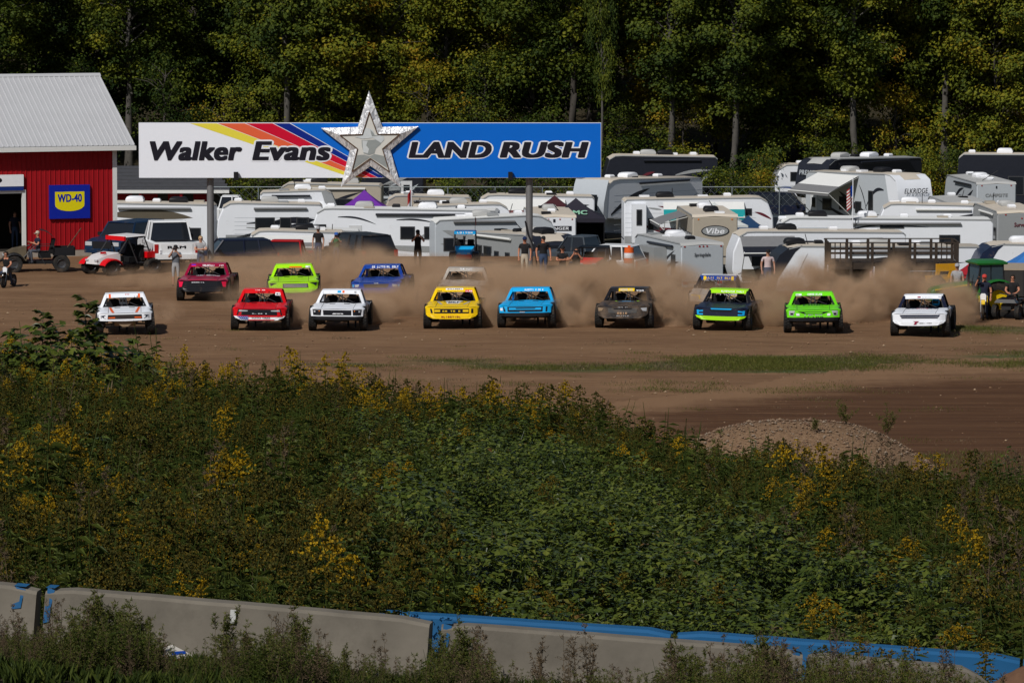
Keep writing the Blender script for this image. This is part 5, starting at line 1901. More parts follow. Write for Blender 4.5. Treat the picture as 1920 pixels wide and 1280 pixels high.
def person(label, loc, rz, pose='stand', shirt=None, pants=None, shoe=None, skin=None, hat=None, hair=None, short=True, shorts=False, s=1.0, helmet=None, group=None, build=1., bag=None):
    shirt, pants, shoe, skin = shirt or BLACK, pants or cloth('jeans', (.04, .06, .11)), shoe or BLACK, skin or SK
    b = build
    sit = pose in ('sit', 'ride', 'drive', 'side')
    dz = -.44 if sit else 0.
    J, E = {}, []

    def j(k, p, r, m, frm=None):
        J[k] = ((p[0] * s, p[1] * s, (p[2] + dz) * s), tuple(q * s for q in r) if isinstance(r, tuple) else r * s, m)
        if frm:
            E.append((frm, k))
    ln = -.10 if pose == 'ride' else 0.      # lean
    j('pelvis', (0, 0, .95), (.155 * b, .115 * b), 1)
    j('waist', (0, .01 + ln * .2, 1.10), (.145 * b, .105 * b), 0, 'pelvis')
    j('chest', (0, ln * .6, 1.34), (.165 * b, .115 * b), 0, 'waist')
    j('neck', (0, ln, 1.50), .062, 2, 'chest')
    j('jaw', (0, ln - .03, 1.57), (.066, .078), 2, 'neck')
    j('face', (0, ln - .025, 1.66), (.078, .098), 2, 'jaw')
    j('crown', (0, ln - .005, 1.735), (.066, .085), 2, 'face')
    j('nose', (0, ln - .135, 1.64), .012, 2, 'face')
    for sd in (-1, 1):
        q = 'l' if sd < 0 else 'r'
        j('ear' + q, (sd * .088, ln - .005, 1.64), .014, 2, 'face')
        j('sh' + q, (sd * .185 * b, ln * .8, 1.43), .068, 0, 'chest')
        if pose == 'photo':
            el, wr, hd = (sd * .27, -.20, 1.26), (sd * .09, -.30, 1.53), (sd * .055, -.32, 1.60)
        elif pose == 'cross':
            el, wr, hd = (sd * .26, -.08, 1.16), (sd * -.02, -.24, 1.19), (sd * -.10, -.24, 1.20)
        elif pose in ('ride', 'drive'):
            el, wr, hd = (sd * .34, -.24 + ln, 1.24), (sd * .30, -.46 + ln, 1.12), (sd * .30, -.53 + ln, 1.12)
        elif pose == 'side':
            el, wr, hd = (sd * .25, -.10, 1.17), (sd * .10, -.32, 1.26), (sd * .06, -.38, 1.28)
        elif pose == 'phone' and sd < 0:
            el, wr, hd = (-.36, -.06, 1.30), (-.24, -.20, 1.56), (-.21, -.24, 1.63)
        elif pose == 'sit':
            el, wr, hd = (sd * .27, -.10, 1.16), (sd * .18, -.34, 1.08), (sd * .12, -.38, 1.06)
        else:
            el, wr, hd = (sd * .25 * b, .02, 1.15), (sd * .25 * b, -.07, .92), (sd * .24 * b, -.10, .83)
        j('el' + q, el, .047, 2 if short else 0, 'sh' + q)
        j('wr' + q, wr, .032, 2, 'el' + q)
        j('hand' + q, hd, (.040, .022), 2, 'wr' + q)
        d = (Vector(hd) - Vector(wr)).normalized()
        sidev = d.cross(Vector((0, 1, .2))).normalized()
        for f in range(4):
            a = Vector(hd) + d * .045 + sidev * (f - 1.5) * .020
            c = a + d * (.030 + .008 * (1.5 - abs(f - 1.3))) + Vector((0, -.012, 0))
            e = c + d * .022 + Vector((0, -.022, 0))
            j('f%d%s' % (f, q), a, .0095, 2, 'hand' + q)
            j('g%d%s' % (f, q), c, .009, 2, 'f%d%s' % (f, q))
            j('h%d%s' % (f, q), e, .008, 2, 'g%d%s' % (f, q))
        a = Vector(hd) + sidev * .045 - d * .005
        j('th' + q, a, .011, 2, 'hand' + q)
        j('ti' + q, a + d * .035 + sidev * .012, .009, 2, 'th' + q)
        pm = 1
        sm = 2 if shorts else 1
        j('hip' + q, (sd * .095 * b, 0, .88), .098 * b, 1, 'pelvis')
        if pose in ('sit', 'drive'):
            kn, an = (sd * .17, -.42, .92), (sd * .15, -.46, .50)
        elif pose == 'side':
            kn, an = (sd * .14, -.40, .90), (sd * .12, -.34, .44)
        elif pose == 'ride':
            kn, an = (sd * .27, -.34, .80), (sd * .25, -.12, .42)
        else:
            kn, an = (sd * .105, -.015, .50), (sd * .11, .02, .10)
        j('thigh' + q, tuple((a_ + c_) / 2 for a_, c_ in zip((sd * .095, 0, .88), kn)), .083 * b, 1, 'hip' + q)
        j('knee' + q, kn, .058, pm, 'thigh' + q)
        j('calf' + q, tuple(a_ * .62 + c_ * .38 for a_, c_ in zip(kn, an)), .056, sm, 'knee' + q)
        j('ank' + q, an, .040, sm, 'calf' + q)
        j('heel' + q, (an[0], an[1] + .03, an[2] - .055), .036, 3, 'ank' + q)
        j('toe' + q, (an[0] + sd * .02, an[1] - .17, an[2] - .065), (.042, .028), 3, 'heel' + q)
    t = thing('person', label, 'person', loc, rz, group)
    me = skin_body('body', J, E, [shirt, pants, skin, shoe])
    link('body', me, t)
    hz, hy = (1.66 + dz) * s, (ln - .015) * s
    if helmet:
        m = MB()
        m.lathe([(.001, .20), (.08, .185), (.13, .13), (.15, .04), (.15, -.05), (.13, -.13), (.08, -.15)], 16, 'z', (0, hy, hz - .01))
        m.build('helmet', helmet, t, smooth=60)
        MB().box(-.11, .11, hy - .16, hy - .10, hz - .05, hz + .05).build('visor', GLASS, t)
    elif hat:
        m = MB()
        m.lathe([(.001, .115), (.055, .105), (.09, .07), (.10, .02), (.099, -.005)], 14, 'z', (0, hy + .005, hz + .02), cap=False)
        m.prism([(-.085, hy - .07), (-.07, hy - .15), (0, hy - .185), (.07, hy - .15), (.085, hy - .07)], 'z', hz + .01, hz + .022)
        m.build('cap', hat, t, smooth=50)
    else:
        m = MB()
        m.lathe([(.001, .112), (.055, .10), (.092, .06), (.102, .0), (.098, -.06)], 14, 'z', (0, hy + .022, hz + .01), cap=False)
        m.build('hair', hair or HAIRD, t, smooth=60)
    if not helmet:
        MB().box(-.062, .062, hy - .106, hy - .088, hz - .012, hz + .012).build('sunglasses', BLACK, t)
    if pose in ('photo', 'phone'):
        cx_ = 0 if pose == 'photo' else -.19 * s
        MB().box(cx_ - .07, cx_ + .07, -.38 * s, -.33 * s, (1.60 + dz) * s, (1.69 + dz) * s).build('camera' if pose == 'photo' else 'phone', BLACK, t)
    return t


def stand(px, py):
    p = hit(px, py)
    return p


KHA = cloth('khaki', (.42, .36, .28))
NAVYC = cloth('navy', (.014, .017, .034))
BLK = cloth('black', (.014, .013, .014))
GRYC = cloth('grey', (.11, .12, .14))
LGR = cloth('light grey', (.30, .30, .31))
JEAN = cloth('jeans', (.04, .06, .11))
PINKC = cloth('pale pink', (.52, .42, .42))
GRN = cloth('green', (.03, .12, .05))


def at_ground(px, Y):
    return on(px, Y)


person('man in black shirt and khaki trousers standing beside the billboard post', at_ground(984, 212.3), radians(-8), 'stand', BLK, KHA, skin=SK2, hat=cloth('cap navy', (.01, .02, .07)), build=1.08)
person('heavy man in black shirt and jeans leaning by the billboard post', at_ground(1019, 212.0), radians(12), 'stand', BLK, JEAN, skin=SK2, hat=BLK, build=1.22, s=1.03)
person('photographer in black clothes aiming a camera near the blue truck', at_ground(783, 217), radians(5), 'photo', BLK, BLK, hat=BLK, build=1.1)
person('man in grey T-shirt and grey shorts taking a picture', at_ground(328, 207), radians(-5), 'photo', GRYC, LGR, shorts=True, hat=BLK)
person('fair-haired person with folded arms behind the crimson truck', at_ground(375, 213), radians(4), 'cross', LGR, JEAN, skin=mat('skin fair', (.55, .30, .20), .6), hair=HAIRB)
person('man in black cap and black shirt with folded arms in the dust', at_ground(1055, 206.5), radians(0), 'cross', BLK, BLK, hat=BLK, skin=SK2)
person('woman in black tank top holding up a camera in the dust', at_ground(1081, 205.5), radians(-4), 'photo', BLK, BLK, skin=SK2)
person('man in pale shirt and dark cap beside the black-capped camper', at_ground(1441, 204.5), radians(6), 'stand', PINKC, JEAN, hat=BLK, build=1.12)
person('spectator in a grey cap standing behind the dust by the tractor', on(1797, 196), radians(-10), 'stand', LGR, JEAN, hat=LGR)
person('dim figure in dark blue standing in the barn doorway', on(24, 225.6) + Vector((0, .5, .3)), radians(20), 'stand', NAVYC, JEAN)
person('child in green shirt and blue cap by the black hatchback', on(630, 219), radians(0), 'photo', GRN, JEAN, hat=cloth('cap blue', (.03, .10, .35)), s=.85)
person('person in dark clothes standing next to the red pickup', on(596, 219.5), radians(-10), 'stand', BLK, JEAN, hat=LGR)


# ------------------------------------------------------------------ side-by-sides
UW = wheel_mesh(.34, .26, 14)
UWS = wheel_mesh(.29, .2, 12)
CAMO = mat('camo tan', (.095, .074, .046), .6, var=.7, vscale=3.)
CAMO.node_tree.nodes['Noise Texture'].inputs['Roughness'].default_value = .4


def utv(label, px, py, yaw, m1, m2, roof=None, bed=True, s=1.0, lamps=True, front=None, back=True):
    p = hit(px, py)
    t = thing('side_by_side', label, 'side-by-side', p, radians(yaw), 'side-by-sides around the start area')
    for x in (-.95, .95):
        for y in (-.62, .62):
            o = link('wheel', None, t, (x, y, .34), (0, 0, pi / 2))
            link('tyre', UW[0], o)
            link('rim', UW[1], o)
    m = MB()
    m.box(-1.0, 1.2, -.42, .42, .32, .46)
    m.build('floor_pan', BLACK, t)
    m = MB()
    m.loft([[(-1.38, -.32, .52), (-1.38, .32, .52), (-1.36, .30, .74), (-1.36, -.30, .74)], [(-1.0, -.46, .48), (-1.0, .46, .48), (-1.0, .44, .92), (-1.0, -.44, .92)], [(-.45, -.52, .46), (-.45, .52, .46), (-.45, .50, 1.02), (-.45, -.50, 1.02)]])
    m.build('hood', m1, t, smooth=50)
    if front:
        MB().box(-1.43, -1.385, -.40, .40, .42, .64).build('bumper_panel', front, t)
    for sd in (-1, 1):
        m = MB()
        rows = []
        for i in range(9):
            a = radians(20 + 140 * i / 8)
            rows.append([(-.95 - .44 * cos(a), sd * .45, .34 + .46 * sin(a)), (-.95 - .46 * cos(a), sd * .76, .34 + .44 * sin(a)), (-.95 - .46 * cos(a), sd * .78, .30 + .42 * sin(a))])
        m.grid(rows)
        m.build('fender', m2, t)
        m = MB()
        m.tube([(-.55, sd * .56, .98), (-.12, sd * .54, 1.66), (.62, sd * .54, 1.70), (.9, sd * .56, .85)], .03)
        m.tube([(-.12, sd * .54, 1.66), (.30, sd * .56, .5)], .025)
        m.build('cage_side', CAGE, t)
        m = MB()
        m.loft([[(.05, sd * .27 - .2, .55), (.55, sd * .27 - .2, .55), (.55, sd * .27 + .2, .55), (.05, sd * .27 + .2, .55)], [(.05, sd * .27 - .2, .78), (.5, sd * .27 - .2, .78), (.5, sd * .27 + .2, .78), (.05, sd * .27 + .2, .78)]])
        m.loft([[(.45, sd * .27 - .2, .72), (.62, sd * .27 - .2, .72), (.62, sd * .27 + .2, .72), (.45, sd * .27 + .2, .72)], [(.60, sd * .27 - .16, 1.3), (.72, sd * .27 - .16, 1.3), (.72, sd * .27 + .16, 1.3), (.60, sd * .27 + .16, 1.3)]])
        m.build('seat', SEATM, t)
        if lamps:
            MB().box(-1.395, -1.34, sd * .26 - .08, sd * .26 + .08, .66, .73).build('headlight', GREYL, t)
    m = MB()
    for x, z in ((-.12, 1.66), (.62, 1.70), (.75, 1.2)):
        m.tube([(x, -.54, z), (x, .54, z)], .025)
    m.build('cage_bar', CAGE, t)
    if roof:
        m = MB()
        m.loft([[(-.22, -.58, 1.70), (.72, -.58, 1.74), (.72, .58, 1.74), (-.22, .58, 1.70)], [(-.16, -.52, 1.76), (.66, -.52, 1.79), (.66, .52, 1.79), (-.16, .52, 1.76)]])
        m.build('roof', roof, t)
    if bed:
        m = MB()
        for a in ((.62, 1.5, -.62, -.56), (.62, 1.5, .56, .62), (.62, .68, -.62, .62), (1.44, 1.5, -.62, .62)):
            m.box(a[0], a[1], a[2], a[3], .70, .98)
        m.box(.62, 1.5, -.62, .62, .66, .71)
        m.build('cargo_bed', m2, t)
    MB().tube([(-.38, .27, 1.0), (-.28, .27, 1.04)], .03).build('steering_column', BLACK, t)
    m = MB()
    m.lathe([(.15, -.012), (.17, 0), (.15, .012)], 14, 'x', (0, 0, 0), cap=False)
    m.build('steering_wheel', BLACK, t, (-.26, .27, 1.06), (0, -.5, 0))
    t.scale = (s,) * 3
    return t


u1 = utv('tan camouflage side-by-side with black cargo bed in front of the barn', 70, 509, 8, CAMO, BLACK, s=1.12)
m = MB()
m.grid([[(.1 + .8 * i / 5, y, 1.68 - .62 * (i / 5) ** 2) for i in range(6)] for y in (-.56, 0, .56)])
m.build('soft_top', BLACK, u1)
for ch in [c for c in u1.children if c.name.startswith('cage_bar')]:
    ch.scale = (1, 1, .62)
for ch in [c for c in u1.children if c.name.startswith('cage_side')]:
    ch.scale = (1, 1, .62)
MB().tube([(1.2, -.4, .98), (1.75, -.5, 1.75)], .022).build('pole', mat('wood handle', (.10, .06, .04), .8), u1)
pu = u1.location
person('driver in navy shirt and cap sitting sideways in the camouflage side-by-side', pu + Vector((.08, -.40, .50)), radians(-62), 'side', NAVYC, cloth('grey jeans', (.07, .075, .095)), hat=KHA, skin=SK2)
WR = mat('white red wrap', (.62, .60, .60), .4, var=.1)
u2 = utv('white and red racing side-by-side sliding past the barn corner', 228, 513, 42, WR, P_RED, roof=WR, bed=False, s=1.18)
u2.scale = (1.22, 1.25, .98)
MB().box(.72, 1.35, -.6, .6, .72, 1.0).build('rear_cover', P_RED, u2)
MB().box(-.30, -.225, -.55, .55, 1.55, 1.74).build('visor', P_RED, u2)
for k in range(5):
    MB().prism([(-1.2 + .1 * k, -.3 + .13 * k), (-.95 + .1 * k, -.32 + .13 * k), (-.9 + .08 * k, -.24 + .13 * k)], 'z', .955 + .0 * k + .03, .99 + .03).build('hood_decal', P_RED, u2)
MB().box(1.2, 1.5, -.75, -.5, .9, 1.05).build('fuel_can', WHITE, u2)
u3 = utv('blue side-by-side with red front facing the start line', 872, 497, 88, P_CYAN, P_BLACK, roof=P_BLUE, bed=True, front=P_RED, s=.88)
marks(u3, WHITE, lambda u, v: (-.237, .42 - .84 * u, 1.66 + .09 * v), 6, 77)
MB().box(-.232, -.225, -.55, .55, 1.62, 1.78).build('visor', P_CYAN, u3)
MB().tube([(.6, -.5, 1.7), (.65, -.5, 2.5)], .012).build('whip_aerial', BLACK, u3)
MB().grid([[(.63, -.5, 2.1), (.64, -.5, 2.45)], [(.8, -.55, 2.0), (.82, -.55, 2.4)]]).build('pennant', C_RED, u3)
u4 = utv('red side-by-side with black roof half buried in dust', 1112, 508, 80, P_RED, P_BLACK, roof=BLACK, bed=False, front=P_BLACK, s=1.1)
u4.scale = (1.15, 1.15, .62)


# ------------------------------------------------------------------ dirt bikes, quad
def bike(label, loc, rz, plate, fender, s=1.0):
    t = thing('dirt_bike', label, 'dirt bike', loc, rz, 'dirt bikes near the start area')
    m = MB()
    for y in (-.62, .62):
        w_ = link('wheel', None, t, (0, y, .31))
        link('tyre', BKW[0], w_)
        link('rim', BKW[1], w_)
    for sd in (-1, 1):
        MB().tube([(sd * .09, -.62, .31), (sd * .10, -.36, .98)], .026).build('fork', STEEL, t)
        MB().tube([(sd * .07, .62, .31), (sd * .08, .1, .42)], .025).build('swing_arm', STEEL, t)
    m = MB()
    m.tube([(0, -.36, .9), (0, -.05, .42), (0, .2, .45), (0, .35, .75)], .035)
    m.tube([(0, -.36, .92), (0, .3, .78)], .03)
    m.box(-.14, .14, -.2, .15, .35, .6)
    m.build('frame', DSTEEL, t)
    m = MB()
    m.loft([[(-.06, -.3, .84), (.06, -.3, .84), (.06, -.3, .92), (-.06, -.3, .92)], [(-.14, -.1, .76), (.14, -.1, .76), (.12, -.1, .97), (-.12, -.1, .97)], [(-.07, .75, .88), (.07, .75, .88), (.06, .75, .93), (-.06, .75, .93)]])
    m.build('seat', BLACK, t)
    MB().tube([(-.38, -.28, 1.08), (-.12, -.34, 1.02), (.12, -.34, 1.02), (.38, -.28, 1.08)], .018).build('handlebar', BLACK, t)
    m = MB()
    m.prism([(-.11, .80), (.11, .80), (.12, .98), (.07, 1.05), (-.07, 1.05), (-.12, .98)], 'y', -.46, -.43)
    m.build('number_plate', plate, t)
    m = MB()
    m.loft([[(-.07, -1.05, .66), (.07, -1.05, .66), (.07, -1.05, .69), (-.07, -1.05, .69)], [(-.08, -.6, .76), (.08, -.6, .76), (.08, -.6, .80), (-.08, -.6, .80)], [(-.06, -.35, .72), (.06, -.35, .72), (.06, -.35, .76), (-.06, -.35, .76)]])
    m.build('fender', fender, t)
    for sd in (-1, 1):
        MB().prism([(-.4, .7), (-.1, .55), (.1, .62), (-.05, .92), (-.35, .95)], 'x', sd * .15, sd * .17).build('shroud', fender, t)
    t.scale = (s,) * 3
    return t


BKW = wheel_mesh(.31, .10, 20)
lb = hit(14, 540)
bike('small dark dirt bike with a white number plate at the frame edge', lb + Vector((0, .5, 0)), radians(-18), WHITE, BLACK, .85)
person('rider in black T-shirt sitting astride the small dark dirt bike', lb + Vector((-.08, .72, .22)), radians(-18), 'ride', BLK, JEAN, skin=SK2, s=.98)
rb = hit(1846, 601)
bike('yellow dirt bike with white number plate in front of the tractor', rb + Vector((0, .6, 0)), radians(-6), WHITE, P_YEL)
person('man in red cap on the yellow dirt bike holding a phone up', rb + Vector((.06, .75, -.02)), radians(-12), 'phone', NAVYC, JEAN, skin=SK2, hat=cloth('cap red', (.45, .05, .04)), build=1.05)
qb = hit(1898, 600)
q = thing('quad_bike', 'black quad bike with knobby tyres beside the dark cargo trailer', 'quad bike', qb + Vector((0, .8, 0)), radians(-20))
for x in (-.46, .46):
    for y in (-.6, .6):
        w_ = link('wheel', None, q, (x, y, .29))
        link('tyre', UWS[0], w_)
        link('rim', UWS[1], w_)
MB().box(-.2, .2, -.7, .7, .38, .62).build('frame', DSTEEL, q)
MB().loft([[(-.45, -.85, .66), (.45, -.85, .66), (.45, -.4, .66), (-.45, -.4, .66)], [(-.35, -.8, .80), (.35, -.8, .80), (.25, -.3, .86), (-.25, -.3, .86)]]).build('front_cover', P_BLACK, q)
MB().box(-.42, .42, .35, .85, .66, .74).build('rear_cover', P_BLACK, q)
MB().box(-.16, .16, -.2, .6, .70, .84).build('seat', SEATM, q)
MB().tube([(-.38, -.30, 1.0), (0, -.38, .95), (.38, -.30, 1.0)], .02).build('handlebar', BLACK, q)
person('man in black shirt and shorts sitting on the quad bike', qb + Vector((.1, .95, .38)), radians(-10), 'sit', BLK, BLK, skin=SK2, shorts=True, hair=HAIRD)


# ------------------------------------------------------------------ tractor
def tractor():
    TG = paint('tractor green', (.016, .13, .022), .3, dust=.12)
    TY = paint('tractor yellow', (.75, .52, .01), .35, dust=.2)
    p = on(1822, 191.5)
    t = thing('tractor', 'green farm tractor with glass cab and yellow wheels beside the dust', 'tractor', p, radians(14))
    big = wheel_mesh(.80, .42, 18)
    sml = wheel_mesh(.48, .30, 16)
    for y in (-.85, .85):
        w_ = link('wheel', None, t, (.95, y, .80), (0, 0, pi / 2))
        link('tyre', big[0], w_)
        m = MB()
        m.lathe([(.46, -.15), (.40, -.05), (.12, -.02), (.001, -.02)], 18, 'x', cap=False)
        m.lathe([(.46, .15), (.40, .05), (.12, .02), (.001, .02)], 18, 'x', cap=False)
        m.build('rim', TY, w_)
        w_ = link('wheel', None, t, (-1.35, y * .92, .48), (0, 0, pi / 2))
        link('tyre', sml[0], w_)
        m = MB()
        m.lathe([(.28, -.1), (.1, -.02), (.001, -.02)], 16, 'x', cap=False)
        m.lathe([(.28, .1), (.1, .02), (.001, .02)], 16, 'x', cap=False)
        m.build('rim', TY, w_)
    m = MB()
    m.loft([[(x, -w_, z0), (x, w_, z0), (x, w_, z1 - .12), (x, w_ * .7, z1), (x, -w_ * .7, z1), (x, -w_, z1 - .12)] for x, w_, z0, z1 in ((-1.95, .30, .75, 1.22), (-1.8, .36, .72, 1.36), (-.9, .40, .72, 1.52), (-.1, .42, .75, 1.60))])
    m.build('hood', TG, t, smooth=40)
    for sd in (-1, 1):
        MB().prism([(-1.8, 1.22), (-.15, 1.44), (-.15, 1.50), (-1.8, 1.28)], 'y', sd * .43 - .012, sd * .43 + .012).build('hood_stripe', TY, t)
        m = MB()
        rows = []
        for i in range(11):
            a = radians(5 + 170 * i / 10)
            rows.append([(.95 - .92 * cos(a), sd * .58, .80 + .92 * sin(a)), (.95 - .94 * cos(a), sd * 1.08, .80 + .94 * sin(a)), (.95 - .92 * cos(a), sd * 1.10, .74 + .92 * sin(a))])
        m.grid(rows)
        m.build('rear_fender', TG, t, smooth=60)
    m = MB()
    m.box(-1.5, .9, -.22, .22, .55, .78)
    m.box(-1.45, -1.25, -.75, .75, .42, .54)
    m.box(.8, 1.1, -.75, .75, .68, .92)
    m.build('chassis', DSTEEL, t)
    tg = mat('tractor glass', (.03, .045, .055), .08, var=.1)
    m = MB()
    m.loft([[(-.05, -.62, 1.0), (1.25, -.62, 1.0), (1.25, .62, 1.0), (-.05, .62, 1.0)], [(.02, -.74, 1.6), (1.35, -.74, 1.6), (1.35, .74, 1.6), (.02, .74, 1.6)], [(.22, -.68, 2.38), (1.28, -.68, 2.38), (1.28, .68, 2.38), (.22, .68, 2.38)]])
    m.build('cab_glass', tg, t)
    for sd in (-1, 1):
        for a, b in (((-.03, 1.0), (.22, 2.4)), ((.68, 1.0), (.70, 2.4)), ((1.30, 1.0), (1.28, 2.4))):
            MB().tube([(a[0], sd * .66, a[1]), ((a[0] + b[0]) / 2 + .0, sd * .755, 1.6), (b[0], sd * .69, b[1])], .04, 6).build('cab_pillar', BLACK, t)
        MB().box(.08, .22, sd * .6 - .05, sd * .6 + .05, 2.36, 2.44).build('work_lamp', AMBER, t)
    m = MB()
    m.loft([[(.05, -.78, 2.38), (1.45, -.78, 2.38), (1.45, .78, 2.38), (.05, .78, 2.38)], [(.02, -.80, 2.46), (1.48, -.80, 2.46), (1.48, .80, 2.46), (.02, .80, 2.46)], [(.25, -.6, 2.56), (1.3, -.6, 2.56), (1.3, .6, 2.56), (.25, .6, 2.56)]])
    m.build('cab_roof', TG, t, smooth=40)
    MB().tube([(-.25, -.44, 1.4), (-.25, -.46, 2.3)], .05, 10).build('exhaust', BLACK, t)
    t.scale = (.9, .9, .88)
    return t


tractor()


# ------------------------------------------------------------------ wooden viewing platform
def platform():
    Y = 217.
    WD = mat('weathered timber', (.040, .029, .022), .85, var=.35, vscale=8, bump=.3)
    p = on(1677, Y)
    t = thing('viewing_platform', 'raised wooden viewing platform with open railings in front of the campers', 'platform', p)
    zf = W(1677, 493, Y).z - p.z
    zt_ = W(1677, 456, Y).z - p.z
    w = 245 / F * Y / 2
    d = 2.6
    n = 16
    for i in range(n):
        a = -w + 2 * w * i / n
        MB().box(a + .01, a + 2 * w / n - .01, 0, d, zf - .05, zf).build('deck_plank', WD, t)
    MB().box(-w, w, -.06, -.003, zf - .28, zf + .02).build('rim_board', WD, t)
    MB().box(-w, w, d + .003, d + .06, zf - .28, zf + .02).build('rim_board', WD, t)
    for i in range(7):
        a = -w + .06 + (2 * w - .12) * i / 6
        for y in (-.02, d + .02):
            MB().box(a - .06, a + .06, y - .06 - (.05 if y < 0 else 0), y + .06, -.2, zt_ if i % 1 == 0 else zf).build('post', WD, t)
    for y in (-.10, d + .1):
        MB().box(-w, w, y - .02, y + .06, zt_ + .003, zt_ + .05).build('hand_rail', WD, t)
        MB().box(-w, w, y + .06, y + .10, (zf + zt_) / 2 - .05, (zf + zt_) / 2 + .05).build('mid_rail', WD, t)
    for s_ in (-1, 1):
        for i in range(5):
            y = .3 + i * .48
            MB().box(s_ * w - .02, s_ * w + .02, y, y + .08, zf, zt_).build('baluster', WD, t)
        MB().box(s_ * w - .04, s_ * w + .04, 0, d, zt_ + .003, zt_ + .05).build('hand_rail', WD, t)
    for k in (0, 5):
        for i in range(3):
            a = -w + .06 + (2 * w - .12) * (k + (i + 1) / 4) / 6
            MB().box(a - .025, a + .025, -.06, -.02, zf, zt_).build('baluster', WD, t)
    MB().box(-w + .1, w - .1, .5, .55, 0, zf - .3).build('shade_panel', mat('underside shade', (.02, .017, .015), .9), t)  # dark panel added to stand for the shade under the deck
    MB().box(-.1, .9, 1.6, 2.2, zf + .003, zf + .45).build('bench', WD, t)
    # steel gate under it
    g_ = thing('metal_gate', 'grey tubular metal gate leaning under the wooden platform', 'gate', p + Vector((1.7, -.5, 0)))
    GT = mat('gate galvanised', (.20, .26, .32), .4, .6)
    zz = W(1740, 507, Y).z - p.z
    MB().tube([(-1, 0, zz - 1.1), (-1, 0, zz), (1.1, 0, zz), (1.1, 0, zz - 1.1), (-1, 0, zz - 1.1)], .03).build('frame', GT, g_)
    for k in range(3):
        MB().tube([(-1, 0, zz - .28 * (k + 1)), (1.1, 0, zz - .28 * (k + 1))], .02).build('rail', GT, g_)
    MB().tube([(.05, 0, zz - 1.1), (.05, 0, zz)], .02).build('rail', GT, g_)
    for a in (-1, 1.1):
        MB().tube([(a, 0, zz - 1.1), (a, 0, -.1)], .03).build('leg', GT, g_)


platform()
# dark enclosed trailer
p = on(1935, 197)
t = thing('cargo_trailer', 'charcoal enclosed cargo trailer beside the tractor', 'trailer', p, radians(-6))
MB().box(-1.55, 1.6, 0, 3.4, .35, 1.42).build('body', mat('trailer charcoal', (.035, .033, .031), .5, var=.2), t)
MB().box(-1.57, 1.62, -.02, 3.42, 1.423, 1.48).build('roof', mat('trailer roof', (.33, .27, .20), .7), t)
for a in (-1.1, -.3, .5, 1.3):
    MB().box(a - .02, a + .02, -.015, .0, .4, 1.4).build('frame_rib', DSTEEL, t)
for a in (-.6, .7):
    for y in (.15, 3.2):
        w_ = link('wheel', None, t, (a, y, .36), (0, 0, pi / 2))
        link('tyre', CWHEEL[0], w_)
        link('rim', CWHEEL[1], w_)
# yellow loader behind the tractor
p = on(1766, 205)
t = thing('loader', 'small yellow loader showing behind the tractor', 'loader', p + Vector((0, 0, 0)), radians(20))
YL = paint('loader yellow', (.55, .27, .01), .4, dust=.3)
zz = W(1766, 494, 205).z - p.z
MB().box(-.5, .6, -.5, .5, .4, zz * .55).build('body', YL, t)
for a in (-.45, .15):
    MB().loft([[(a, -.45, zz * .5), (a + .14, -.45, zz * .5), (a + .14, -.35, zz * .5), (a, -.35, zz * .5)], [(a + .1, -.45, zz), (a + .3, -.45, zz), (a + .3, -.35, zz), (a + .1, -.35, zz)]]).build('lift_arm', YL, t)
MB().box(-.4, .5, -.46, -.34, zz - .3, zz + .02).build('cross_member', YL, t)
for a in (-.45, .5):
    for y in (-.6, .6):
        w_ = link('wheel', None, t, (a, y, .36), (0, 0, pi / 2))
        link('tyre', CWHEEL[0], w_)
        link('rim', CWHEEL[1], w_)
# orange traffic barrel
ORB = mat('barrel orange', (.68, .10, .012), .5, var=.08)
p = on(1180, 213.5)
zz = W(1180, 498, 214.).z
t = thing('traffic_barrel', 'orange and white traffic barrel standing in the dust', 'barrel', (p.x, p.y, p.z))
t.scale = (1.05, 1.05, 1.15)
lift_ = max(0., zz - p.z)
for i, (r0, r1, mm) in enumerate(((.24, .235, ORB), (.232, .228, WHITE), (.226, .22, ORB), (.218, .214, WHITE), (.212, .19, ORB))):
    MB().lathe([(r0, i * .2), (r1, i * .2 + .197)], 20, 'z', cap=True).build('band', mm, t, (0, 0, .06), smooth=40)
MB().box(-.06, .06, -.02, .02, 1.06, 1.14).build('handle', ORB, t)
MB().lathe([(.33, 0), (.33, .06)], 20, 'z').build('base', RUBBER, t)


def flag(label, px, py0, py1, Y, fl, fw, kind, zbase=None):
    p = on(px, Y)
    z0 = p.z if zbase is None else zbase
    z1 = W(px, py0, Y).z
    t = thing('flag_pole', label, 'flag', (p.x, p.y, z0))
    MB().tube([(0, 0, 0), (0, 0, z1 - z0)], .025).build('pole', WHITE, t)
    top = W(px, py1, Y).z - z0
    rows = []
    for i in range(9):
        u = i / 8
        rows.append([(-fw * u * .8 - .02, .10 * sin(u * 7 + v * 2), top - fl * v - .25 * fl * u * (1 + .3 * v)) for v in [k / 13 for k in range(14)]])
    m = MB()
    m.grid(rows)
    m.m = []
    for i in range(8):
        for k in range(13):
            m.m.append(2 if (kind == 'us' and i < 3 and k < 7) else (k % 2 if kind == 'us' else (0 if k < 6 else 1)))
    m.build('cloth', [C_RED, AWW, P_BLUE], t)


flag('stars-and-stripes flag hanging from a pole above the long white trailer', 1600, 332, 347, 256.2, 1.1, .38, 'us')
flag('small red and blue flag on a short pole under the wooden platform', 1641, 500, 505, 213, .34, .22, 'us')
flag('small red and white flag on a short pole below the platform', 1661, 503, 508, 213, .30, .18, 'plain')
flag('drooping grey flag on a pole in front of the far campers', 771, 345, 355, 279, 1.3, .25, 'plain')

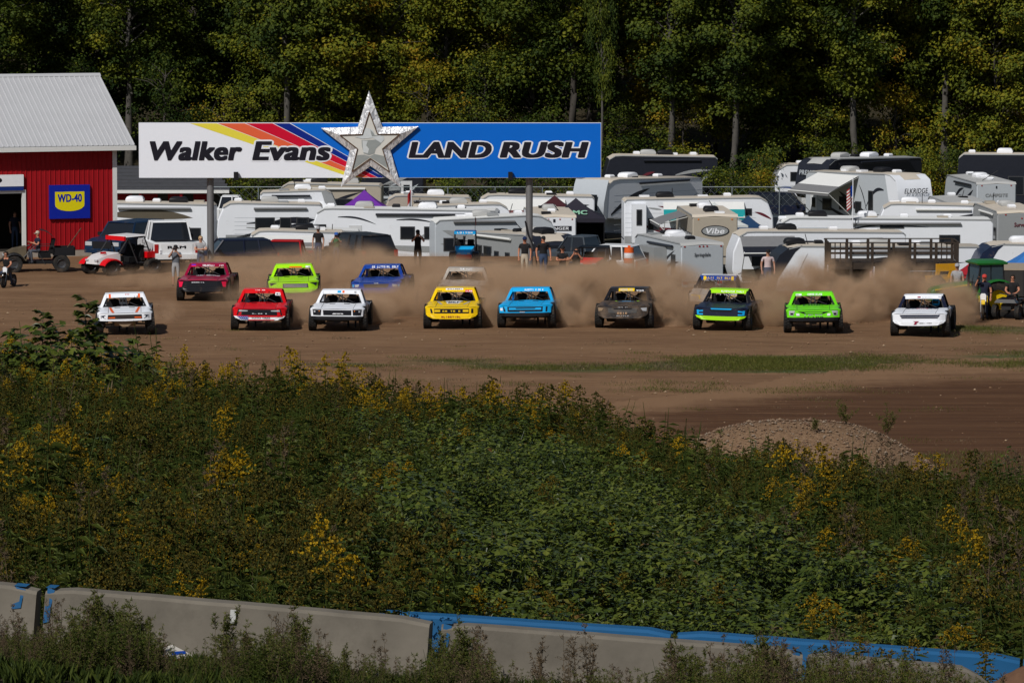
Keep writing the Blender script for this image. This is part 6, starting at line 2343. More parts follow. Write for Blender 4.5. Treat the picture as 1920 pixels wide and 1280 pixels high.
# drivers inside the front trucks
for tr_, hm, lab, sx in ((t1, WHITE, 'driver in white helmet inside the orange-striped white truck', -.10), (t2, P_BLACK, 'driver in dark helmet inside the red truck with flag bumper', -.42),
                         (t3, P_BLACK, 'driver in dark helmet inside the white truck with square headlights', .42), (t4, P_NAVY, 'driver in dark blue helmet inside the yellow truck', .42),
                         (t5, P_BLACK, 'driver in black helmet inside the sky blue truck', .42), (t7, P_BLACK, 'driver in black helmet inside the navy and lime truck', .42),
                         (t8, P_BLACK, 'driver in black helmet inside the bright green truck', .42), (t9, P_CYAN, 'driver in blue helmet inside the white-chinned truck', .42)):
    a = -tr_.rotation_euler[2]
    if sx == -.10:
        sx = -.08
    l = tr_.location + Matrix.Rotation(-a, 3, 'Z') @ Vector((sx, .40 if sx != -.08 else .30, .04))
    person(lab, l, -a, 'drive', NAVYC, NAVYC, helmet=hm, short=False, s=.92)

# ------------------------------------------------------------------ the woods
def leaf_mat(key, stops, rough=.6, trans=.22, spec=.12):
    """leaf colour runs along 'stops' by the clump's own tint plus the plant's own shift (object colour)"""
    m = bpy.data.materials.new(key)
    m.use_nodes = True
    n, L = m.node_tree.nodes, m.node_tree.links
    b = n['Principled BSDF']
    out = n['Material Output']
    at = n.new('ShaderNodeAttribute')
    at.attribute_name = 'tint'
    oi = n.new('ShaderNodeObjectInfo')
    sp = n.new('ShaderNodeSeparateColor')
    L.new(oi.outputs['Color'], sp.inputs[0])
    ad = n.new('ShaderNodeMath')
    L.new(at.outputs['Fac'], ad.inputs[0])
    L.new(sp.outputs[0], ad.inputs[1])
    su = n.new('ShaderNodeMath')
    su.operation = 'SUBTRACT'
    L.new(ad.outputs[0], su.inputs[0])
    su.inputs[1].default_value = 1.0
    r = n.new('ShaderNodeValToRGB')
    e = r.color_ramp.elements
    while len(e) < len(stops):
        e.new(.5)
    for k, (p, c) in enumerate(stops):
        e[k].position = p
        e[k].color = tuple(c) + (1,)
    L.new(su.outputs[0], r.inputs[0])
    L.new(r.outputs[0], b.inputs['Base Color'])
    b.inputs['Roughness'].default_value = rough
    b.inputs['Specular IOR Level'].default_value = spec
    tr_ = n.new('ShaderNodeBsdfTranslucent')
    L.new(r.outputs[0], tr_.inputs[0])
    mx = n.new('ShaderNodeMixShader')
    mx.inputs[0].default_value = trans
    L.new(b.outputs[0], mx.inputs[1])
    L.new(tr_.outputs[0], mx.inputs[2])
    L.new(mx.outputs[0], out.inputs[0])
    return m


LEAFT = leaf_mat('tree leaves', [(0, (.006, .014, .004)), (.22, (.018, .036, .007)), (.40, (.058, .080, .010)), (.56, (.150, .160, .013)), (.74, (.26, .175, .012)), (.90, (.30, .09, .012))])
BARK = mat('bark grey', (.055, .048, .041), .9, var=.4, vscale=4, bump=.5)
BARKP = mat('bark pale', (.082, .075, .066), .9, var=.4, vscale=3, bump=.4)


def leaves_mesh(name, clumps, R, mat_, ls=(.16, .30), per=90, flat=.66, up=.5):
    """many small folded leaves gathered in flattened clumps; clumps: (centre, radius, tint)"""
    V, Fc, T = [], [], []
    for c, r, tint in clumps:
        c = Vector(c)
        for i in range(int(per * (r / .9) ** 1.5)):
            u = Vector((R.gauss(0, .5), R.gauss(0, .5), R.gauss(0, .5) * flat))
            if u.length > 1.25:
                u *= 1.1 / u.length
            p = c + u * r
            nrm = (Vector((0, -.25, up)) + u.normalized() * .6 + Vector((R.uniform(-.6, .6), R.uniform(-.6, .6), R.uniform(-.5, .5)))).normalized()
            a = nrm.cross(Vector((R.uniform(-1, 1), R.uniform(-1, 1), R.uniform(-1, 1)))).normalized()
            b = nrm.cross(a)
            s_ = R.uniform(*ls)
            k = len(V)
            V += [tuple(p - a * s_ * .5), tuple(p + b * s_ * .42 - nrm * s_ * .1), tuple(p + a * s_ * .55), tuple(p - b * s_ * .42 - nrm * s_ * .1)]
            Fc += [(k, k + 1, k + 2), (k, k + 2, k + 3)]
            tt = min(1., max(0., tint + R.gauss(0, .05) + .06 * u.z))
            T += [tt] * 4
    me = bpy.data.meshes.new(name)
    me.from_pydata(V, [], Fc)
    me.materials.append(mat_)
    at_ = me.attributes.new('tint', 'FLOAT', 'POINT')
    at_.data.foreach_set('value', T)
    me.update()
    return me


def make_tree(kind, seed, Hh, lo, rad, nb, pale=False):
    """trunk with limbs; the crown's clumps sit along the limbs. returns meshes (trunk, crown)"""
    R = random.Random(seed)
    m = MB()
    tr_ = [(0, 0, -.4)]
    x = y = 0
    k = 9
    for i in range(1, k + 1):
        x += R.uniform(-.14, .14)
        y += R.uniform(-.14, .14)
        tr_.append((x, y, Hh * .92 * i / k))
    r0 = .10 + Hh * .011
    m.tube(tr_, [r0 * (1.25 if i == 0 else 1 - .085 * i) for i in range(k + 1)], 8)
    cl = []
    for i in range(nb):
        f = i / max(1, nb - 1)
        z = lo + (Hh - lo) * f ** 1.05
        q = min(k - 1, int(z / (Hh * .92) * k))
        base = Vector(tr_[q]).lerp(Vector(tr_[q + 1]), min(1, z / (Hh * .92) * k - q))
        a = R.uniform(0, 6.283)
        shp = sin(pi * min(1, .12 + .80 * (1 - f) ** .8)) if kind != 'cone' else (1 - f) + .1
        ln = rad * shp * R.uniform(.65, 1.15) + .3
        tip = base + Vector((cos(a) * ln, sin(a) * ln, ln * R.uniform(.2, .75)))
        midp = base.lerp(tip, .5) + Vector((0, 0, .12 * ln))
        m.tube([base, midp, tip], [r0 * .22, r0 * .14, r0 * .04], 5)
        tint0 = R.choice((.34, .38, .42, .46, .5, .54))
        for c in range(3 if ln > 1.6 else 2):
            g_ = R.uniform(.35, 1.05) if c else 1.0
            p = base.lerp(tip, g_) + Vector((R.uniform(-.7, .7), R.uniform(-.7, .7), R.uniform(-.5, .6)))
            cl.append((p, R.uniform(.65, 1.25) * (1 if Hh > 8 else .7), tint0 + R.uniform(-.06, .08)))
        if R.random() < .35:
            m.tube([midp, midp + Vector((R.uniform(-1, 1), R.uniform(-1, 1), R.uniform(.2, .9)))], [r0 * .12, r0 * .03], 4)
    tm_ = m.mesh('trunk', BARKP if pale else BARK, 60)
    cm_ = leaves_mesh('crown', cl, R, LEAFT, per=140 if Hh > 8 else 80, ls=(.13, .29) if Hh > 8 else (.10, .20))
    return tm_, cm_


PROTO = {
    'A': [make_tree('round', 11, 15, 1.6, 3.4, 60), make_tree('round', 12, 17, 2.2, 3.8, 64), make_tree('round', 13, 14, 1.2, 3.0, 54)],
    'B': [make_tree('round', 21, 18, 6.5, 3.4, 48, True), make_tree('round', 22, 19, 7.0, 3.2, 46), make_tree('round', 23, 17, 5.6, 3.0, 44, True)],
    'C': [make_tree('round', 31, 6.5, .7, 1.7, 30), make_tree('round', 32, 5.4, .6, 1.5, 26), make_tree('cone', 33, 7.5, .4, 1.7, 40)],
    'D': [make_tree('round', 41, 2.4, .15, 1.2, 22), make_tree('round', 42, 3.0, .2, 1.4, 24)],
}
NAMES = {'A': 'leafy_tree', 'B': 'tall_tree', 'C': 'young_tree', 'D': 'shrub'}
HUE = {'dark': ('dark green', .82), 'green': ('green', .94), 'yg': ('yellow-green', 1.07), 'gold': ('golden', 1.17), 'orange': ('orange-tinged', 1.29)}
KINDW = {'A': 'leafy tree branching low', 'B': 'tall bare-trunked tree', 'C': 'young slender tree', 'D': 'low shrub'}
TR = random.Random(99)


def ordinal(n):
    tens = ['', '', 'twenty', 'thirty', 'forty']
    one = ['', 'first', 'second', 'third', 'fourth', 'fifth', 'sixth', 'seventh', 'eighth', 'ninth', 'tenth', 'eleventh', 'twelfth', 'thirteenth', 'fourteenth', 'fifteenth', 'sixteenth', 'seventeenth', 'eighteenth', 'nineteenth']
    if n < 20:
        return one[n]
    return tens[n // 10] + ('-' + one[n % 10]) if n % 10 else {20: 'twentieth', 30: 'thirtieth', 40: 'fortieth'}[n]


def tree(kind, px, Y, hue, label=None, sc=None, v=None):
    x = XP(px, Y)
    v = TR.randrange(len(PROTO[kind])) if v is None else v
    me = PROTO[kind][v]
    s_ = sc or TR.uniform(.85, 1.15)
    lab = label or '%s %s in the woods behind the campers' % (HUE[hue][0], KINDW[kind])
    t = thing(NAMES[kind], lab, 'shrub' if kind == 'D' else 'tree', (x, Y, zt(x, Y)), TR.uniform(0, 6.28), 'trees and shrubs of the wood')
    t.scale = (s_, s_, s_ * TR.uniform(.92, 1.1))
    link('trunk', me[0], t)
    c = link('crown', me[1], t)
    h = HUE[hue][1] + TR.uniform(-.05, .05)
    c.color = (h, h, h, 1)
    return t


# front edge of the wood, left to right as it stands
for i_, (px, Y, k, h) in enumerate(sorted(((-30, 326, 'A', 'green'), (70, 330, 'A', 'dark'), (160, 327, 'C', 'dark'), (215, 333, 'A', 'dark'), (300, 324, 'C', 'dark'), (330, 331, 'A', 'green'), (430, 325, 'C', 'yg'), (455, 334, 'A', 'dark'), (520, 329, 'A', 'green'),
                    (610, 326, 'A', 'yg'), (660, 333, 'A', 'gold'), (720, 328, 'A', 'yg'), (790, 324, 'C', 'yg'), (835, 331, 'A', 'yg'), (905, 326, 'C', 'green'), (930, 333, 'A', 'yg'), (1000, 327, 'A', 'green'),
                    (1160, 325, 'C', 'green'), (1175, 331, 'C', 'yg'), (1290, 324, 'C', 'yg'), (1255, 332, 'A', 'gold'), (1340, 330, 'A', 'yg'), (1440, 327, 'A', 'green'), (1500, 333, 'A', 'orange'), (1530, 325, 'C', 'yg'), (1555, 328, 'A', 'green'),
                    (1680, 326, 'C', 'gold'), (1700, 334, 'A', 'dark'), (1760, 329, 'A', 'yg'), (1835, 333, 'A', 'orange'), (1870, 325, 'A', 'yg'), (1960, 330, 'A', 'green')))):
    tree(k, px, Y, h, '%s %s, %s from the left along the wood edge' % (HUE[h][0], KINDW[k], ordinal(i_ + 1)))
# straight trunks that stand out
for px, Y, lab in ((240, 328, 'tall tree with a forked bare trunk beyond the barn roof'), (532, 325, 'tall grey trunk rising just above the striped end of the billboard'), (1052, 327, 'thin pale trunk above the blue end of the billboard'),
                   (1073, 325, 'thick pale bare trunk above the blue end of the billboard'), (1128, 321, 'very thin straight bare trunk at the billboard corner'), (1253, 323, 'pale bare trunk behind the dark toy hauler'),
                   (1373, 322, 'thick grey trunk forking above the chain-link fence'), (1604, 324, 'straight pale trunk rising above the navy camper'), (1770, 327, 'bare trunk in the shade near the black coach')):
    t = tree('B', px, Y, 'green', lab, sc=1.0)
    if px in (1128, 1052):
        t.scale = (.35, .35, 1.1)
for i_, (px, Y, h) in enumerate(((-60, 352, 'dark'), (60, 356, 'green'), (150, 350, 'dark'), (260, 354, 'dark'), (360, 351, 'green'), (470, 357, 'dark'), (570, 352, 'yg'), (680, 355, 'gold'), (770, 350, 'yg'), (870, 356, 'green'), (960, 352, 'yg'),
                 (1060, 350, 'green'), (1105, 346, 'dark'), (1150, 350, 'green'), (1200, 352, 'gold'), (1300, 356, 'yg'), (1400, 351, 'green'), (1480, 356, 'orange'), (1640, 360, 'dark'), (1730, 352, 'gold'), (1820, 356, 'yg'), (1900, 351, 'gold'), (1990, 355, 'green'))):
    tree('A', px, Y, h, 'deep-standing %s tree, %s from the left in the second row of the wood' % (HUE[h][0], ordinal(i_ + 1)))
for i_, (px, Y, h) in enumerate(((20, 378, 'dark'), (210, 382, 'dark'), (400, 376, 'green'), (620, 380, 'yg'), (820, 378, 'green'), (1040, 388, 'dark'), (1180, 380, 'green'), (1360, 378, 'yg'), (1560, 384, 'dark'), (1680, 378, 'green'), (1860, 380, 'yg'))):
    tree('A', px, Y, h, 'far %s tree, %s from the left at the back of the wood' % (HUE[h][0], ordinal(i_ + 1)), sc=1.15)
# undergrowth along the fence and the edge
for i_, (px, Y, h) in enumerate(sorted(((440, 303, 'yg'), (480, 304, 'green'), (530, 303, 'dark'), (575, 304, 'yg'), (620, 303, 'green'), (860, 303, 'green'), (905, 304, 'dark'), (950, 303, 'dark'), (1010, 304, 'green'), (1085, 322, 'green'), (1110, 321, 'dark'), (1060, 323, 'green'), (1140, 318, 'yg'), (1180, 319, 'green'), (1290, 318, 'gold'),
                 (1345, 308, 'green'), (1375, 305, 'green'), (1405, 308, 'yg'), (1430, 312, 'green'), (1365, 312, 'dark'), (1720, 318, 'yg'), (1755, 317, 'yg'), (1775, 319, 'green'), (1450, 319, 'gold'), (1560, 320, 'green'), (640, 320, 'green'), (760, 320, 'yg'), (1655, 319, 'yg')))):
    tree('D', px, Y, h, '%s shrub, %s from the left along the fence and wood edge' % (HUE[h][0], ordinal(i_ + 1)), sc=TR.uniform(.8, 1.15))
# the wood beyond reads as one mass
R = random.Random(5)
cl = []
for i in range(1300):
    x = R.uniform(-62, 62)
    y = R.uniform(392, 430)
    z = zt(x, y) + R.uniform(.3, 13)
    cl.append(((x, y, z), R.uniform(1.0, 1.9), R.uniform(.1, .42)))
fm = leaves_mesh('forest', cl, R, LEAFT, ls=(.4, .8), per=26)
tag(link('forest', fm), 'dense dark wood filling the slope behind the trees', 'forest', kind='stuff').color = (.9, .9, .9, 1)

# ------------------------------------------------------------------ plants of the near slope
GOLD = leaf_mat('goldenrod bloom', [(0, (.026, .034, .008)), (.36, (.055, .052, .012)), (.52, (.11, .080, .011)), (.7, (.23, .145, .009)), (.88, (.38, .235, .009))], .7, .15, .1)
HERB = leaf_mat('herb leaves', [(0, (.014, .025, .005)), (.35, (.034, .050, .009)), (.6, (.066, .084, .014)), (.85, (.12, .115, .025)), (1., (.15, .11, .05))], .55, .12, .12)
BRAM = leaf_mat('bramble leaves', [(0, (.012, .022, .004)), (.35, (.034, .052, .008)), (.6, (.070, .092, .013)), (.85, (.13, .14, .022)), (1., (.13, .07, .02))], .36, .12, .28)
DRY = leaf_mat('dry stems', [(0, (.05, .035, .022)), (.5, (.12, .085, .05)), (1., (.22, .165, .10))], .8, .1, .1)


class LM:
    """leaf-by-leaf plant builder with a tint on every vertex"""

    def __init__(s):
        s.v, s.f, s.t, s.m = [], [], [], []

    def leaf(s, p, d, nrm, ln, w, tint, mi, droop=.15):
        d = d.normalized()
        b = d.cross(nrm)
        b = b.normalized() if b.length > 1e-4 else Vector((1, 0, 0))
        n_ = b.cross(d)
        k = len(s.v)
        s.v += [tuple(p), tuple(p + d * ln * .45 + b * w * .5 + n_ * ln * .04), tuple(p + d * ln - n_ * ln * droop), tuple(p + d * ln * .45 - b * w * .5 + n_ * ln * .04)]
        s.f += [(k, k + 1, k + 2), (k, k + 2, k + 3)]
        s.t += [tint] * 4
        s.m += [mi] * 2

    def stem(s, pts, r, tint, mi, n=3):
        q = MB()
        q.tube(pts, r, n, cap=False)
        k = len(s.v)
        s.v += q.v
        s.f += [tuple(i + k for i in f) for f in q.f]
        s.t += [tint] * len(q.v)
        s.m += [mi] * len(q.f)

    def mesh(s, name, mats):
        me = bpy.data.meshes.new(name)
        me.from_pydata(s.v, [], s.f)
        for m in mats:
            me.materials.append(m)
        me.polygons.foreach_set('material_index', s.m)
        a = me.attributes.new('tint', 'FLOAT', 'POINT')
        a.data.foreach_set('value', s.t)
        me.update()
        return me


def rv3(R, k=1.):
    return Vector((R.uniform(-k, k), R.uniform(-k, k), R.uniform(-k, k)))


def goldenrod(seed, h=1.1, stems=3, bloom=.7, dry=0., split=False):
    R = random.Random(seed)
    parts = [LM(), LM(), LM()] if split else [LM()] * 3
    st_, lf, fl = parts
    for s_ in range(stems):
        b = Vector((R.gauss(0, .10), R.gauss(0, .10), 0))
        top = b + Vector((R.gauss(0, .10), R.gauss(0, .10), h * R.uniform(.75, 1.05)))
        midp = b.lerp(top, .55) + rv3(R, .03)
        st_.stem([b, midp, top], [.007, .006, .003], .35, 1)
        nl = int(26 * h)
        for i in range(nl):
            f = .12 + .72 * i / nl
            p = b.lerp(midp, f / .55) if f < .55 else midp.lerp(top, (f - .55) / .45)
            a = i * 2.4 + R.uniform(-.4, .4)
            d = Vector((cos(a), sin(a), R.uniform(.1, .5) - dry * .7))
            lf.leaf(p, d, Vector((0, 0, 1)), R.uniform(.08, .15), R.uniform(.016, .026), R.uniform(.3, .65) + dry * .25, 1, .35)
        # the plume: arching sprays with many tiny heads
        if bloom > 0:
            ht = R.uniform(.20, .32) * (h / 1.1)
            tb = R.uniform(-.12, .12) + bloom
            for k in range(12):
                f = k / 12
                a = k * 2.4
                o = top - Vector((0, 0, ht * (1 - f) * .95))
                ln = (.16 * (1 - f) + .035) * R.uniform(.8, 1.2)
                d = Vector((cos(a), sin(a), .55))
                for q in range(6):
                    u = (q + .6) / 6
                    p = o + d * ln * u + Vector((0, 0, -.06 * u * u)) + rv3(R, .016)
                    for z in range(5):
                        dd = rv3(R, 1.) + Vector((0, 0, .9))
                        fl.leaf(p, dd, rv3(R, 1.), R.uniform(.014, .026), R.uniform(.012, .022), min(1, max(0, tb + R.gauss(0, .10))), 0, 0)
    mats = [GOLD, HERB, DRY]
    if split:
        return [st_.mesh('stem', mats), lf.mesh('leaves', mats), fl.mesh('blossoms', mats)]
    return st_.mesh('goldenrod', mats)


def bramble(seed, r=.45, n=120, big=1.0, tint=.5):
    R = random.Random(seed)
    m = LM()
    for c in range(7):
        a = R.uniform(0, 6.28)
        e = Vector((cos(a) * r * R.uniform(.5, 1.1), sin(a) * r * R.uniform(.5, 1.1), R.uniform(.15, .5)))
        m.stem([Vector((0, 0, 0)), e * .5 + Vector((0, 0, .35)), e], [.006, .005, .003], .3, 1)
    for i in range(n):
        a = R.uniform(0, 6.28)
        q = sqrt(R.random()) * r
        z = .72 * (1 - (q / r) ** 2 * .8) * R.uniform(.4, 1.12)
        p = Vector((cos(a) * q, sin(a) * q, z))
        out = Vector((cos(a), sin(a), .3))
        tt = min(1, max(0, tint + R.gauss(0, .13)))
        for k, an in ((0, 0), (1, .9), (2, -.9)):
            d = Matrix.Rotation(an + R.uniform(-.2, .2), 3, 'Z') @ (out + rv3(R, .5))
            d.z = R.uniform(-.45, .25)
            nr = Vector((R.uniform(-.5, .5), R.uniform(-.7, .3), 1))
            m.leaf(p, d, nr, R.uniform(.05, .082) * big * (1.15 if k == 0 else .9), R.uniform(.043, .064) * big, tt, 1, .12)
    return m.mesh('bramble', [BRAM, BRAM, DRY])


def tuft(seed, h=.6, n=110, tint=.5, mat_=None, spread=.25):
    R = random.Random(seed)
    m = LM()
    for i in range(n):
        b = Vector((R.gauss(0, spread * .5), R.gauss(0, spread * .5), 0))
        d = Vector((R.gauss(0, .28), R.gauss(0, .28), 1))
        l = h * R.uniform(.5, 1.1)
        m.leaf(b, d, rv3(R, 1.), l, .006 + .004 * R.random(), min(1, max(0, tint + R.gauss(0, .15))), 0, .25)
    return m.mesh('tuft', [mat_ or DRY])


def weedy(seed, h=1.2, stems=5, dry=False, leafy=1., heads=True):
    """a branching roadside weed: narrow leaves, side twigs, small seed heads"""
    R = random.Random(seed)
    m = LM()
    mi = 2 if dry else 1
    for s_ in range(stems):
        b = Vector((R.gauss(0, .08), R.gauss(0, .05), 0))
        top = b + Vector((R.gauss(0, .16), R.gauss(0, .08), h * R.uniform(.6, 1.05)))
        midp = b.lerp(top, .5) + rv3(R, .04)
        m.stem([b, midp, top], [.007, .005, .002], .35, 2)
        for i in range(int(12 + 10 * h)):
            f = R.uniform(.18, 1.0)
            p = b.lerp(midp, f * 2) if f < .5 else midp.lerp(top, f * 2 - 1)
            a = R.uniform(0, 6.28)
            d = Vector((cos(a), sin(a), R.uniform(.4, 1.1)))
            e = p + d.normalized() * R.uniform(.05, .24) * (1.25 - f)
            m.stem([p, e], [.003, .0015], .35, 2)
            for k in range(int(6 * leafy)):
                q = p.lerp(e, R.uniform(.1, 1.))
                m.leaf(q, rv3(R, 1) + d * .6, rv3(R, 1), R.uniform(.03, .075), R.uniform(.008, .016), R.uniform(.45, .85) if not dry else R.uniform(.1, .7), mi, .2)
            if heads:
                for k in range(2):
                    m.leaf(e + rv3(R, .008), rv3(R, 1), rv3(R, 1), .018, .018, R.uniform(0, .5), 2 if dry or R.random() < .6 else 0, 0)
    return m.mesh('weed', [GOLD, HERB, DRY])


def bigleaf(seed, h=1.0, n=46, ls=(.12, .2), tint=.55):
    R = random.Random(seed)
    m = LM()
    for s_ in range(4):
        b = Vector((R.gauss(0, .1), R.gauss(0, .1), 0))
        top = b + Vector((R.gauss(0, .16), R.gauss(0, .12), h * R.uniform(.7, 1.)))
        m.stem([b, b.lerp(top, .5) + rv3(R, .04), top], [.010, .008, .004], .4, 2)
        for i in range(n // 4):
            p = b.lerp(top, .2 + .8 * i / (n // 4))
            a = i * 2.4
            d = Vector((cos(a), sin(a), R.uniform(-.2, .5)))
            m.leaf(p + d * .05, d, Vector((R.uniform(-.4, .4), -.4, 1)), R.uniform(*ls), R.uniform(*ls) * .62, min(1, tint + R.gauss(0, .15)), 1, .2)
    return m.mesh('bigleaf', [BRAM, BRAM, DRY])


PC = bpy.data.collections.new('plant kinds')
KIND = []


def proto(me):
    o = bpy.data.objects.new('plant_%02d' % len(KIND), me)
    PC.objects.link(o)
    KIND.append(o)
    return len(KIND) - 1


K_GB = [proto(goldenrod(200 + i, 1.15, 3, .78)) for i in range(3)]            # bright bloom
K_GO = [proto(goldenrod(210 + i, 1.05, 3, .34)) for i in range(3)]            # ochre, fading
K_GN = [proto(goldenrod(220 + i, 1.0, 4, 0, .15)) for i in range(3)]          # not in bloom
K_BR = [proto(bramble(230 + i, .46, 150, 1., (.5, .58, .42)[i])) for i in range(3)]
K_BY = [proto(bramble(236, .45, 110, 1.0, .72))]
K_BL = [proto(bigleaf(240 + i)) for i in range(2)]
K_TU = [proto(tuft(250 + i, .7, 130, .5)) for i in range(2)]
K_WD = [proto(weedy(260 + i, 1.2, 4, i == 1)) for i in range(2)]
K_DG = [proto(tuft(270, .5, 60, .35, HERB)), proto(tuft(271, .10, 34, .72, HERB, .6)), proto(tuft(272, .09, 30, .6, DRY, .6))]


def scatter(name, pts, label, cat):
    """pts: (x, y, z, kind, turn, scale) -> one object that grows those plants"""
    me = bpy.data.meshes.new(name)
    me.from_pydata([p[:3] for p in pts], [], [])
    a = me.attributes.new('pick', 'INT', 'POINT')
    a.data.foreach_set('value', [p[3] for p in pts])
    a = me.attributes.new('turn', 'FLOAT_VECTOR', 'POINT')
    a.data.foreach_set('vector', [c for p in pts for c in (p[6] if len(p) > 6 else 0., p[7] if len(p) > 7 else 0., p[4])])
    a = me.attributes.new('size', 'FLOAT', 'POINT')
    a.data.foreach_set('value', [p[5] for p in pts])
    ob = link(name, me)
    ng = bpy.data.node_groups.new(name, 'GeometryNodeTree')
    ng.interface.new_socket('Geometry', in_out='INPUT', socket_type='NodeSocketGeometry')
    ng.interface.new_socket('Geometry', in_out='OUTPUT', socket_type='NodeSocketGeometry')
    N, L = ng.nodes, ng.links
    gi = N.new('NodeGroupInput')
    go = N.new('NodeGroupOutput')
    ci = N.new('GeometryNodeCollectionInfo')
    ci.inputs['Collection'].default_value = PC
    ci.inputs['Separate Children'].default_value = True
    ci.inputs['Reset Children'].default_value = True
    ip = N.new('GeometryNodeInstanceOnPoints')
    ip.inputs['Pick Instance'].default_value = True

    def named(n_, t):
        x = N.new('GeometryNodeInputNamedAttribute')
        x.data_type = t
        x.inputs['Name'].default_value = n_
        return x.outputs['Attribute']
    L.new(gi.outputs[0], ip.inputs['Points'])
    L.new(ci.outputs[0], ip.inputs['Instance'])
    L.new(named('pick', 'INT'), ip.inputs['Instance Index'])
    er = N.new('FunctionNodeEulerToRotation')
    L.new(named('turn', 'FLOAT_VECTOR'), er.inputs[0])
    L.new(er.outputs[0], ip.inputs['Rotation'])
    cx_ = N.new('ShaderNodeCombineXYZ')
    sz = named('size', 'FLOAT')
    for k in range(3):
        L.new(sz, cx_.inputs[k])
    L.new(cx_.outputs[0], ip.inputs['Scale'])
    L.new(ip.outputs[0], go.inputs[0])
    md = ob.modifiers.new('grow', 'NODES')
    md.node_group = ng
    return tag(ob, label, cat, kind='stuff')


R = random.Random(17)


def inmound(x, y):
    return y > 121.5 and exp(-abs((x - 7.3) / (3.6 if x > 7.3 else 4.4)) ** 2.6 - ((y - 128.5) / 3.6) ** 2) > .12


def nse(x, y, f, o=0.):
    return noise.noise((x * f + o, y * f, o))


def zone(x, y):
    """share of bramble (0..1) on the slope"""
    c0 = 2.4 - (y - 50) * .06
    w = 3.0 + .5 * sin(y * .12)
    q = 1 - ss(w - 1.4, w + 2.0, abs(x - c0) * (1 if x < c0 else .92 + .012 * (y - 50)))
    q *= 1 - ss(99, 110, y)
    q += .38 * nse(x, y, .22, 5.) + .06
    return q


pts_b, pts_g = [], []
y = 47.6
while y < 121:
    hwid = (960 / F) * y + 7.0
    st = .36 + .0018 * (y - 48)
    x = -hwid
    while x < hwid:
        xx, yy = x + R.uniform(-.2, .2), y + R.uniform(-.2, .2)
        z = zt(xx, yy)
        x += st
        if inmound(xx, yy):
            continue
        if yy < 50.6 and -1.2 < xx < 8.5:
            continue
        if yy > 112 and z < (2.0 if xx < 3 else 9):
            continue
        b = zone(xx, yy)
        turn = R.uniform(0, 6.28)
        tl = (R.gauss(0, .09), R.gauss(0, .09))
        if R.random() < b:
            if R.random() < .93:
                k = R.choice(K_BR) if R.random() < .9 else K_BY[0]
                pts_b.append((xx, yy, z - .02 + .62 * nse(xx, yy, .75, 41.), k, turn, R.uniform(.85, 1.35) * (1.0 + .5 * nse(xx, yy, .85, 31.))) + tl)
            elif R.random() < .55:
                pts_b.append((xx, yy, z, R.choice(K_BL), turn, R.uniform(.6, 1.0)) + tl)
            else:
                pts_g.append((xx, yy, z, R.choice(K_GO + K_GN), turn, R.uniform(.7, 1.)) + tl)
        else:
            br = .5 + .55 * nse(xx, yy, .30, 11.) + .6 * nse(xx, yy, .95, 13.) + .55 * ss(84, 108, yy) * (1 if xx < 1.5 else .3) - .18
            rr = R.random()
            if rr < max(.02, min(.30, (br - .66) * .62 + (.05 if xx > .045 * yy else 0))):
                k = R.choice(K_GB)
            elif rr < .40:
                k = R.choice(K_GO)
            elif rr < .90:
                k = R.choice(K_GN)
            elif rr < .93:
                k = R.choice(K_WD)
            else:
                k = R.choice(K_BL)
            sc_ = R.uniform(.85, 1.3) * (1 + .85 * nse(xx, yy, .75, 21.) + .3 * ss(100, 110, yy) * (xx < 1))
            if k in K_BL:
                sc_ = min(sc_, .85)
            if xx > 4 and yy > 104:
                sc_ *= .72
            pts_g.append((xx, yy, z - .03, k, turn, sc_) + tl)
            if R.random() < .6:
                pts_b.append((xx + .1, yy + .1, z - .15, R.choice(K_BR), turn, R.uniform(.7, 1.05)) + tl)
    y += st * 1.25
print('plants', len(pts_b), len(pts_g))
scatter('brambles', pts_b, 'dark green brambles covering the middle of the slope', 'brambles')
scatter('goldenrod', pts_g, 'mass of goldenrod and weeds covering the slope', 'goldenrod')

# dry grass at the top edge of the slope, short turf on the verge and heap
pts = []
for i in range(900):
    x = R.uniform(-13.5, 3)
    yy = R.uniform(111, 123)
    pts.append((x, yy, zt(x, yy), R.choice(K_TU), R.uniform(0, 6.28), R.uniform(.5, 1.1)))
for i in range(900):
    yy = R.uniform(41.8, 45.4)
    x = R.uniform(-.112, .112) * yy
    pts.append((x, yy, zt(x, yy), R.choice(K_DG[:1]), R.uniform(0, 6.28), R.uniform(.2, .5)))
ENV = ((-20, 1165), (60, 1175), (140, 1140), (220, 1130), (300, 1185), (350, 1245), (410, 1190), (560, 1175), (640, 1235), (780, 1235), (830, 1195), (900, 1200), (950, 1262), (1230, 1262), (1270, 1222), (1320, 1250), (1400, 1222), (1480, 1228), (1600, 1232), (1760, 1252), (1830, 1275), (1960, 1285))
for i in range(1050):
    yy = R.uniform(42.6, 45.3)
    px_ = R.uniform(-15, 1930)
    top_ = np.interp(px_, [e[0] for e in ENV], [e[1] for e in ENV]) + R.uniform(-12, 70)
    x = XP(px_, yy)
    h_ = W(px_, top_, yy).z - zt(x, yy)
    if h_ > .08:
        k = R.choice(K_WD[:1] * 4 + K_GN * 1 + K_WD[1:])
        pts.append((x, yy, zt(x, yy) - .02, k, R.uniform(0, 6.28), h_ / 1.1))
for i in range(700):
    x = R.uniform(-14, -8.5)
    yy = R.uniform(108, 121)
    pts.append((x, yy, zt(x, yy), R.choice(K_TU), R.uniform(0, 6.28), R.uniform(.9, 1.6)))
scatter('dry_grass', pts, 'dry brown grass at the edges of the slope and below the barriers', 'grass')
pts = []
i = 0
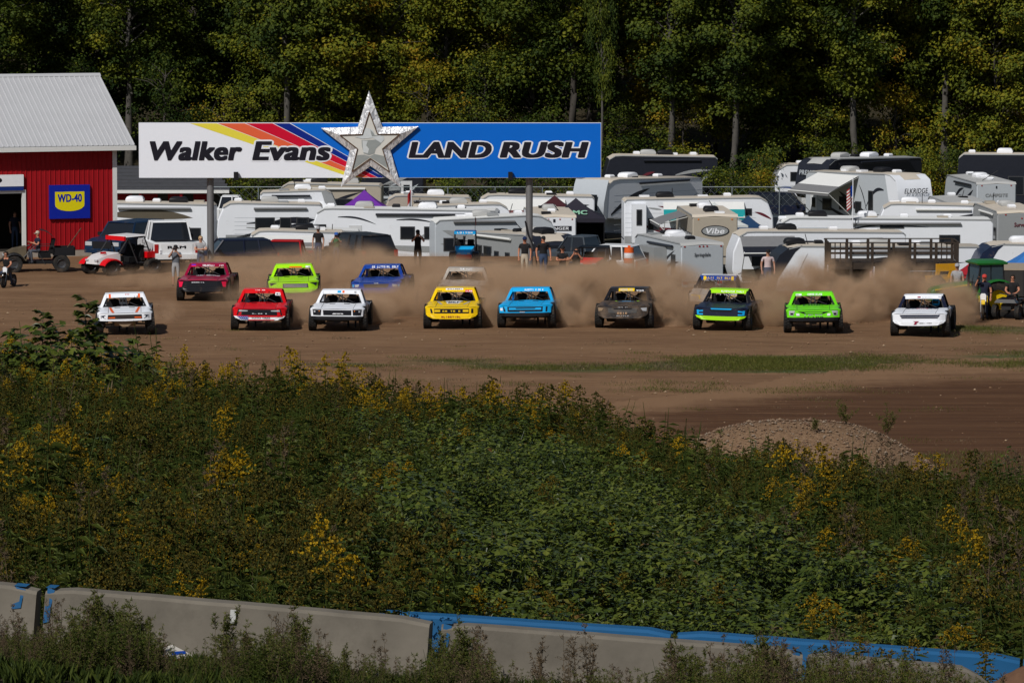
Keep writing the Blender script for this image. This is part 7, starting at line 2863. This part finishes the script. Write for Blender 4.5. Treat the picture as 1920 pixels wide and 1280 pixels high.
while len(pts) < 6500 and i < 90000:
    i += 1
    x = R.uniform(-17, 24)
    yy = R.uniform(136, 192)
    v = verge(x, yy) + .55 * noise.noise((x * .25, yy * .5, 3.)) - .12
    if v > .10 and R.random() < v * v * .9:
        pts.append((x, yy, zg(x, yy), K_DG[1] if R.random() < .50 + .6 * (v - .4) else K_DG[2], R.uniform(0, 6.28), R.uniform(.6, 1.3)))
scatter('grass', pts, 'short patchy turf between the start line and the track', 'grass')


# ---- plants that stand out one by one
def plant(name, label, cat, loc, parts, sc=1., rz=0., group=None, hue=1.0):
    t = thing(name, label, cat, loc, rz, group)
    t.scale = (sc,) * 3
    for nm, me in parts:
        link(nm, me, t).color = (hue, hue, hue, 1)
    return t


GS = [goldenrod(300 + i, 1.1, 2, (.78, .66, .40, .34)[i], 0, True) for i in range(4)]
GN_ = ['bright yellow goldenrod in full bloom on the slope', 'bright yellow goldenrod in full bloom on the slope', 'faded ochre goldenrod on the slope', 'faded ochre goldenrod on the slope']
GP = random.Random(8)
cnt = 0
while cnt < 130:
    yy = GP.uniform(48.5, 74) if cnt < 90 else GP.uniform(98, 113)
    x = GP.uniform(-.106, .106) * yy
    if yy < 51 and x > -1.4:
        yy = 51.3 + GP.random()
    if cnt < 90 and zone(x, yy) > .75 and GP.random() < .75:
        continue
    if cnt >= 90 and x > 2:
        continue
    v = GP.randrange(4)
    g3 = GS[v]
    u_ = x / (.1067 * yy)
    lab_ = GN_[v].replace('on the slope', '') + ('just above the barriers' if yy < 57 else 'halfway up the slope' if yy < 80 else 'along the top edge of the slope') + (', left side' if u_ < -.34 else ', right side' if u_ > .34 else ', middle')
    plant('goldenrod_plant', lab_, 'goldenrod', (x, yy, zt(x, yy)), (('stem', g3[0]), ('leaves', g3[1]), ('blossoms', g3[2])), GP.uniform(.85, 1.15), GP.uniform(0, 6.28), 'goldenrod plants standing out on the slope')
    cnt += 1
g3 = goldenrod(340, 1.25, 5, .85, 0, True)
plant('goldenrod_plant', 'large bright goldenrod clump above the blue barrier', 'goldenrod', W(898, 1150, 51.4), (('stem', g3[0]), ('leaves', g3[1]), ('blossoms', g3[2])), .85)
b_ = W(898, 1150, 51.4)
bpy.context.scene.objects['goldenrod_plant.130'].location.z = zt(b_.x, 51.4)


def sapling(seed, h, n, ls, tint):
    R_ = random.Random(seed)
    s_, l_ = LM(), LM()
    tr_ = [Vector((0, 0, -.1))]
    for i in range(6):
        tr_.append(tr_[-1] + Vector((R_.uniform(-.05, .05), R_.uniform(-.05, .05), h / 6)))
    s_.stem(tr_, [.03, .026, .022, .018, .014, .01, .005], .4, 0, 6)
    for i in range(n):
        f = .25 + .75 * i / n
        k = min(5, int(f * 6))
        p = tr_[k].lerp(tr_[k + 1], f * 6 - k)
        a = i * 2.4
        d = Vector((cos(a), sin(a), R_.uniform(.2, .7)))
        e = p + d * R_.uniform(.25, .5) * (1.2 - f * .7)
        s_.stem([p, e], [.007, .003], .4, 0, 4)
        for q in range(9):
            u = p.lerp(e, .25 + .75 * q / 9)
            for sd in (-1, 1):
                dd = d.cross(Vector((0, 0, 1))) * sd + d * .5 + Vector((0, 0, -.15))
                l_.leaf(u, dd, Vector((0, -.3, 1)), R_.uniform(*ls), R_.uniform(*ls) * .38, min(1, max(0, tint + R_.gauss(0, .12))), 0, .3)
    return [('trunk', s_.mesh('trunk', [BARK])), ('crown', l_.mesh('crown', [BRAM]))]


def atpx(px, Y):
    x = XP(px, Y)
    return Vector((x, Y, zt(x, Y)))


def upto(px, py, Y):
    return W(px, py, Y).z - zt(XP(px, Y), Y)


plant('sapling', 'leafy green sapling overlapping the orange-striped truck', 'tree', atpx(160, 111), sapling(1, upto(160, 552, 111), 44, (.13, .22), .5))
plant('sapling', 'slim leafy sapling next to the taller one at the slope edge', 'tree', atpx(72, 111.5), sapling(2, upto(72, 575, 111.5), 34, (.12, .20), .46))
plant('shrub', 'round leafy bush with goldenrod at its foot near the sapling', 'shrub', atpx(112, 111), [('foliage', bramble(401, .95, 900, 1.15, .5))], upto(112, 598, 111) / .80)
plant('shrub', 'leafy bush beside the dry grass at the slope edge', 'shrub', atpx(60, 110.2), [('foliage', bramble(402, .9, 620, 1.15, .55))], upto(60, 632, 110.2) / .82)
for i, (px, Y, l) in enumerate(((55, 110, 'one'), (105, 109.6, 'two'), (150, 109.8, 'three'))):
    g3 = GS[i % 2]
    plant('goldenrod_plant', 'bright goldenrod in front of the round bush at the slope edge', 'goldenrod', atpx(px, Y), (('stem', g3[0]), ('leaves', g3[1]), ('blossoms', g3[2])), 1.5, i, 'goldenrod by the bush')
plant('white_wildflower', 'pale white-flowered weed standing above the goldenrod', 'wildflower', atpx(590, 113), [('flowers', weedy(410, 1.35, 4, True, 1.))], 1.1, 0, None, 1.55)
plant('dead_weed', 'thin dark dead weed standing above the goldenrod', 'weed', atpx(500, 113), [('stalk', weedy(411, 1.6, 3, True, .3))], 1.0, 0, None, .8)
plant('weed', 'grey-green weed growing on top of the gravel heap', 'weed', atpx(1588, 128), [('stalk', weedy(412, .7, 6, False, 1.2, False))], .95, 0, None, 1.05)
plant('weed', 'small grey-green weed on the gravel heap beside the larger one', 'weed', atpx(1530, 127.2), [('stalk', weedy(413, .5, 5, False, 1.2, False))], .8, 0, None, 1.05)
plant('weed', 'grey-green weed at the right foot of the gravel heap', 'weed', atpx(1665, 128.5), [('stalk', weedy(414, .9, 6, False, 1.2, False))], 1.0, 0, None, 1.05)
WL = [('leafy green weed', 0), ('brown dried weed', 1)]
spots = [(5, 43.9, 1160, 1), (25, 44.2, 1140, 1), (60, 43.8, 1185, 1), (95, 44.4, 1125, 1), (120, 44.0, 1165, 0), (150, 44.3, 1120, 0), (180, 44.2, 1112, 0), (205, 44.4, 1108, 0), (235, 44.1, 1135, 0), (260, 44.3, 1150, 0), (290, 43.8, 1195, 0), (330, 44.0, 1225, 1),
         (415, 44.5, 1142, 0), (460, 44.4, 1165, 0), (490, 44.2, 1175, 0), (520, 44.5, 1150, 1), (560, 44.4, 1132, 0), (600, 44.2, 1205, 0), (640, 44.4, 1212, 0), (715, 44.5, 1195, 1), (815, 44.7, 1185, 0), (845, 44.3, 1205, 0), (880, 44.6, 1155, 0),
         (1010, 44.8, 1182, 1), (1080, 44.5, 1192, 1), (1110, 44.7, 1180, 1), (1275, 44.6, 1192, 0), (1300, 44.3, 1222, 0), (1350, 44.9, 1200, 1), (1420, 44.6, 1168, 1), (1440, 44.3, 1190, 0), (1465, 44.8, 1188, 0), (1540, 44.6, 1195, 1), (1590, 44.7, 1185, 1),
         (1640, 44.4, 1215, 1), (1700, 44.6, 1218, 0), (1770, 44.7, 1212, 1)]
base_w = [[weedy(420 + i, 1.1, 8 if i < 3 else 6, i >= 3, 1.5 if i < 3 else .5) for i in range(6)]][0]
where = ['leaning on the barrier end at the frame edge', 'in front of the barrier joint near the frame edge', 'in front of the first long barrier', 'before the white mark', 'near the middle barrier joint', 'against the tan face of the middle barrier', 'by the blue-edged barrier end', 'by the short sloping barrier']
for i, (px, Y, h, d) in enumerate(sorted(spots)):
    loc = atpx(px, Y)
    w_ = where[0 if px < 60 else 1 if px < 180 else 2 if px < 350 else 3 if px < 600 else 4 if px < 900 else 5 if px < 1200 else 6 if px < 1500 else 7]
    plant('roadside_weed', '%s, %s from the left along the barriers' % (('leafy green weed', 'brown dried weed')[d], ordinal(i + 1)), 'weed', loc, [('stalk', base_w[(i % 3) + 3 * d])], upto(px, h, Y) / 1.08, i * 1.3, 'weeds in front of the barriers', 1.0)
for i, px in enumerate((1560, 1650, 1690, 1855)):
    g3 = GS[2 if i else 3]
    plant('goldenrod_plant', 'ochre goldenrod hanging over the blue barrier near the dirt pile', 'goldenrod', atpx(px, 48.2), (('stem', g3[0]), ('leaves', g3[1]), ('blossoms', g3[2])), 1.0, i * 2., 'goldenrod over the blue barrier')

# rubbish and soil below the barriers
p = atpx(322, 44.6)
t = thing('plastic_sheet', 'broken white plastic panel with torn print lying in the weeds', 'panel', p + Vector((0, 0, .13)), radians(25))
t.rotation_euler[0] = radians(38)
m = MB()
m.prism([(-.17, -.14), (-.10, .13), (.02, .16), (.17, .02), (.15, -.16), (.0, -.12)], 'z', -.008, .008)
m.build('sheet', mat('dirty white plastic', (.46, .43, .39), .6, var=.2, dust=.2), t)
MB().box(-.02, .12, .03, .07, .009, .012).build('print', P_BLUE, t)
MB().box(-.04, .10, -.05, -.03, .009, .012).build('print', P_CRIM, t)
p = atpx(695, 44.3)
t = thing('broken_board', 'bent pale broken board poking out of the weeds', 'board', p + Vector((0, 0, .02)), 0)
m = MB()
m.loft([[(-.16, 0, -.05), (-.10, 0, -.05), (-.10, .03, -.05), (-.16, .03, -.05)], [(-.06, 0, .16), (-.0, 0, .17), (-.0, .03, .17), (-.06, .03, .16)], [(.0, 0, .17), (.05, 0, .15), (.05, .03, .15), (.0, .03, .17)], [(.12, 0, -.05), (.19, 0, -.05), (.19, .03, -.05), (.12, .03, -.05)]])
m.build('plank', mat('pale board', (.40, .36, .31), .7, var=.2), t)
p = atpx(556, 44.1)
t = thing('orange_scrap', 'bright orange plastic scrap lying under the weeds', 'scrap', p + Vector((0, 0, .05)), radians(-15))
t.rotation_euler[1] = radians(14)
m = MB()
m.prism([(-.15, -.06), (.16, -.08), (.14, .05), (-.12, .07)], 'z', 0, .02)
m.build('sheet', mat('safety orange', (.75, .10, .008), .5, var=.1), t)
HP = upto(1905, 1250, 45.2)
m = MB()
rows = []
for i in range(41):
    for_ = []
    for k in range(25):
        u, v = i / 40 * 2 - 1, k / 24 * 2 - 1
        x, yy = 5.15 + u * 1.3, 44.9 + v * .95
        hgt = HP * exp(-abs(u * 1.45) ** 2.6 - abs(v * 1.35) ** 3) * (1 + .16 * noise.noise((u * 5, v * 5, 2)))
        for_.append((x, yy, zt(x, yy) - .03 + hgt + .05 * noise.noise((x * 8, yy * 8, 1)) * ss(.0, .1, hgt)))
    rows.append(for_)
m.grid(rows)
tag(m.build('dirt_pile', mat('red brown soil', (.115, .062, .036), .95, var=.4, vscale=9, bump=.6), smooth=180), kind='structure')

# ------------------------------------------------------------------ dust thrown up by the trucks
def dust_mat(dens, seed):
    m = bpy.data.materials.new('dust')
    m.use_nodes = True
    n, L = m.node_tree.nodes, m.node_tree.links
    n.remove(n['Principled BSDF'])
    out = n['Material Output']
    pv = n.new('ShaderNodeVolumePrincipled')
    pv.inputs['Color'].default_value = (.84, .585, .38, 1)
    pv.inputs['Anisotropy'].default_value = .1
    tc = n.new('ShaderNodeTexCoord')
    ln = n.new('ShaderNodeVectorMath')
    ln.operation = 'LENGTH'
    L.new(tc.outputs['Object'], ln.inputs[0])
    fo = n.new('ShaderNodeMapRange')
    fo.interpolation_type = 'SMOOTHSTEP'
    fo.inputs['From Min'].default_value = 1.0
    fo.inputs['From Max'].default_value = .35
    L.new(ln.outputs['Value'], fo.inputs['Value'])
    gm = n.new('ShaderNodeNewGeometry')
    nz = n.new('ShaderNodeTexNoise')
    nz.inputs['Scale'].default_value = .95
    nz.inputs['Detail'].default_value = 5
    nz.inputs['Roughness'].default_value = .62
    nz.inputs['Distortion'].default_value = .4
    L.new(gm.outputs['Position'], nz.inputs['Vector'])
    mr = n.new('ShaderNodeMapRange')
    mr.inputs['From Min'].default_value = .44
    mr.inputs['From Max'].default_value = .58
    L.new(nz.outputs['Fac'], mr.inputs['Value'])
    # wisps are cut out of the puff more strongly towards its rim
    ad = n.new('ShaderNodeMath')
    ad.operation = 'MULTIPLY'
    L.new(fo.outputs[0], ad.inputs[0])
    mn = n.new('ShaderNodeMath')
    mn.operation = 'MULTIPLY_ADD'
    L.new(mr.outputs[0], mn.inputs[0])
    mn.inputs[1].default_value = .95
    mn.inputs[2].default_value = .05
    L.new(mn.outputs[0], ad.inputs[1])
    mu = n.new('ShaderNodeMath')
    mu.operation = 'MULTIPLY'
    L.new(ad.outputs[0], mu.inputs[0])
    mu.inputs[1].default_value = dens
    L.new(mu.outputs[0], pv.inputs['Density'])
    L.new(pv.outputs[0], out.inputs['Volume'])
    return m


DUSTM = {}
_ico = None


def puff(px, Y, z, r, dens, label=None):
    """soft ellipsoid of dust centred at that column, Y metres away and z above the ground"""
    global _ico
    key = round(dens, 2)
    if key not in DUSTM:
        DUSTM[key] = dust_mat(dens, 0)
    if _ico is None:
        _ico = {}
    if key not in _ico:
        m = MB()
        m.lathe([(.001, -1)] + [(cos(radians(a)), sin(radians(a))) for a in range(-75, 90, 15)] + [(.001, 1)], 16, 'z')
        _ico[key] = m.mesh('dust_cloud', DUSTM[key])
    x = XP(px, Y)
    o = link('dust_cloud', _ico[key], None, (x, Y, z))
    o.scale = r
    tag(o, label or 'brown dust drifting behind the race trucks', 'dust', kind='stuff')
    return o


PUFFS = [
    # between the rows, left to right
    (485, 195, .35, (2.2, 2.0, .9), .8), (560, 191.5, .25, (2.6, 2.0, .85), 2.0), (640, 193, .3, (2.4, 2.0, .85), 1.8), (735, 192, .3, (2.6, 2.2, .95), 2.2), (800, 193, .5, (1.8, 2.0, 1.25), 2.2), (880, 192.5, .3, (2.6, 2.0, .9), 2.2),
    (955, 193, .7, (2.4, 2.2, 1.5), 1.8), (1075, 192, .6, (2.6, 2.2, 1.5), 2.2), (1160, 193, .7, (2.6, 2.4, 1.8), 2.0),
    # behind the second row
    (460, 206, .3, (3.2, 3.0, 1.2), .8), (560, 208, .4, (3.6, 3.0, 1.3), .9), (650, 207, .4, (3.4, 3.0, 1.6), 1.0), (700, 204, .4, (2.0, 2.4, 1.6), 1.0), (780, 206, .3, (3.2, 3.0, 1.25), 1.0), (850, 207, .3, (3.2, 3.0, 1.1), 1.1), (930, 203, .25, (3.2, 3.0, 1.1), 1.5), (1010, 201, .25, (3.4, 3.0, 1.15), 1.7),
    (1100, 200, .3, (3.4, 3.0, 1.3), 1.8), (1190, 199, .35, (3.2, 3.0, 1.45), 2.0), (1250, 197, .35, (2.2, 2.6, 1.5), 1.9),
    # plumes off the rear wheels of the front row
    (305, 189, .35, (.9, 1.6, .6), 1.2), (560, 188, .35, (.9, 1.6, .7), 2.0), (706, 188.5, .35, (.9, 1.6, .8), 2.6), (925, 187.5, .4, (.9, 1.6, 1.0), 3.0), (1070, 187.5, .5, (1.1, 1.8, 1.1), 3.2), (1250, 187.5, .5, (1.2, 1.8, 1.3), 3.4), (1440, 187.5, .5, (.9, 1.6, 1.0), 2.8),
    # right-hand clouds
    (1330, 189.6, .5, (1.6, 1.6, 1.1), 1.5), (1400, 193, .5, (1.6, 2.0, 1.2), 1.8), (1460, 192, .6, (1.6, 2.0, 1.4), 2.4), (1515, 194, .6, (1.3, 2.2, 1.65), 2.8), (1562, 193, .75, (1.1, 2.0, 1.65), 3.2), (1610, 190, .5, (1.3, 2.2, 1.3), 3.4), (1645, 192, .7, (.9, 2.0, 1.35), 2.6), (1688, 193, .7, (1.1, 2.2, 1.7), 2.8), (1735, 194, .5, (1.4, 2.2, 1.4), 2.2), (1798, 188.5, .5, (1.0, 1.8, 1.3), 3.8), (1765, 191.5, .5, (1.2, 2.0, 1.3), 2.0),
    (265, 206, .3, (2.6, 1.8, .7), .5), (395, 209, .4, (2.6, 2.4, .9), .5),
]
for q in PUFFS:
    px_, Y_, z_, r_, d_ = q
    puff(px_, Y_, z_, tuple(c * k for c, k in zip(r_, (1.1, 1.1, 1.15))), d_)
